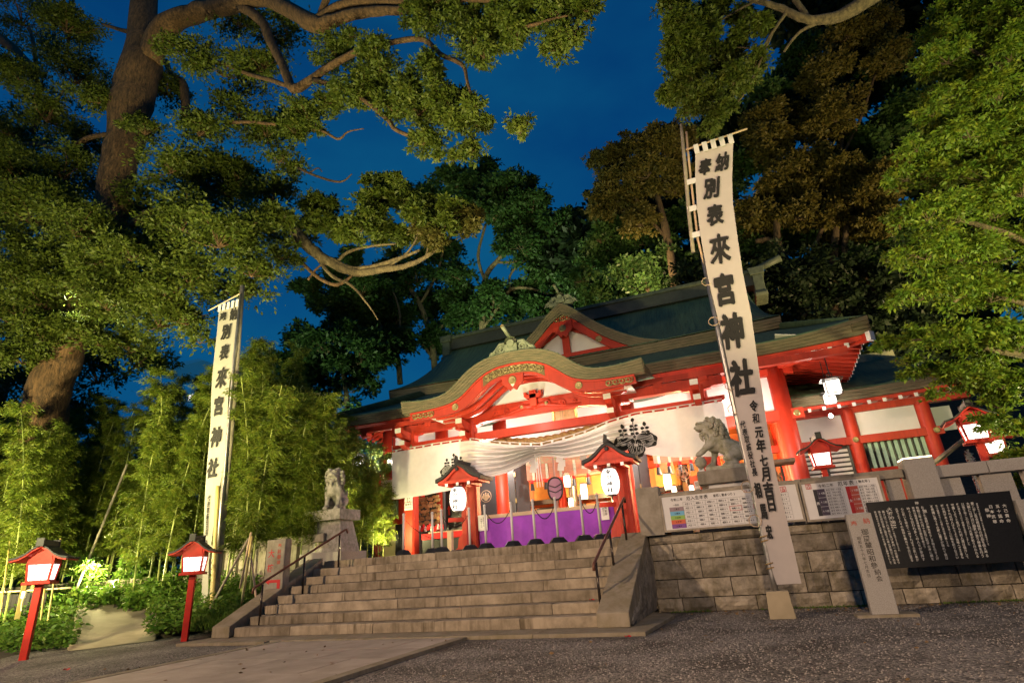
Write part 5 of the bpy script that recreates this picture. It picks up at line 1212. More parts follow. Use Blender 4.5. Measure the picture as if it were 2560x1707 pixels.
hall_lantern(1686, 1228, 17.2, .30, 'small lit lantern low behind the fence below the round crest'); hall_lantern(1730, 1226, 17.0, .30, 'small lit lantern low behind the fence beside the orange shelf'); hall_lantern(1534, 1245, 17.9, .28, 'small lit lantern under the right paper lantern')
# folding doors
for px0, px1, py0, py1, lab, Yd in ((1266, 1318, 1150, 1275, 'dark folded door panels left of the hall opening', 19.2), (1575, 1640, 1130, 1330, 'dark folded door panels right of the hall opening', 19.0)):
    A, B = P(px0, py0, Yd), P(px1, py1, Yd); t = thing('folding_door', lab, 'door', (A.x, Yd, 1.28), 'dark folding doors of the hall'); w = B.x-A.x
    obj('door_leaf', MB().box(A.x, A.x+w*.40, Yd, Yd+.06, 1.3, 4.6), DWOOD, t, bevel=.01); obj('door_leaf', MB().beam((A.x+w*.43, Yd+.03, 2.95), (B.x, Yd+.35, 2.95), .06, 3.3, up=(0, 0, 1)), DWOOD, t)
    for z in (2.1, 3.0, 3.9): obj('hinge', MB().box(A.x+w*.37, A.x+w*.47, Yd-.015, Yd, z-.08, z+.08), BRASS, t)
# bamboo blind with brocade bands and tassels
def blind(px0, px1, pyt, pyb, Yb, lab, n):
    A, B = P(px0, pyt, Yb), P(px1, pyb, Yb); x0, x1 = A.x, B.x; zt_ = A.z; zb_ = P((px0+px1)/2, (pyb+pyb)/2, Yb).z
    t = thing('bamboo_blind', lab, 'blind', ((x0+x1)/2, Yb, zb_)); BL = mat('pink cane blind', (.46, .20, .12), .7, .25, 2, stretch=(1, 1, 30))
    sl = MB(); k = 0; z = zb_
    while z < zt_: sl.box(x0, x1, Yb+.012, Yb+.028, z, z+.028); z += .034
    o = obj('cane', sl, BL, t); o['kind'] = 'stuff'
    fl = MB(); vm = mat('flowered valance', (.20, .28, .15), .7, vscale=14, col2=(.42, .12, .08)); obj('valance', MB().box(x0, x1, Yb-.01, Yb+.01, zt_-.02, zt_+.35), vm, t)
    for i in range(n):
        x = x0+(x1-x0)*(i+.5)/n; obj('band', MB().box(x-.045, x+.045, Yb-.005, Yb+.008, zb_-.02, zt_), mat('pale brocade', (.52, .56, .42), .7, .4, 30) if i == 0 else MATS['pale brocade'], t)
        tl = obj('tassel', MB().lathe([(0, .0), (.05, -.02), (.06, -.10), (.04, -.12)], (x-.05, Yb-.05, zb_-.02), 10), REDC, t, smooth=True); obj('fringe', MB().lathe([(.05, -.125), (.085, -.36), (0, -.36)], (x-.05, Yb-.05, zb_-.02), 10), BLACK, tl)
def name_plaque():
    A, B = P(1378, 1012, 17.7), P(1446, 1052, 17.7); t = thing('gilt_plaque', 'gilt framed plaque hung high behind the porch beam', 'plaque', (A.x, 17.7, B.z)); obj('board', MB().box(A.x+.10, B.x-.10, 17.7, 17.74, B.z+.06, A.z-.02), mat('gilt board', (.72, .50, .26), .45, .3, 5), t)
    fr = MB()
    for k in range(14):
        z = B.z+(A.z-B.z)*k/13
        for x in (A.x+.05, B.x-.05): fr.ball((x, 17.69, z), .055, 6)
    fr.box(A.x, B.x, 17.68, 17.72, B.z, B.z+.05); o = obj('frame', fr, GOLD, t)
    c = P(1408, 1090, 17.5); obj('hanging_cord', MB().tube([(c.x-.03, 17.5, A.z), (c.x-.03, 17.5, c.z)], .012, 5), PALEW, t); obj('hanging_cord', MB().tube([(c.x+.05, 17.5, A.z), (c.x+.05, 17.5, c.z)], .012, 5), PALEW, t)
name_plaque()
blind(1315, 1530, 1163, 1188, 19.25, 'pink cane blind with brocade bands and red tassels in the hall opening', 6)
blind(1632, 1745, 1140, 1152, 19.25, 'short cane blind with tassels in the right bay of the hall', 4)
def crest_disc(px, py, rpx, Y, lab):
    c = P(px, py, Y); r = rpx*mpp(c); t = thing('crest_disc', lab, 'crest', c.to_tuple()); 
    obj('ring', MB().tube([(c.x+r*math.cos(a), Y, c.z+r*math.sin(a)) for a in np.linspace(0, 6.283, 33)], r*.055, 6), PALEW, t)
    mb = MB()
    for dx, dz, w, h in ((0, -.28, .42, .50), (-.42, -.12, .34, .30), (.42, -.12, .34, .30)): mb.prism([(c.x+r*(dx+w*math.cos(a)), c.z+r*(dz+h*math.sin(a))) for a in np.linspace(0, 6.283, 16, endpoint=False)], Y-.02, Y-.01+.01*dx)
    for dx, n in ((0, 3), (-.42, 2), (.42, 2)):
        for k in range(n): mb.prism([(c.x+r*(dx+.12*math.cos(a)), c.z+r*(.24+.17*k+.09*math.sin(a))) for a in np.linspace(0, 6.283, 10, endpoint=False)], Y-.02, Y)
    obj('paulownia', mb, PALEW, t)
crest_disc(1708, 1182, 17, 18.3, 'round pale openwork paulownia crest in the right bay'); crest_disc(1215, 1240, 14, 18.6, 'round pale openwork paulownia crest left of the hall opening')
# talisman stall in the right bay
def stall():
    Y0 = 17.9; t = thing('talisman_counter', 'orange talisman counter with shelves behind the right board fence', 'counter', (P(1760, 1230, Y0).x, Y0, 1.28)); OR = mat('orange lacquer', (.66, .11, .02), .4)
    for px0, py0, px1, py1, m, d in ((1706, 1205, 1720, 1240, MATS['amber screen'], 0), (1722, 1190, 1760, 1235, OR, .05), (1752, 1182, 1800, 1235, RED, .1), (1700, 1228, 1800, 1245, PALEW, -.1)):
        A, B = P(px0, py0, Y0-d), P(px1, py1, Y0-d); obj('cabinet', MB().box(A.x, B.x, Y0-d, Y0+.5, 1.29 if py1 > 1236 else B.z, A.z), m, t)
    A, B = P(1746, 1203, Y0-.2), P(1793, 1209, Y0-.2); obj('shelf', MB().box(A.x, B.x, Y0-.35, Y0, B.z, A.z), PALEW, t)
    A, B = P(1735, 1203, Y0-.3), P(1752, 1226, Y0-.3); n = tag(obj('paper_notice', MB().box(A.x, B.x, Y0-.31, Y0-.30, B.z, A.z), PAPER), 'white paper notice on the orange counter in the right bay', 'notice'); tx = MB(); fn = plane_fn((A.x, Y0-.313, B.z), (1, 0, 0), (0, 0, 1)); w, h = B.x-A.x, A.z-B.z
    for k in range(4): write(tx, '御神前参入口奉', w*(.82-.2*k), h*.5, h*.11, fn, True)
    obj('lettering', tx, CARV, n, normals=False)
stall()
def fortune_sign(px, py, Y, wpx, lab, full):
    c = P(px, py, Y); s = wpx*mpp(c); t = thing('fortune_sign', lab, 'sign', c.to_tuple(), 'white fortune slip signs', world=False)
    obj('panel', MB().box(-s/2, s/2, 0, .03, -s*.9, s*2.2), PAPER, t); fn = lambda u, v: Vector((u, -.003, v))
    tx = MB(); write(tx, 'おみくじ' if full else 'くじ', 0, s*(1.1 if full else .62), s*.62, fn, True, .95); write(tx, '御神籤', 0, -s*.30, s*.27, fn); write(tx, 'FORTUNE', 0, -s*.62, s*.17, fn, pitch=.68); obj('lettering', tx, INK, t, normals=False)
    rd = MB().box(-s/2, s/2, -.003, -.001, -s*.06, -s*.01); obj('red_line', rd, REDI, t)
fortune_sign(1021, 1254, 16.78, 22, 'white fortune slip sign on the left red porch column', True); fortune_sign(1760, 1160, 16.9, 31, 'white fortune slip sign beside the right guardian lion', True)

# ================================================================ UNDER THE PORCH, LEFT
def ema(px0, py0, px1, py1, Y, nx, nz, lab):
    A, B = P(px0, py0, Y), P(px1, py1, Y); x0, x1, z1, z0 = A.x, B.x, A.z, B.z
    t = thing('votive_plaque_rack', lab, 'plaque rack', ((x0+x1)/2, Y, z0), 'racks of wooden votive plaques')
    obj('frame', MB().box(x0-.08, x0-.02, Y, Y+.12, 1.28, z1+.15).box(x1+.02, x1+.08, Y, Y+.12, 1.28, z1+.15).box(x0-.08, x1+.08, Y-.1, Y+.2, z1+.153, z1+.22), DWOOD, t)
    me = None
    for i in range(nx):
        for j in range(nz):
            w = (x1-x0)/nx*1.05; h = (z1-z0)/nz*.92
            if me is None:
                p0 = MB().prism([(-w/2, -h/2), (w/2, -h/2), (w/2, h*.25), (0, h/2), (-w/2, h*.25)], -.012, .012); first = obj('plaque', p0, WOOD, t); o = first; me = 1
            else: o = first.copy(); COL.objects.link(o)
            o.location = Vector((x0+(x1-x0)*(i+.5)/nx+random.uniform(-.03, .03), Y-.05-random.uniform(0, .10), z0+(z1-z0)*(j+.5)/nz+random.uniform(-.04, .04)))-t.location
            o.rotation_euler = (random.uniform(-.5, .1), random.uniform(-.22, .22), random.uniform(-.5, .5))
ema(1048, 1243, 1106, 1308, 17.9, 6, 7, 'rack crowded with wooden votive plaques behind the left porch column')
ema(1925, 1180, 1962, 1225, 18.6, 4, 6, 'rack crowded with wooden votive plaques beside the round column at right')
def plaque_roof():
    A, B = P(1922, 1150, 18.4), P(1966, 1170, 18.4); t = tag(obj('rack_canopy', MB().box(A.x-.2, B.x+.25, 18.0, 18.9, A.z-.15, A.z-.05), GREYW), 'weathered board canopy over the right plaque rack', 'canopy')
plaque_roof()
def left_stuff():
    Y = 18.2; A, B = P(1110, 1220, Y), P(1163, 1325, Y); t = thing('black_door', 'black door with an orange arrow sign behind the left lantern', 'door', (A.x, Y, 1.28))
    obj('door_leaf', MB().box(A.x, B.x, Y, Y+.06, 1.3, A.z), BLACK, t); ar = P(1123, 1276, Y); obj('arrow', MB().prism([(ar.x-.03, ar.z-.15), (ar.x+.03, ar.z-.15), (ar.x+.03, ar.z+.05), (ar.x+.09, ar.z+.05), (ar.x, ar.z+.17), (ar.x-.09, ar.z+.05), (ar.x-.03, ar.z+.05)], Y-.01, Y-.003), RED, t)
    Y = 16.6; A, B = P(1056, 1334, Y), P(1162, 1385, Y); t = thing('altar_table', 'dark table with a bright red cloth edge behind the left stanchions', 'table', (A.x, Y, 1.28))
    zt_ = P(1105, 1330, Y).z; obj('body', MB().box(A.x, B.x, Y, Y+.8, 1.29, zt_-.19), BLACK, t); obj('red_cloth', MB().box(A.x-.02, B.x+.02, Y-.03, Y+.85, zt_-.185, zt_), REDC, t, bevel=.015); obj('back_rail', MB().box(A.x-.02, B.x, Y+.4, Y+.47, zt_+.003, zt_+.06), PALEW, t)
    Y = 15.9; A = P(1126, 1350, Y); tag(obj('timber_post', MB().box(A.x-.075, A.x+.075, Y-.07, Y+.07, 1.28, P(1126, 1327, Y).z), PALEW, bevel=.01), 'short pale timber post before the red altar table', 'post')
    for px, lab in ((1158, 'black rubber ramp at the foot of the left porch column'), (1573, 'black rubber ramp at the foot of the right porch column')):
        c = P(px, 1366, 15.4); tag(obj('rubber_ramp', MB().prism([(15.0, 1.284), (15.5, 1.43), (15.9, 1.43), (15.9, 1.284)], c.x-.42, c.x+.42, 'yz'), RUB), lab, 'ramp', 'black rubber ramps')
    for k in range(12):
        px = 1049+k*5.2+random.uniform(-1, 1); c = P(px, 1318+random.uniform(-4, 8), 17.4); o = obj('figurine', MB().lathe([(0, -.07), (.05, -.06), (.055, 0), (.035, .05), (.045, .08), (0, .12)], c, 8), REDC if k % 3 else PAPER, smooth=True); tag(o, '%s tiny %s figurine from the left on the shelf under the left plaque rack' % (ordw(k+1), 'red' if k % 3 else 'white'), 'figurine', 'tiny figurines under the plaque rack')
left_stuff()

# ================================================================ WINGS OF THE SHRINE
def wing_right():
    t = thing('shrine_wing', 'low vermilion wing with green slatted window right of the hall', 'shrine wing', (4, 21, 1.28)); Y = 21.0
    for x in (3.55, 5.62): obj('column', MB().lathe([(.20, 1.28), (.20, 4.9)], (x, Y, 0), 18), RED, t, smooth=True)
    obj('wall_beam', MB().box(1.7, 5.95, Y-.16, Y+.16, 3.78, 4.02), RED, t); obj('head_beam', MB().box(1.7, 6.9, Y-.14, Y+.14, 4.78, 5.0), RED, t)
    for x in (3.55, 5.75): disc('boss', (x, Y-.20, 3.9), .09, BRASS, t)
    for a, b in ((1.8, 3.34), (3.76, 5.41)): obj('plaster_panel', MB().box(a, b, Y-.02, Y+.03, 4.022, 4.778), PLA, t)
    obj('plaster_panel', MB().box(5.84, 6.6, Y+.9, Y+.95, 4.0, 4.78), PLA, t)
    # slatted doors
    for a, b in ((1.72, 2.52), (2.54, 3.34)):
        d = obj('slatted_door', MB().box(a, b, Y+.05, Y+.09, 1.3, 3.775), DWOOD, t); 
        obj('stile', MB().box(a, a+.07, Y-.02, Y+.049, 1.3, 3.775), DWOOD, d); obj('stile', MB().box(b-.07, b, Y-.02, Y+.049, 1.3, 3.775), DWOOD, d)
        z = 1.42
        while z < 3.65: obj('slat', MB().box(a+.072, b-.072, Y+.0, Y+.048, z, z+.085), WHT, d); z += .145
    w = obj('slatted_window', MB().box(3.76, 5.41, Y+.08, Y+.12, 2.98, 3.775), BLACK, t); obj('sill', MB().box(3.76, 5.41, Y-.12, Y+.1, 2.80, 2.977), RED, w)
    for k in range(9): x = 3.86+k*.182; obj('slat', MB().box(x, x+.095, Y-.02, Y+.07, 2.98, 3.775), GREENP, w)
    obj('lower_panel', MB().box(3.76, 5.41, Y, Y+.05, 1.28, 2.795), RED, t)
    ye = 19.9; ed = [(x, 5.30+.14*max(0, (x-3)/4)**2) for x in np.linspace(1.75, 6.95, 20)]
    tiers('eave_edge', ed, [(x, z-.30) for x, z in ed], ye, ye+.4, BARK_F, t, 3)
    obj('roof', MB().grid(lambda u, v: (1.75+5.2*u-.8*v*u, ye+.02+4.2*v, 5.32+.14*max(0, (5.2*u-1.25)/4)**2*(1-v)+1.95*(.75*v+.25*v*v)), 16, 6), COPPER, t, smooth=True, normals=False, solid=.02)
    obj('ridge', MB().box(1.75, 6.1, ye+4.0, ye+4.5, 7.15, 7.45), PAT_L, t)
    obj('eave_board', MB().strip([(x, z-.31) for x, z in ed], [(x, z-.42) for x, z in ed], ye+.10, ye+.18), RED, t)
    obj('soffit', MB().box(1.75, 6.85, ye+.2, Y+.1, 4.99, 5.02), WHT, t)
    for x in np.arange(1.95, 6.9, .42):
        r = obj('rafter', MB().beam((x, ye+.08, 4.86+.1*max(0, (x-3)/4)**2), (x, Y, 5.08), .09, .10), RED, t); obj('rafter_end', MB().box(x-.05, x+.05, ye+.06, ye+.078, 4.81+.1*max(0, (x-3)/4)**2, 4.92+.1*max(0, (x-3)/4)**2), WHT, r)
wing_right()
def wing_left():
    Y = 18.6; t = thing('shrine_wing', 'small vermilion wing with pale slatted window left of the porch', 'shrine wing', (P(970, 1300, Y).x, Y, 1.28))
    f = lambda px, py: P(px, py, Y)
    def bx(n, px0, py0, px1, py1, m, d=0, th=.1): A, B = f(px0, py0), f(px1, py1); return obj(n, MB().box(A.x, B.x, Y-d, Y-d+th, min(A.z, B.z), max(A.z, B.z)), m, t)
    xa = f(941, 1280).x; xb = f(951, 1280).x; obj('column', MB().box(xa, xb, Y-.12, Y+.12, 1.28, f(945, 1198).z), RED, t)
    x2 = f(1000, 1290).x
    zb = [f(975, p).z for p in (1198, 1236, 1252, 1297, 1312)]
    obj('plaster_panel', MB().box(xb, x2+1, Y, Y+.05, zb[1], zb[0]), PLA, t); obj('wall_beam', MB().box(xa-.15, x2+1, Y-.15, Y+.1, zb[2], zb[1]), RED, t)
    w = obj('slatted_window', MB().box(xb+.12, x2, Y+.05, Y+.09, zb[3], zb[2]), BLACK, t)
    n = 6; ww = (x2-.06-xb-.16)/n
    for k in range(n): obj('slat', MB().box(xb+.16+k*ww, xb+.16+k*ww+ww*.55, Y-.03, Y+.045, zb[3], zb[2]), GREENP, w)
    obj('sill', MB().box(xb-.05, x2+.3, Y-.12, Y+.1, zb[4], zb[3]), RED, t); obj('stile', MB().box(x2, x2+.22, Y-.1, Y+.1, zb[4], zb[2]), RED, t)
    obj('lower_panel', MB().box(xb, f(988, 1340).x, Y, Y+.05, 1.28, zb[4]), CRM, t); obj('lower_panel', MB().box(f(989, 1340).x, x2+.3, Y, Y+.05, 1.28, zb[4]), BLACK, t)
    a, b = f(930, 1196), f(1000, 1180); obj('eave_edge', MB().beam((a.x, Y-.5, zb[0]+.06), (b.x+.6, Y-.5, zb[0]+.10), .3, .22), RED, t); obj('roof', MB().add([(a.x, Y-.7, zb[0]+.2), (b.x+1, Y-.7, zb[0]+.25), (b.x+1, Y+2, zb[0]+1.1), (a.x, Y+2, zb[0]+1.1)], [(0, 1, 2, 3)]), COPPER, t, solid=.05)
wing_left()
# hanging lanterns under the eaves
def eave_lantern(lab, c, rod, s):
    t = thing('eave_lantern', lab, 'lantern', c, 'black framed lanterns hung under the eaves', world=False); t.scale = (s, s, s)
    for k in range(4):
        M = Matrix.Rotation(k*math.pi/2, 4, 'Z'); pn = obj('pane', MB().add([M @ Vector(v) for v in ((-.17, -.18, -.16), (.17, -.18, -.16), (.17, -.18, .16), (-.17, -.18, .16))], [(0, 1, 2, 3)]), PANE, t, normals=False)
        g = MB()
        for z in (-.06, .04, .11): g.beam(M @ Vector((-.17, -.186, z)), M @ Vector((.17, -.186, z)), .009)
        obj('muntin', g, BLACK, pn)
    fr = MB()
    for sx in (-1, 1):
        for sy in (-1, 1): fr.beam((sx*.18, sy*.18, -.19), (sx*.18, sy*.18, .19), .024)
    for z in (-.18, .17):
        for sx in (-1, 1): fr.beam((sx*.18, -.18, z), (sx*.18, .18, z), .024); fr.beam((-.18, sx*.18, z), (.18, sx*.18, z), .024)
    obj('frame', fr, BLACK, t); obj('hood', MB().add([(-.28, -.28, .20), (.28, -.28, .20), (.28, .28, .20), (-.28, .28, .20), (-.07, -.07, .30), (.07, -.07, .30), (.07, .07, .30), (-.07, .07, .30)], [(0, 1, 2, 3), (4, 5, 6, 7), (0, 1, 5, 4), (1, 2, 6, 5), (2, 3, 7, 6), (3, 0, 4, 7)]), BLACK, t)
    obj('rod', MB().tube([(0, 0, .3), (0, 0, .3+rod)], .016, 6).tube([(.06*math.cos(a), 0, .36+.06*math.sin(a)) for a in np.linspace(0, 6.28, 13)], .012, 5), BLACK, t)
    obj('bulb', MB().ball((0, 0, -.12), .05, 8), PANE2, t)
    return t
e = P(2082, 968, 17.9); eave_lantern('black framed lantern hung nearest under the right eave corner', e, 1.15, 1.05)
e = P(2075, 996, 19.6); eave_lantern('black framed lantern hung deeper under the right eave, just below its neighbour', e, 1.3, .85)
e = P(893, 1150, 17.9); eave_lantern('black framed lantern hung under the left eave against the bamboo', e, .95, .95)
e = P(981, 1155, 18.9); eave_lantern('black framed lantern hung under the left eave beside the curtain edge', e, 1.0, .85)
e = P(2077, 1039, 19.4); tag(obj('spot_bulb', MB().ball(e, .06, 8), BULB, smooth=True), 'bright bare spot bulb below the right eave lanterns', 'bulb'); lamp('spot_bulb_light', 'POINT', e+Vector((0, -.15, 0)), 45, (1, .85, .68), .06)

# ================================================================ GARDEN ON THE LEFT
def bed_z(x, y):
    t = max(0, min(1, (y-8.2)/4.5)); return .06+.85*t*t*(3-2*t)
BEDL = [PZ(-140, 1690, 0), PZ(-40, 1655, 0), PZ(60, 1632, 0), PZ(160, 1612, 0), PZ(183, 1596, 0)]
BEDR = [PZ(386, 1598, 0), PZ(440, 1590, 0), PZ(500, 1580, 0), PZ(560, 1570, 0)]
def bed():
    mb = MB()
    def patch(front, x1b, x0b):
        n = len(front)
        def fn(u, v):
            i = u*(n-1); a = int(min(i, n-2)); f = i-a; p = front[a].lerp(front[a+1], f); q = Vector((x0b+(x1b-x0b)*u, 17, 0)); r = p.lerp(q, v); return (r.x, r.y, (bed_z(r.x, r.y) if v > 0 else .0))
        mb.grid(fn, 12, 24)
    patch(BEDL, -17.0, -40); patch(BEDR, -9.6, -13.6)
    a, b = P(190, 1497, 11.2), P(420, 1512, 11.2)
    mb.grid(lambda u, v: (a.x-1.2+(b.x-a.x+2.2)*u, 11.15+5*v, a.z+.02+.08*math.sin(9*u)*v if v > 0 else a.z-.5), 10, 8)
    obj('garden_bed', mb, SOIL, kind='structure', smooth=True, normals=False)
bed()
RA = [None, None, P(398, 1514, 11.2), P(206, 1498, 11.2)]
RA[0] = PZ(180, 1626, .01); RA[1] = PZ(388, 1600, .01)
def ramp_pt(u, v):
    a = RA[0].lerp(RA[1], u); b = RA[3].lerp(RA[2], u); p = a.lerp(b, v); w = max(0, u-.72)/.28; wl = max(0, .16-u)/.16
    return Vector((p.x-.10*wl, p.y, p.z+.16*w*w*(1-.5*v)*min(1, 4*v)+.16*wl*min(1, 2.5*v)*(1-.4*v)-.04*math.sin(math.pi*v)*(1-w)))
def ramp_skirt(u, v):
    if u < .04: p = ramp_pt(0, v); return Vector((p.x-.18*(1-u/.04), p.y, p.z-.5*(1-u/.04)))
    if u > .96: p = ramp_pt(1, v); return Vector((p.x+.18*(u-.96)/.04, p.y, p.z-.6*(u-.96)/.04))
    return ramp_pt((u-.04)/.92, v)
obj('concrete_ramp', MB().grid(ramp_skirt, 50, 20), CONC, kind='structure', smooth=True, normals=False)
# ---------------------------------------------------------------- foliage
def quads(name, V, m, parent=None, kind=None):
    n = len(V)//4; me = bpy.data.meshes.new(name); me.vertices.add(4*n); me.vertices.foreach_set('co', V.astype(np.float32).ravel())
    me.loops.add(4*n); me.loops.foreach_set('vertex_index', np.arange(4*n, dtype=np.int32)); me.polygons.add(n); me.polygons.foreach_set('loop_start', np.arange(0, 4*n, 4, dtype=np.int32)); me.polygons.foreach_set('loop_total', np.full(n, 4, dtype=np.int32))
    me.update(); me.validate(); return obj(name, me, m, parent, kind=kind)
def unit(a): return a/np.maximum(1e-9, np.linalg.norm(a, axis=1, keepdims=True))
def leaf_quads(C, A, Lf, Wf, fold=.12):
    A = unit(A); S = unit(np.cross(A, unit(rng.normal(size=A.shape)+np.array([0, 0, 1.2])))); Nn = np.cross(S, A); Lf = Lf[:, None]; Wf = Wf[:, None]
    V = np.empty((len(C), 4, 3)); V[:, 0] = C; V[:, 1] = C+A*Lf*.45+S*Wf*.5+Nn*Wf*fold; V[:, 2] = C+A*Lf; V[:, 3] = C+A*Lf*.45-S*Wf*.5+Nn*Wf*fold; return V.reshape(-1, 3)
def crown_mesh(blobs, n, L_, W_, cl=.22, per=34, squash=.75, droop=.25, sub=13, tw=None, fill=.22):
    B = np.array(blobs, float); S = []
    for b in B:                              # every blob breaks up into smaller clumps of uneven size near its rim
        k = rng.integers(sub-3, sub+4); d = unit(rng.normal(size=(k, 3))); d[:, 2] = np.where(d[:, 2] < -.5, -d[:, 2]*.5, d[:, 2])
        r = rng.uniform(.30, 1.0, k)[:, None]; c = b[:3]+d*r*b[3]*np.array([1, 1, squash]); rad = b[3]*rng.uniform(.15, .40, k)
        S += [(*c[i], rad[i]) for i in range(k)]
        if tw is not None:
            for i in range(k): m = (b[:3]*.5+c[i]*.5)+rng.normal(size=3)*b[3]*.08; tw.tube([b[:3]-np.array([0, 0, b[3]*.2]), m, c[i]], [b[3]*.018, b[3]*.012, b[3]*.005], 4, cap=False)
    S = np.array(S); w = S[:, 3]**2; w /= w.sum(); K = max(8, n//per); bi = rng.choice(len(S), K, p=w)
    d = unit(rng.normal(size=(K, 3))); d[:, 2] = np.where(d[:, 2] < -.4, -d[:, 2]*.6, d[:, 2]); rr = rng.uniform(.25, 1.05, K)**.6
    cc = S[bi, :3]+d*(rr*S[bi, 3])[:, None]*np.array([1, 1, squash])
    nf = int(K*fill); wb = B[:, 3]**2; fb = rng.choice(len(B), nf, p=wb/wb.sum()); cc[:nf] = B[fb, :3]+unit(rng.normal(size=(nf, 3)))*(B[fb, 3]*rng.uniform(.1, 1.0, nf)**.5)[:, None]*np.array([1, 1, squash])
    ci = np.repeat(np.arange(K), per); sg = (S[bi, 3]*cl*1.15)[ci]
    off = rng.normal(size=(len(ci), 3))*sg[:, None]*np.array([1, 1, .5]); C = cc[ci]+off
    A = unit(off+d[ci]*sg[:, None]*.8)+rng.normal(size=off.shape)*.5+np.array([0, 0, -droop]); s = rng.uniform(.55, 1.45, len(ci))
    return leaf_quads(C, A, L_*s, W_*s*rng.uniform(.75, 1.25, len(ci)))
def PB(lst, Y, dy=0):
    out = []
    for t in lst:
        x, y, r = t[:3]; yy = (t[3] if len(t) > 3 else Y)+random.uniform(-dy, dy); p = P(x, y, yy); out.append((p.x, p.y, p.z, r*mpp(p)))
    return out
def limb(pts, Y, w0=None):                 # pts: (px, py, width px[, Y])
    ps, rs = [], []
    for t in pts:
        p = P(t[0], t[1], t[3] if len(t) > 3 else Y); ps.append(p); rs.append(t[2]*mpp(p)/2)
    # subdivide smoothly with small kinks
    P2, R2 = [], []
    n = len(ps)
    for i in range(n-1):
        a, b, c, d = ps[max(0, i-1)], ps[i], ps[i+1], ps[min(n-1, i+2)]
        for k in range(4):
            t = k/4; q = .5*((2*b)+(c-a)*t+(2*a-5*b+4*c-d)*t*t+(3*b-a-3*c+d)*t**3); r = rs[i]*(1-t)+rs[i+1]*t
            P2.append(q+Vector((random.uniform(-1, 1), random.uniform(-1, 1), random.uniform(-1, 1)))*r*.10); R2.append(r*random.uniform(.94, 1.06))
    P2.append(ps[-1]); R2.append(rs[-1]); return P2, R2
def tree(name, lab, cat, trunks, limbs, crowns, bark, base=None, group=None, Y=11):
    b = base or (trunks[0][0][0], trunks[0][0][1])
    P0, R0 = limb(trunks[0], Y); t = thing(name, lab, cat, P0[0].to_tuple(), group)
    for i, tr in enumerate(trunks):
        p, r = limb(tr, Y); obj('trunk', MB().tube(p, r, 14), bark, t, smooth=True)
    for lm in limbs:
        p, r = limb(lm, Y); obj('limb', MB().tube(p, r, 9), bark, t, smooth=True)
    for (blobs, n, L_, W_, m, kw) in crowns:
        tw = MB(); quads('crown', crown_mesh(blobs, n, L_, W_, tw=tw, **kw), m, t); o = obj('twigs', tw, bark, t, normals=False); o['kind'] = 'stuff'
    return t
YC1 = 11.5
CAM_F = [(240, 650, 60), (330, 640, 70), (200, 720, 80), (120, 760, 80), (270, 760, 80), (350, 720, 70), (110, 840, 70), (200, 830, 60), (300, 600, 40), (60, 900, 60), (40, 700, 70), (420, 740, 60), (330, 310, 22), (345, 300, 18), (250, 860, 40)]
LIMBS = [
    [(372, 150, 56), (400, 85, 56), (445, 48, 52), (520, 25, 46), (600, 8, 40, 11), (640, -6, 36, 10.8)],
    [(600, 8, 38, 11), (660, -2, 36, 10.8), (715, 22, 38, 10.6), (790, 62, 44, 10.4), (850, 46, 30, 10.2), (925, 28, 26, 10), (1010, 26, 22, 9.8), (1080, 8, 20, 9.6), (1150, -10, 16, 9.4)],
    [(795, 55, 36, 10.4), (850, 16, 24, 10.2), (920, 4, 22, 10), (1010, 8, 18, 9.8), (1100, 0, 16, 9.6), (1230, 2, 14, 9.2), (1262, 38, 12, 9), (1310, 66, 10, 8.9), (1380, 48, 6, 8.8), (1430, 38, 4, 8.7)],
    [(800, 45, 20, 10.4), (812, 10, 18, 10.3), (825, -20, 16, 10.2)],
    [(600, 15, 24, 11), (650, 50, 24, 10.9), (676, 105, 23, 10.8), (705, 160, 22, 10.7), (735, 222, 24, 10.6), (790, 190, 20, 10.4), (850, 152, 18, 10.2), (920, 118, 16, 10), (1000, 103, 14, 9.8), (1060, 100, 13, 9.6), (1100, 135, 12, 9.5), (1155, 162, 10, 9.4), (1168, 205, 8, 9.3), (1180, 245, 5, 9.3)],
    [(785, 200, 14, 10.4), (860, 222, 14, 10.3), (925, 262, 13, 10.2), (970, 300, 12, 10.1), (990, 325, 11, 10), (1050, 345, 8, 9.9), (1120, 330, 5, 9.8)],
    [(735, 222, 12, 10.6), (690, 205, 11, 10.7), (620, 185, 10, 10.9), (550, 158, 10, 11.1), (490, 160, 11, 11.2), (505, 130, 10, 11.3), (530, 105, 9, 11.3)],
    [(-30, 80, 26), (20, 110, 24), (60, 150, 20), (110, 190, 12)], [(285, 335, 12), (220, 345, 12), (160, 375, 13), (90, 360, 10), (0, 365, 9)],
    [(330, 82, 12), (290, 72, 9), (255, 60, 6)], [(415, 155, 14, 13), (430, 190, 13, 13), (455, 205, 18, 13), (462, 240, 22, 13), (465, 300, 22, 13)],
    [(330, 565, 22), (365, 535, 20), (410, 525, 17), (470, 522, 12)], [(560, 308, 9), (620, 305, 8), (690, 312, 7)],
    [(725, 320, 6, 11), (800, 326, 7, 11), (845, 348, 6, 11), (870, 330, 4, 11), (910, 322, 2, 11)], [(745, 420, 7, 12), (790, 440, 6, 12), (850, 455, 5, 12), (880, 435, 2.5, 12)], [(775, 432, 4, 12), (795, 420, 3, 12), (805, 430, 2, 12)],
    [(740, 640, 9, 12.5), (790, 690, 9, 12.5), (840, 712, 9, 12.5), (880, 690, 6, 12.5)], [(770, 700, 6, 12.5), (800, 665, 5, 12.5), (850, 655, 4, 12.5)],
    [(80, 330, 14, 12.5), (95, 260, 12, 12.5), (85, 120, 9, 12.5), (70, 60, 6, 12.5)], [(165, 150, 9, 12), (178, 60, 7, 12), (185, -20, 5, 12)],
]
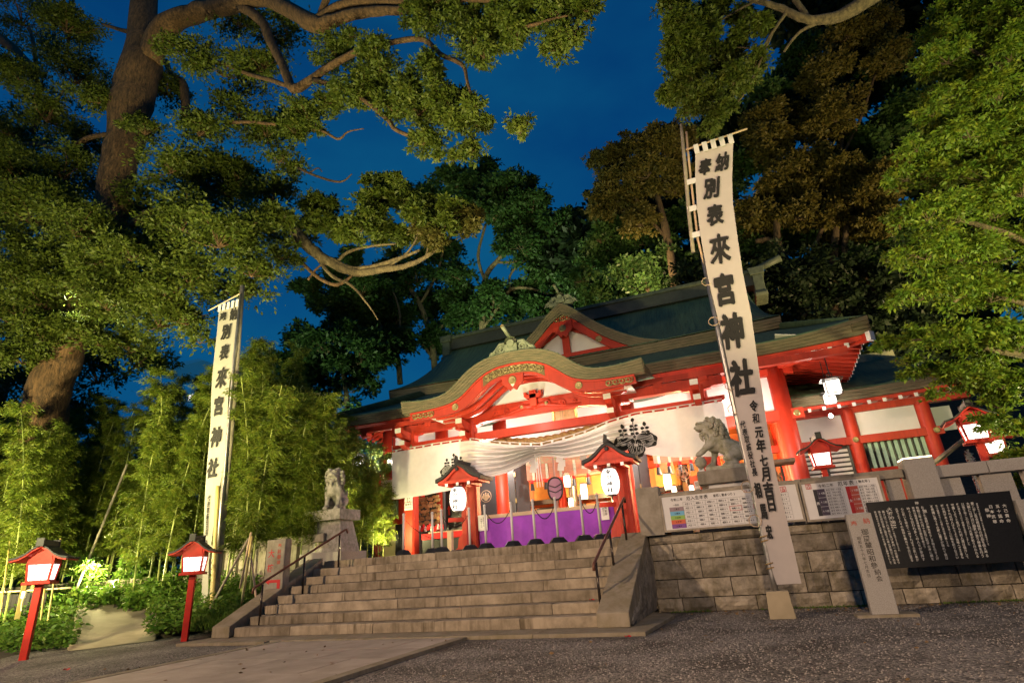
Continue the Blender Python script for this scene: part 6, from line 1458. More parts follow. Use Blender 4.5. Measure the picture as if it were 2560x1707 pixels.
CAM_A = [(705, 320, 45), (722, 425, 42), (700, 545, 50), (740, 600, 30), (60, 50, 90), (170, 70, 80), (60, 200, 70), (190, 195, 90), (120, 290, 90), (245, 250, 55), (30, 330, 60), (50, 440, 100), (160, 430, 100), (215, 360, 60, 12.5), (90, 545, 110), (190, 570, 105), (50, 655, 100), (165, 680, 110), (255, 650, 70), (50, 790, 100), (190, 780, 100), (320, 740, 110), (400, 640, 100), (375, 520, 75), (460, 560, 100), (550, 600, 110), (640, 570, 85), (520, 460, 85), (430, 420, 80), (365, 330, 50), (600, 450, 85), (680, 490, 65), (500, 330, 70), (600, 290, 80), (670, 340, 65), (560, 180, 80), (470, 130, 60), (655, 170, 65), (720, 80, 65), (600, 60, 65), (700, 640, 55), (630, 680, 70), (480, 700, 90), (400, 800, 90), (330, 870, 65), (470, 800, 65), (560, 720, 75), (505, 850, 40), (100, 880, 60), (620, 730, 45), (420, 230, 60), (760, 300, 50), (700, 400, 40)]
CAM_B = [(900, 225, 60), (835, 135, 60), (945, 143, 60), (875, 90, 30), (1108, 33, 62), (1040, 30, 40), (1160, 50, 72), (1067, 60, 40), (1190, 110, 62), (1210, 140, 42), (1067, 165, 40), (1088, 185, 32), (1271, 20, 52), (1312, 41, 66), (1394, 30, 66), (1467, 25, 38), (1434, 82, 42), (1394, 118, 50), (1292, 95, 52), (928, 212, 60), (1015, 225, 52), (1047, 278, 66), (980, 270, 40), (1108, 253, 52), (1149, 245, 40), (1190, 265, 36), (1190, 310, 42), (1128, 312, 50), (1059, 355, 40), (1085, 365, 24), (1181, 375, 36), (1132, 396, 30), (1100, 392, 20), (1296, 312, 32), (1268, 290, 13), (1300, 332, 22), (822, 253, 45), (770, 290, 55), (735, 326, 42), (955, 170, 30), (1240, 70, 40)]
tree('camphor_tree', 'huge camphor tree with a thick leaning trunk spreading over the left half of the sky', 'tree',
     [[(62, 1330, 104), (80, 1180, 100), (102, 1060, 96), (132, 950, 92), (165, 870, 86), (200, 790, 82), (238, 690, 82), (265, 590, 80), (287, 490, 78), (306, 380, 84), (330, 260, 96), (348, 170, 92), (358, 70, 62), (362, -80, 56)],
      [(140, 1250, 40, 12), (148, 1100, 36, 12), (158, 960, 32, 12), (176, 880, 26, 12), (172, 800, 14, 12)]],
     LIMBS, [(PB([(*b[:3], b[3] if len(b) > 3 else 11.8) for b in CAM_A], 11.8, 1.6), 230000, .128, .056, L_CAM, dict(cl=.30, per=30)), (PB(CAM_F, 10.6, .5), 52000, .125, .052, L_CAM, dict(cl=.30, per=30)),
             (PB([(*b, 10.4-(b[0]-800)*.0026) for b in CAM_B], 10, .35), 86000, .100, .042, L_CAM, dict(cl=.30, per=24, droop=.35))], BARK, Y=YC1)
CAM_C = [(802, 522, 50), (770, 575, 40), (822, 565, 40), (945, 461, 40), (935, 500, 48), (985, 455, 25), (904, 571, 52), (965, 582, 52), (860, 590, 40), (1010, 590, 38), (1035, 540, 38), (1080, 530, 45), (1108, 563, 38), (1130, 520, 30), (930, 540, 40), (1010, 500, 40)]
CAM_D = [(1170, 540, 34), (1160, 575, 28), (1088, 596, 38), (1060, 575, 32), (1185, 560, 22)]
tree('camphor_tree', 'lower camphor bough with winding limbs and some rusty leaves before the dark trees', 'tree',
     [[(735, 575, 30), (762, 608, 30), (800, 640, 26), (850, 668, 22), (900, 682, 19), (960, 673, 17), (1010, 666, 14), (1065, 642, 11), (1115, 600, 8), (1150, 560, 5)]],
     [[(800, 640, 16), (840, 655, 15), (880, 672, 14), (940, 665, 12), (1000, 645, 9), (1050, 625, 6)], [(840, 660, 9), (870, 630, 8), (930, 615, 6), (990, 610, 4)], [(790, 640, 9), (830, 690, 10), (880, 715, 7), (925, 768, 4), (945, 800, 2)], [(960, 672, 6), (1010, 640, 6), (1040, 600, 5), (1045, 570, 3)], [(1065, 642, 5), (1078, 600, 4), (1120, 560, 3)], [(890, 545, 6), (920, 520, 5), (940, 480, 3)]],
     [(PB(CAM_C, 12.5, .8), 36000, .125, .056, L_CAM, dict(cl=.28, per=26)), (PB(CAM_D, 12.3, .5), 8000, .125, .056, L_BRN, dict(cl=.3, per=24))], BARKP, Y=12.5)
# trees behind the shrine
MID = [('broad dark tree rising highest behind the shrine roof', [(1149, 461, 62), (1210, 462, 70), (1271, 490, 76), (1332, 520, 60), (1230, 535, 70), (1394, 555, 48), (1443, 551, 34), (1353, 584, 62), (1312, 628, 60), (1373, 645, 48), (1290, 570, 60), (1170, 510, 40), (1420, 590, 34), (1345, 700, 44)], [[(1203, 930, 17), (1206, 800, 16), (1212, 700, 14), (1240, 655, 12), (1290, 600, 9), (1320, 540, 6)]], [[(1212, 700, 9), (1195, 640, 8), (1215, 560, 6)], [(1240, 655, 8), (1300, 650, 7), (1350, 590, 5)], [(1200, 830, 8), (1245, 770, 9), (1275, 725, 9), (1320, 720, 6), (1370, 735, 4)], [(1275, 725, 6), (1275, 690, 6), (1300, 660, 5), (1340, 640, 3)]], 37),
       ('dark tree with many bare lower branches behind the left end of the shrine roof', [(1067, 494, 48), (1010, 500, 40), (1108, 545, 50), (1108, 640, 55), (1047, 700, 66), (986, 680, 58), (940, 720, 66), (1149, 690, 50), (1140, 760, 55), (1070, 770, 60), (990, 800, 60)], [[(1090, 960, 16), (1080, 860, 15), (1050, 760, 12), (1015, 700, 9), (1000, 620, 6)]], [[(1050, 760, 7), (1090, 690, 7), (1110, 620, 4)], [(1080, 860, 8), (1120, 780, 8), (1150, 700, 5)], [(1085, 900, 8), (1030, 830, 7), (960, 800, 5)]], 40),
       ('dark spreading tree over the left roof end with drooping side boughs', [(904, 726, 66), (822, 767, 48), (782, 724, 30), (749, 718, 22), (863, 767, 52), (945, 767, 60), (790, 760, 26), (880, 830, 60), (960, 850, 66), (840, 690, 36), (880, 650, 30)], [[(1000, 960, 14), (990, 880, 13), (940, 800, 10), (890, 740, 7), (850, 690, 4)]], [[(940, 800, 7), (870, 810, 6), (810, 800, 4)], [(990, 880, 7), (1000, 790, 6), (980, 720, 4)]], 36),
       ('dense dark bushy tree low behind the bamboo and the left eave', [(822, 869, 76), (761, 857, 60), (904, 890, 82), (986, 860, 66), (741, 930, 70), (822, 950, 76), (884, 970, 60), (700, 980, 50), (780, 1000, 60)], [[(870, 1060, 14), (865, 980, 12), (850, 900, 8)]], [], 33),
       ('dark tree close behind the porch gable and dormer', [(1230, 767, 66), (1292, 767, 62), (1332, 747, 44), (1180, 800, 60), (1100, 850, 60), (1380, 700, 40), (1350, 780, 50)], [[(1250, 960, 13), (1255, 880, 12), (1270, 800, 7)]], [], 39)]
for lab, bl, tr, lm, Y in MID:
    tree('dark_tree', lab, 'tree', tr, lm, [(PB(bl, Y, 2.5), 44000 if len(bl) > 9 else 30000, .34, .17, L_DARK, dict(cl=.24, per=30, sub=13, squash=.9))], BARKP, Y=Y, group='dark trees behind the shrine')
# rusty lit trees on the slope at right
BR = [('rusty lit tree left of the tall right banner', [(1531, 408, 46), (1576, 377, 56), (1638, 367, 66), (1692, 347, 54), (1551, 459, 64), (1617, 434, 66), (1515, 500, 40), (1668, 449, 60), (1602, 560, 50), (1500, 470, 26), (1560, 520, 50), (1690, 420, 40), (1490, 400, 30), (1500, 540, 40)], [(1602, 602, 60), (1545, 590, 50), (1648, 658, 66), (1679, 561, 50), (1531, 640, 50), (1560, 690, 70), (1480, 660, 40), (1620, 720, 60), (1440, 700, 44), (1480, 760, 60), (1420, 790, 40), (1500, 600, 50)], [[(1700, 900, 26), (1690, 740, 24), (1670, 600, 20), (1640, 480, 12)]], [[(1690, 480, 12), (1640, 470, 10), (1602, 455, 6)], [(1670, 600, 10), (1610, 530, 8), (1570, 460, 5)]]),
      ('rusty lit tree behind and right of the tall right banner', [(1908, 316, 66), (1934, 350, 60), (1970, 300, 50), (1959, 459, 66), (2010, 434, 66), (1883, 536, 60), (1934, 510, 60), (1900, 400, 50), (2061, 474, 64), (1905, 580, 50), (2000, 540, 60), (2045, 400, 50)], [(1790, 470, 60), (1760, 560, 60), (1830, 600, 60), (1760, 660, 60), (1860, 700, 60), (1960, 700, 60), (1960, 600, 70), (2050, 580, 60), (1880, 640, 60), (1920, 240, 60), (1840, 420, 60)], [[(2010, 860, 26), (2000, 740, 25), (1975, 670, 22), (1945, 610, 20), (1940, 500, 12)]], [[(1945, 612, 20), (1920, 600, 16), (1888, 604, 12)], [(2000, 700, 12), (2060, 560, 10), (2080, 470, 6)]]),
      ('rusty lit tree high in the middle of the dark slope', [(2036, 326, 62), (2087, 296, 62), (2112, 255, 50), (2061, 179, 60), (2138, 128, 62), (2163, 61, 64), (2112, 92, 60), (2036, 204, 46), (2214, 153, 50), (2214, 60, 50), (2050, 110, 40), (2230, 145, 40)], [(2200, 220, 70), (2250, 300, 80), (2150, 380, 70), (2000, 130, 50), (1980, 210, 50)], [[(2110, 860, 22), (2094, 800, 22), (2082, 700, 20), (2090, 560, 16), (2100, 400, 12), (2110, 260, 8)]], [[(2061, 398, 15), (2110, 418, 16), (2160, 436, 16), (2214, 446, 16)], [(2100, 400, 8), (2150, 300, 7), (2190, 180, 5)]]),
      ('rusty lit tree beside the green maple', [(2112, 434, 62), (2138, 510, 66), (2189, 485, 60), (2204, 551, 58), (2112, 600, 50), (2170, 600, 50), (2220, 440, 50), (2080, 540, 40)], [(2180, 680, 70), (2100, 660, 60), (2250, 600, 70), (2050, 660, 50), (2240, 720, 70)], [[(2235, 860, 18), (2210, 760, 19), (2170, 700, 19), (2115, 640, 17), (2120, 540, 10)]], [])]
for lab, bl, dk, tr, lm in BR:
    tree('rusty_tree', lab, 'tree', tr, lm, [(PB(bl, 30, 1.5), 60000, .20, .09, L_BRN, dict(cl=.22, per=34)), (PB(dk, 31.5, 1.5), 30000, .26, .13, L_DARK, dict(cl=.28, per=30))], BARKD, Y=30, group='rusty trees on the slope')
DK = [(1540, 620), (1640, 560), (1740, 480), (1840, 360), (1940, 300), (2050, 260), (2160, 200), (2280, 180), (2400, 200), (2520, 180), (1600, 740), (1740, 680), (1860, 600), (1980, 560), (2100, 520), (2230, 480), (2360, 460), (2500, 460), (1900, 760), (2100, 800), (2230, 830), (2330, 850), (2180, 620), (1800, 780), (2050, 740), (2200, 720), (2350, 720), (2500, 720), (2280, 60), (2420, 40), (2560, 60), (2020, 40), (2140, 20), (2440, 860), (2560, 900), (1500, 700), (1450, 640), (1560, 520), (2300, 320), (2420, 320), (2540, 100), (2380, 600), (2480, 620), (2620, 600), (2620, 300)]
CAM_K = [(x, y, 105) for x, y in ((-40, 120), (40, 320), (120, 480), (0, 560), (140, 640), (-20, 720), (90, 800), (190, 860), (0, 900), (90, 960), (260, 800), (330, 720), (420, 660), (540, 620), (380, 560), (520, 480), (620, 540), (190, 560), (-60, 400), (250, 940), (340, 900), (30, 1040), (150, 1040), (300, 600))]
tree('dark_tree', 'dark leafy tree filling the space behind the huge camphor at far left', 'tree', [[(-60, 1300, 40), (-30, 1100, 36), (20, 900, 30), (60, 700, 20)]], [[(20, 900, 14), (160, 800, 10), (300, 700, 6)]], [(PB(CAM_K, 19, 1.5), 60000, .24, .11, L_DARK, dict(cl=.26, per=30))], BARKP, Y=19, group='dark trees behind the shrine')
MATS_NIGHT = leafmat('shade-painted leaf', (.010, .022, .010), (.014, .028, .012), (.02, .035, .012))  # leaf colour taken near black to stand in for unlit woods
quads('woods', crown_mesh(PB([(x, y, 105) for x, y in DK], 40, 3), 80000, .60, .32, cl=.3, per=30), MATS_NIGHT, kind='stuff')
quads('dark_foliage', crown_mesh(PB([(x, y, 62) for x in range(1720, 2300, 64) for y in (690, 760, 830, 900)]+[(1950, 640, 50), (2050, 640, 50), (2160, 650, 50), (2240, 640, 50)], 29, .6), 26000, .26, .12, cl=.3, per=28), MATS_NIGHT, kind='stuff')  # near-black leaves added before the slope trunks to stand for the darkness there
def hill_z(x, y):
    r = 14/(1+math.exp(-(x-2)/5))+1.5; return 1.25+r*max(0, min(1, (y-31)/24))**1.1
obj('hill', MB().grid(lambda u, v: (-50+140*u, 30.5+60*v, hill_z(-50+140*u, 30.5+60*v)), 50, 24), SOIL, kind='structure', smooth=True, normals=False)
# overhanging tree at the top right
TR_ = [(1679, 15, 46), (1719, 66, 60), (1704, 102, 50), (1755, 120, 60), (1689, 153, 44), (1730, 194, 54), (1806, 150, 46), (1704, 226, 44), (1672, 245, 28), (1755, 245, 46), (1832, 204, 48), (1883, 168, 46), (1786, 300, 26), (1770, 332, 20), (1719, 280, 28), (1857, 41, 34), (1786, 31, 46), (1800, 225, 40), (1750, 50, 40), (1850, 100, 36), (1900, 60, 30), (1810, 270, 24)]
tree('overhanging_tree', 'green bough hanging in from the top right corner above the banner', 'tree',
     [[(2420, -160, 60, 10.2), (2250, -60, 44, 10), (2140, 20, 34, 9.8), (2060, 50, 26, 9.7), (2000, 44, 20, 9.6), (1955, 22, 17, 9.6), (1890, 2, 13, 9.5), (1840, -12, 10, 9.4)]],
     [[(2020, 45, 15, 9.7), (1995, 10, 14, 9.7), (1975, -15, 12, 9.7)], [(1968, 30, 9, 9.6), (1935, 75, 8, 9.6), (1900, 130, 7, 9.6), (1850, 175, 5, 9.6), (1800, 205, 3, 9.6)], [(1935, 75, 6, 9.6), (1870, 220, 5, 9.6), (1820, 280, 4, 9.6), (1780, 330, 2, 9.6)], [(2060, 52, 10, 9.7), (2000, 80, 8, 9.7), (1960, 130, 6, 9.7)], [(1890, 2, 6, 9.5), (1820, 40, 5, 9.5), (1750, 80, 3, 9.5)], [(1900, 130, 4, 9.6), (1840, 120, 3, 9.6), (1760, 160, 2, 9.6)]],
     [(PB(TR_, 9.6, .5), 62000, .088, .034, L_CAM, dict(cl=.30, per=24, droop=.5))], BARKP, Y=9.7)
MP = [(2393, 31, 80), (2469, 51, 90), (2546, 51, 90), (2340, 90, 50), (2367, 150, 66), (2444, 138, 90), (2520, 140, 90), (2350, 255, 46), (2330, 285, 40), (2418, 230, 90), (2495, 240, 90), (2291, 372, 44), (2342, 336, 66), (2418, 332, 86), (2495, 340, 90), (2550, 380, 80), (2262, 446, 46), (2316, 434, 70), (2393, 434, 86), (2480, 440, 90), (2550, 480, 80), (2262, 541, 46), (2316, 540, 76), (2393, 540, 90), (2480, 540, 90), (2262, 650, 46), (2316, 638, 70), (2393, 640, 86), (2480, 640, 90), (2555, 600, 80), (2250, 745, 34), (2300, 740, 60), (2380, 740, 86), (2470, 740, 90), (2550, 740, 80), (2195, 872, 16), (2228, 858, 32), (2290, 845, 48), (2360, 850, 70), (2450, 860, 80), (2540, 860, 80), (2262, 905, 32), (2320, 925, 48), (2400, 945, 64), (2490, 960, 76), (2560, 960, 60), (2330, 985, 22), (2480, 1050, 44), (2540, 1080, 56), (2530, 1150, 40), (2555, 1200, 36), (2500, 1010, 50), (2560, 1140, 40), (2225, 545, 16), (2215, 650, 14)]
MP += [(x, y, 95) for x in (2640, 2740, 2840) for y in (60, 220, 380, 540, 700, 850)]
tree('maple_tree', 'bright green maple with fine layered leaves filling the right edge', 'tree',
     [[(2760, 1500, 90, 12), (2735, 1200, 80, 12), (2700, 900, 70, 12), (2660, 600, 60, 12), (2620, 300, 40, 12), (2600, 0, 26, 12)]],
     [[(2700, 900, 26, 12), (2600, 890, 22, 11.8), (2500, 880, 14, 11.5), (2400, 850, 8, 11.3), (2280, 850, 4, 11.2)], [(2670, 640, 26, 12), (2560, 600, 18, 11.8), (2440, 560, 12, 11.6), (2320, 540, 6, 11.4)], [(2640, 420, 22, 12), (2520, 360, 16, 11.8), (2400, 340, 9, 11.5), (2300, 370, 4, 11.3)], [(2620, 250, 18, 12), (2520, 180, 12, 11.8), (2420, 120, 7, 11.6)], [(2690, 830, 18, 12), (2560, 760, 12, 11.7), (2450, 740, 8, 11.5), (2320, 730, 4, 11.3)]],
     [(PB([(*b, 11.2+(b[0]-2200)*.002) for b in MP], 11.5, .7), 255000, .082, .032, L_MAP, dict(cl=.28, per=22, squash=.6, droop=.35, fill=.07))], BARKP, Y=12)

# ---------------------------------------------------------------- bamboo
def bamboo_parts(h, nl, seed):
    r = np.random.default_rng(seed); bend = r.uniform(.03, .12)*h; az = r.uniform(0, 6.28)
    def axis(t): return np.array([bend*t**2.6*math.cos(az), bend*t**2.6*math.sin(az), h*t])
    cu = MB(); n = 14; cu.tube([axis(i/n) for i in range(n+1)], [.020*(1-.75*i/n)*(h/4)**.5+.003 for i in range(n+1)], 7)
    for i in range(1, 12): a = axis(i/12); cu.tube([a+np.array([0, 0, -.006]), a, a+np.array([0, 0, .006])], [.018*(1-.7*i/12)*(h/4)**.5, .024*(1-.7*i/12)*(h/4)**.5, .018*(1-.7*i/12)*(h/4)**.5], 7)
    C, A, tw = [], [], MB(); nb = 70
    for b in range(nb):
        t = r.uniform(.16, 1.0)**.85; o = axis(t); a = r.uniform(0, 6.28); ln = r.uniform(.25, .75)*(1.15-.6*t)*(h/4.5)**.5; up = r.uniform(.1, .8)
        d = np.array([math.cos(a), math.sin(a), up]); d /= np.linalg.norm(d)
        tip = o+d*ln+np.array([0, 0, -.25*ln*ln*2]); mid = o+d*ln*.55
        tw.tube([o, mid, tip], [.004, .003, .0015], 3, cap=False)
        k = int(nl/nb)
        for _ in range(k):
            f = r.uniform(.15, 1.1); p = (o*(1-f)**2+2*mid*f*(1-f)+tip*f*f) if f <= 1 else tip+d*(f-1)*ln; p = p+r.normal(size=3)*.05
            aa = a+r.normal()*.9; C.append(p); A.append([math.cos(aa), math.sin(aa), r.normal()*.35-.55])
    C, A = np.array(C), np.array(A); s = r.uniform(.7, 1.3, len(C)); return cu, tw, leaf_quads(C, A, .122*s, .020*s, .05)
BV = []
for k, h in enumerate((3.2, 3.8, 4.4, 5.0, 5.6, 6.4)):
    cu, tw, V = bamboo_parts(h, 6000+800*k, 100+k); BV.append((h, cu.mesh('culm'), tw.mesh('twigs'), V))
_lm = []
def bamboo(x, y, z, h, lab, lean=0, group='bamboo in the garden bed'):
    k = min(range(6), key=lambda i: abs(BV[i][0]-h)); H0, cm, tm, V = BV[k]; t = thing('bamboo', lab, 'bamboo', (x, y, z-.05), group, world=False, rz=random.uniform(0, 6.28)); s = h/H0; t.scale = (s**.5, s**.5, s)
    t.rotation_euler[0] = random.uniform(-.05, .05); t.rotation_euler[1] = random.uniform(-.05, .05)+lean
    o = obj('culm', cm, BAMC, t, smooth=False); 
    l = next((m for kk, m in _lm if kk == k), None)
    if l is None: l = quads('leaves', V, L_BAM, t); _lm.append((k, l.data))
    else: obj('leaves', l, L_BAM, t)
    tw = obj('twigs', tm, BAMC, t); tw['kind'] = 'stuff'
TOPX = [-150, 0, 100, 200, 300, 400, 480, 560, 610, 650, 700, 735, 780, 830, 860]; TOPY = [960, 985, 1010, 985, 1000, 955, 930, 905, 865, 830, 850, 890, 975, 965, 1010]
LABB = 'thin bamboo with dense narrow leaves in the lit grove left of the stairs'
cnt = 0
cntl = 0
for px in range(-150, 190, 36):
    cntl += 1; Y = random.uniform(9.3, 10.6); top = P(px, random.uniform(1000, 1090), Y); bamboo(top.x, Y, bed_z(0, Y), top.z-bed_z(0, Y), '%s bamboo from the left in the near clump behind the leftmost red lantern' % ordw(cntl))
for row, (ya, yb, step) in enumerate(((10.6, 12.0, 22), (12.2, 13.6, 21), (14.0, 16.0, 27))):
    px = -130+row*9; cnt = 0
    while px < 850:
        Y = random.uniform(ya, yb); tp = float(np.interp(px, TOPX, TOPY))+random.uniform(-10, 85)+(0 if row else 40); top = P(px, tp, Y); z = bed_z(0, Y) if top.x < -9.8 else 1.25
        if not (row == 0 and (185 < px < 400 or 480 < px < 612 or px > 700)): cnt += 1; bamboo(top.x, Y, z, max(2.6, top.z-z), '%s bamboo from the left in the %s row of the grove left of the stairs' % (ordw(cnt), ('front', 'middle', 'rear')[row]))
        px += step*random.uniform(.75, 1.3)
for kk, (px, Y, tp) in enumerate(((770, 12.0, 1120), (800, 12.15, 1180), (740, 11.9, 1060), (875, 14.6, 1120), (905, 15.2, 1150), (935, 15.6, 1190), (855, 14.2, 1090), (960, 16.4, 1215), (890, 15.9, 1130), (820, 14.8, 1000), (845, 15.6, 1040), (868, 16.4, 1060), (900, 17.2, 1090), (925, 17.6, 1110), (950, 18.0, 1140))):
    top = P(px, tp, Y); bamboo(top.x, Y, 1.28 if px > 700 else bed_z(0, Y), top.z-1.25, '%s slender bamboo beside the left guardian lion' % ('left of two leafy', 'right of two leafy', 'lowest leftmost')[kk] if kk < 3 else '%s bamboo on the terrace between the lion and the left wing' % {855: 'leftmost front', 875: 'second front', 890: 'third', 905: 'middle', 935: 'last but one', 960: 'rightmost low', 820: 'tall leftmost rear', 845: 'tall second rear', 868: 'tall third rear', 900: 'tall fourth rear', 925: 'tall fifth rear', 950: 'tall rightmost rear'}[px], group='bamboo beside the left guardian lion' if kk < 3 else 'bamboo before the left wing')
quads('dark_foliage', crown_mesh(PB([(x, y, 70) for x in (760, 840, 920, 1000) for y in (1050, 1130, 1210, 1290)], 29, 1), 9000, .30, .13, cl=.3, per=28), L_DARK, kind='stuff')
quads('hedge', crown_mesh(PB([(x, y, 90) for x in range(-100, 900, 70) for y in (1180, 1280, 1370, 1410, 1440)], 18.5, .8), 38000, .20, .07, cl=.3, per=28), L_CAM, kind='stuff')
# leaning yellow poles, props and stakes
def pole(name, lab, a, b, r, m, cat='pole', group=None):
    mb = MB(); a, b = Vector(a), Vector(b); n = 9
    mb.tube([a.lerp(b, i/n) for i in range(n+1)], [r]*(n+1), 8)
    for i in range(1, n): c = a.lerp(b, i/n); d = (b-a).normalized(); mb.tube([c-d*.006, c, c+d*.006], [r, r*1.14, r], 8)
    return tag(obj(name, mb, m, smooth=True), lab, cat, group)
def pp(x0, y0, Y0, x1, y1, Y1): return P(x0, y0, Y0), P(x1, y1, Y1)
pole('bamboo_prop', 'thick yellow bamboo prop standing right of the left banner', *pp(529, 1530, 9.9, 545, 1215, 10.0), .045, BAMY)
pole('bamboo_prop', 'pale grey prop leaning from the banner foot up to the right', *pp(518, 1532, 9.8, 622, 1345, 10.2), .026, GREYW)
pole('bamboo_prop', 'tan prop leaning left among the bamboo, upper one of the tripod', *pp(600, 1470, 10.1, 628, 1330, 10.2), .026, PALEW)
pole('bamboo_prop', 'yellow jointed prop leaning left, front leg of the tripod', *pp(603, 1518, 9.9, 630, 1340, 10.1), .026, BAMY)
pole('bamboo_prop', 'pale prop leaning right towards the handrail, third leg of the tripod', *pp(643, 1515, 9.9, 628, 1395, 10.1), .024, PALEW)
pole('bamboo_prop', 'long bare tan pole leaning far right in the middle of the grove', *pp(184, 1490, 11.2, 318, 1160, 11.6), .034, GREYW)
pole('bamboo_rail', 'horizontal pale bamboo rail behind the leftmost red lantern', *pp(-40, 1482, 8.9, 178, 1468, 9.3), .022, PALEW, 'rail')
for x0, y0, x1, y1, lab in ((0, 1540, 25, 1352, 'yellow green stake at the left edge behind the lantern'), (118, 1560, 152, 1345, 'yellow green stake right behind the leftmost lantern'), (95, 1600, 112, 1470, 'short thin stake beside the leftmost red post'), (78, 1535, 88, 1465, 'green stake left of the leftmost red post')):
    pole('garden_stake', lab, *pp(x0, y0, 8.9, x1, y1, 9.0), .018, BAMY, 'stake', 'stakes of the bamboo rail')
def meter():
    a, b = pp(42, 1548, 9.0, 62, 1455, 9.05); t = thing('timber_stake', 'squared timber stake behind the leftmost lantern', 'stake', a.to_tuple()); obj('stake', MB().beam(a, b, .09, .07), BAMY, t)
    c = P(63, 1485, 8.9); u = thing('outlet_box', 'small white outlet box fixed to the timber stake', 'outlet box', c.to_tuple()); obj('case', MB().box(c.x-.06, c.x+.06, c.y-.05, c.y, c.z-.08, c.z+.07), PAPER, u, bevel=.01); obj('cable', MB().tube([c+Vector((0, -.03, -.08)), c+Vector((-.01, -.03, -.2)), c+Vector((.02, -.02, -.35))], .008, 5), PAPER, u)
meter()
# boards behind the rail at the far left
def boards():
    t = thing('board_fence', 'dark board fence behind the bamboo at the left edge', 'fence', (-18, 10.2, 0))
    for i in range(15): x = P(-60, 1500, 10.3).x+i*.20; obj('board', MB().box(x, x+.185, 10.3, 10.33, .05, 1.05+random.uniform(-.03, .03)), DWOOD, t)
boards()
# garden spotlight
c = P(283, 1464, 12.4); sp = thing('garden_spotlight', 'blazing garden spotlight among leaves behind the ramp', 'spotlight', c.to_tuple()); obj('lens', MB().ball(c, .07, 10), BULB, sp, smooth=True); obj('housing', MB().lathe([(.13, .02), (.15, .25), (0, .3)], c, 12, 'y'), BLACK, sp)
lamp('garden_light', 'POINT', c+Vector((.05, -.15, .15)), 32, (1, .86, .35), .08)
# little engraved stone with a red arrow
def way_stone():
    Y = 9.9; A, B = P(668, 1350, Y), P(704, 1480, Y); t = thing('way_stone', 'grey waymark stone with red characters and a red arrow beside the left handrail', 'waymark', ((A.x+B.x)/2, Y, .3)); obj('stone', MB().box(A.x, B.x, Y, Y+.20, .2, A.z), GRAN2, t, bevel=.02)
    w = B.x-A.x; fn = plane_fn((A.x, Y-.003, 0), (1, 0, 0), (0, 0, 1)); tx = MB(); write(tx, '大楠', w*.30, A.z-.42, .17, fn, True, 1.7); obj('red_lettering', tx, REDI, t, normals=False); t2 = MB(); write(t2, '奉納御神', w*.72, A.z-.30, .10, fn, True, 1.1); obj('pink_lettering', t2, REDCARV, t, normals=False)
    ar = MB(); z = P(690, 1452, Y).z
    ar.prism([(A.x+w*.08, z), (A.x+w*.3, z-.06), (A.x+w*.3, z-.028), (A.x+w*.72, z-.028), (A.x+w*.72, z-.2), (A.x+w*.88, z-.2), (A.x+w*.88, z+.028), (A.x+w*.3, z+.028), (A.x+w*.3, z+.06)], Y-.004, Y-.001); obj('red_arrow', ar, REDI, t)
way_stone()
lf = thing('stone_fence', 'weathered stone fence half hidden by bamboo left of the stairs', 'stone fence', (-11.5, 12.2, 1.0))
obj('footing', MB().box(-14.5, -9.6, 12.05, 12.45, .3, 1.02), GRAN2, lf)
for x in np.arange(-14.3, -9.9, .5): obj('panel_slab', MB().box(x, x+.40, 12.15, 12.32, 1.021, 1.78), GRAN2, lf)
for x in np.arange(-14.4, -10.3, 1.1): obj('rail_stone', MB().box(x, x+1.094, 12.08, 12.40, 1.781, 1.98), GRAN2, lf, bevel=.01)
# ground cover
def ground_cover():
    n = 15000; px = rng.uniform(-120, 640, n*2); Y = rng.uniform(7.4, 13.2, n*2); pts = []
    for x, y in zip(px, Y):
        p = P(x, 1500, y); fx = np.interp(x, [-140, 60, 183, 386, 560, 640], [6.4, 7.35, 7.9, 8.9, 9.3, 9.4])
        if y < fx-.05 or 214-.02*(y-8) < x < 372 and y < 11.0 or p.x > -9.75: continue
        pts.append((p.x, y, bed_z(p.x, y)))
    C = np.array(pts); hh = rng.uniform(.02, 1, len(C))**1.6*.34*(1+.5*np.sin(C[:, 0]*3)*np.cos(C[:, 1]*2.3)); C[:, 2] += hh
    A = rng.normal(size=C.shape)*np.array([1, 1, .4])+np.array([0, -.25, .15]); s = rng.uniform(.6, 1.4, len(C)); quads('ground_cover', leaf_quads(C, A, .11*s, .05*s), L_GRD, kind='stuff')
    n = 9000; x = rng.uniform(480, 660, n); y = rng.uniform(9.0, 11.5, n); C = np.array([(lambda p: (p.x, yy, bed_z(p.x, yy)))(P(xx, 1500, yy)) for xx, yy in zip(x, y)]); C = C[(C[:, 0] < -9.7)]; A = rng.normal(size=C.shape)*.35+np.array([0, 0, 1]); quads('grass', leaf_quads(C, A, rng.uniform(.12, .32, len(C)), np.full(len(C), .014)), L_GRD, kind='stuff')
ground_cover()
def leafy(name, lab, c, n, L_, W_, h, group):
    t = thing(name, lab, 'plant', c, group); C = []; A = []; st = MB()
    for k in range(n):
        a = random.uniform(0, 6.28); r = random.uniform(.05, .30)*h/.35; p = (c[0]+r*math.cos(a), c[1]+r*math.sin(a), c[2]+h*random.uniform(.35, 1)); st.tube([c, ((c[0]+p[0])/2, (c[1]+p[1])/2, c[2]+(p[2]-c[2])*.7), p], .004, 4, cap=False)
        pts = [(p[0]+L_*.5*math.cos(a)+L_*.5*math.cos(b)*(1 if True else 1), p[1]+L_*.5*math.sin(a)+W_*.5*math.sin(b), p[2]+.02*math.cos(b*2)-.03*math.cos(b-a)) for b in np.linspace(0, 6.28, 9, endpoint=False)]
        obj('leaf', MB().add(pts, [tuple(range(9))]), L_GRD, t, normals=False)
    obj('stems', st, L_GRD, t)
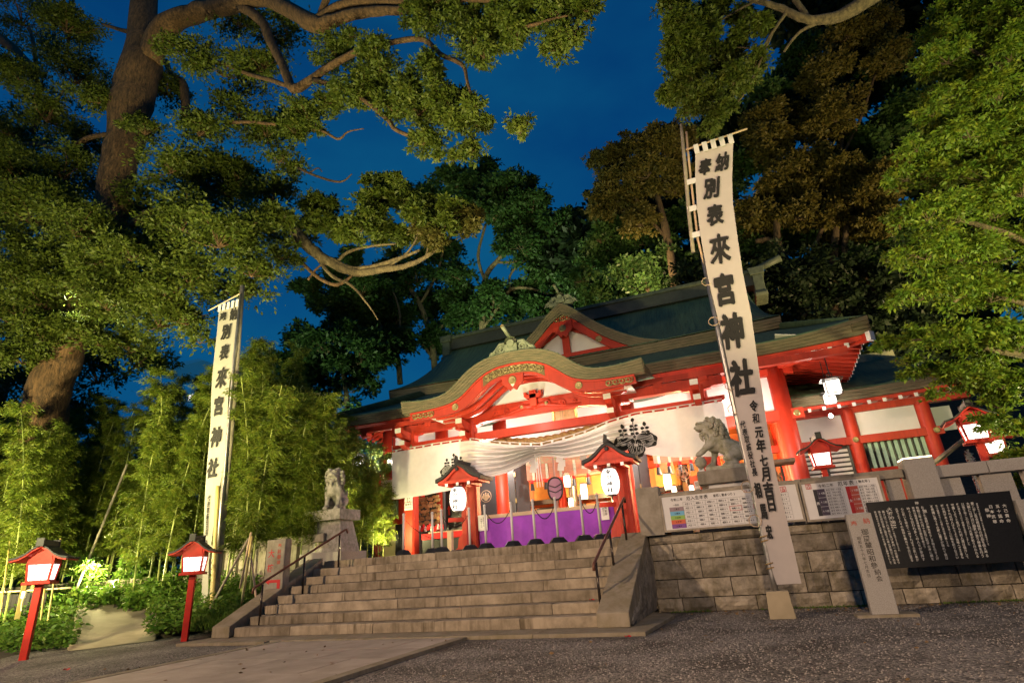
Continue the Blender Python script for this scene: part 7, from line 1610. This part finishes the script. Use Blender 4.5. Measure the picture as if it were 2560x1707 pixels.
for px, py, z, n, lab in ((415, 1588, .05, 14, 'leaf-crowded low plant with broad round leaves right of the ramp'), (440, 1575, .08, 12, 'low plant with broad round leaves beside the second lantern post'), (470, 1565, .12, 10, 'low plant with broad round leaves behind the second lantern post'), (176, 1598, .06, 14, 'low plant with broad round leaves left of the concrete ramp'), (150, 1612, .04, 10, 'low plant with broad round leaves nearest the gravel at the left bed'), (505, 1570, .1, 10, 'low plant with broad round leaves between lantern and stairs')):
    p = PZ(px, py, z); leafy('broad_leaf_plant', lab, (p.x, p.y, z), n, .15, .16, .34, 'broad leaved plants')
def shrub(lab, px, py, Y, r, n):
    b = PB([(px, py, r), (px-r*.5, py+r*.5, r*.7), (px+r*.5, py+r*.6, r*.7)], Y, .2); t = thing('shrub', lab, 'shrub', (b[0][0], Y, bed_z(0, Y)), 'shrubs behind the ramp'); quads('foliage', crown_mesh(b, n, .15, .06, cl=.3, per=22), L_GRD, t); obj('stem', MB().tube([(b[0][0], Y, bed_z(0, Y)-.1), (b[0][0]+.05, Y, b[0][2])], .02, 6), BAMC, t)
shrub('bright green shrub left of the garden spotlight', 225, 1415, 11.5, 46, 1100); shrub('green shrub above the ramp right of the garden spotlight', 345, 1420, 12.0, 45, 900); shrub('green shrub hanging over the top of the ramp', 270, 1492, 11.1, 30, 900); shrub('green shrub between the ramp and the leftmost lantern', 195, 1500, 10.6, 40, 900); shrub('dark green shrub at the upper right corner of the ramp', 345, 1498, 11.0, 30, 900); shrub('green shrub at the upper left corner of the ramp', 205, 1497, 11.0, 24, 600)
shrub('green shrub behind the second red lantern', 405, 1470, 11.4, 50, 1100)
# fallen leaves
for px, py, lab in ((166, 1674, 'small red fallen leaf on the gravel at lower left'), (1570, 1592, 'red fallen leaf on gravel before the right stair cheek'), (1480, 1500, 'tiny red fallen leaf on a step near the right handrail')):
    p = PZ(px, py, .02) if py > 1550 else P(px, py, 9.25); mb = MB().add([(p.x+.05*math.cos(a)*(1 if k % 2 else .55), p.y+.05*math.sin(a)*(1 if k % 2 else .55), p.z+.012*(k % 3)) for k, a in enumerate(np.linspace(0, 6.28, 10, endpoint=False))], [tuple(range(10))]); tag(obj('fallen_leaf', mb, REDI, normals=False), lab, 'leaf', 'fallen red leaves')
# paper fortunes tied on racks behind the right fence
def omikuji():
    t = thing('fortune_rack', 'roofed rack covered with knotted white fortune papers behind the right fence', 'rack', (P(2440, 1200, 14).x, 14, 1.28)); Y = 14.2
    a, b = P(2300, 1180, Y), P(2425, 1085, Y); 
    for k in range(6): f = k/6; obj('roof_board', MB().beam(a+Vector((.06*k, .10*k, .02*k)), b+Vector((.06*k, .10*k, .02*k)), .12, .05), GREYW, t)
    for x0, x1, y0, y1 in ((2352, 2378, 1185, 1245), (2420, 2455, 1130, 1235)):
        A, B = P(x0, y0, Y+.3), P(x1, y1, Y+.3); obj('rack_frame', MB().box(A.x-.05, B.x+.05, Y+.36, Y+.40, 1.28, A.z), mat('brown rack', (.14, .04, .03), .7) if 'brown rack' not in MATS else MATS['brown rack'], t)
        kn = MB()
        for k in range(120): c = Vector((random.uniform(A.x, B.x), Y+.30-random.uniform(0, .06), random.uniform(1.5, A.z))); d = Vector((random.uniform(-1, 1), random.uniform(-.5, .5), random.uniform(-1, 1))).normalized(); kn.beam(c-d*.075, c+d*.075, .022, .012)
        o = obj('fortune_paper', kn, PAPER, t); o['kind'] = 'stuff'
omikuji()
# far left: hill, house, power pole
obj('far_hill', MB().grid(lambda u, v: (-150+95*u, 60+40*v, max(0, 26*math.sin(math.pi*u)**.8*math.sin(math.pi*min(1, v*.9+.1))+2*math.sin(9*u))), 30, 12), L_DARK, kind='structure', smooth=True, normals=False)
def far_house():
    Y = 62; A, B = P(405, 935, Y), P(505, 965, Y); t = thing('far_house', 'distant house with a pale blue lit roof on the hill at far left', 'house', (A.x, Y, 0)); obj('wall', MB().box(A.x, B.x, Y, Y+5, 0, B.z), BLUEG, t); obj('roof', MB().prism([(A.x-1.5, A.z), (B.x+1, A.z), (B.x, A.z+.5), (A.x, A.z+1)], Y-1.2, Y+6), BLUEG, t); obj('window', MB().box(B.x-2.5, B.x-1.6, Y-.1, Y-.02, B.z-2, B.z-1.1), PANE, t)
far_house()
def power_pole():
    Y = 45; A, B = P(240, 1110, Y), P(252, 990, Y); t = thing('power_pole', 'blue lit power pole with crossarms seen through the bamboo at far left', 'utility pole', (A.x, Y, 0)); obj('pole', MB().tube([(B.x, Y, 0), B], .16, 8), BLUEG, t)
    for z, w in ((B.z-1.4, 2.0), (B.z-1.9, 1.4)): obj('crossarm', MB().box(B.x-w, B.x+w, Y-.1, Y+.1, z-.07, z+.07), BLUEG, t)
power_pole()

def litter():
    n = 420; C = []; 
    for k in range(n):
        x, y = (random.uniform(-8.5, 4.5), random.uniform(4.5, 10.9)) if k % 2 else (random.uniform(-1.2, 5), random.uniform(10.3, 11.0))
        if x < -1.5 and y > 7.9: continue
        C.append((x, y, (.045 if -7.6 < x < -4.1 and y < 8.1 else .012)))
    C = np.array(C); A = rng.normal(size=C.shape)*np.array([1, 1, .12]); sz = rng.uniform(.5, 1.3, len(C)); quads('leaf_litter', leaf_quads(C, A, .055*sz, .026*sz), mat('dry leaf', (.22, .13, .05), .8, .5, 30), kind='stuff')
    n = 2600; x = rng.uniform(-1.6, 6, n); y = 11.08-np.abs(rng.normal(size=n))*.10; C = np.stack([x, y, np.full(n, .0)], 1); C = C[np.sin(x*2.3)+np.sin(x*5.1+1) > -.3]; A = rng.normal(size=C.shape)*.5+np.array([0, 0, .6]); quads('moss', leaf_quads(C, A, rng.uniform(.015, .05, len(C)), np.full(len(C), .012)), L_GRD, kind='stuff')
litter()
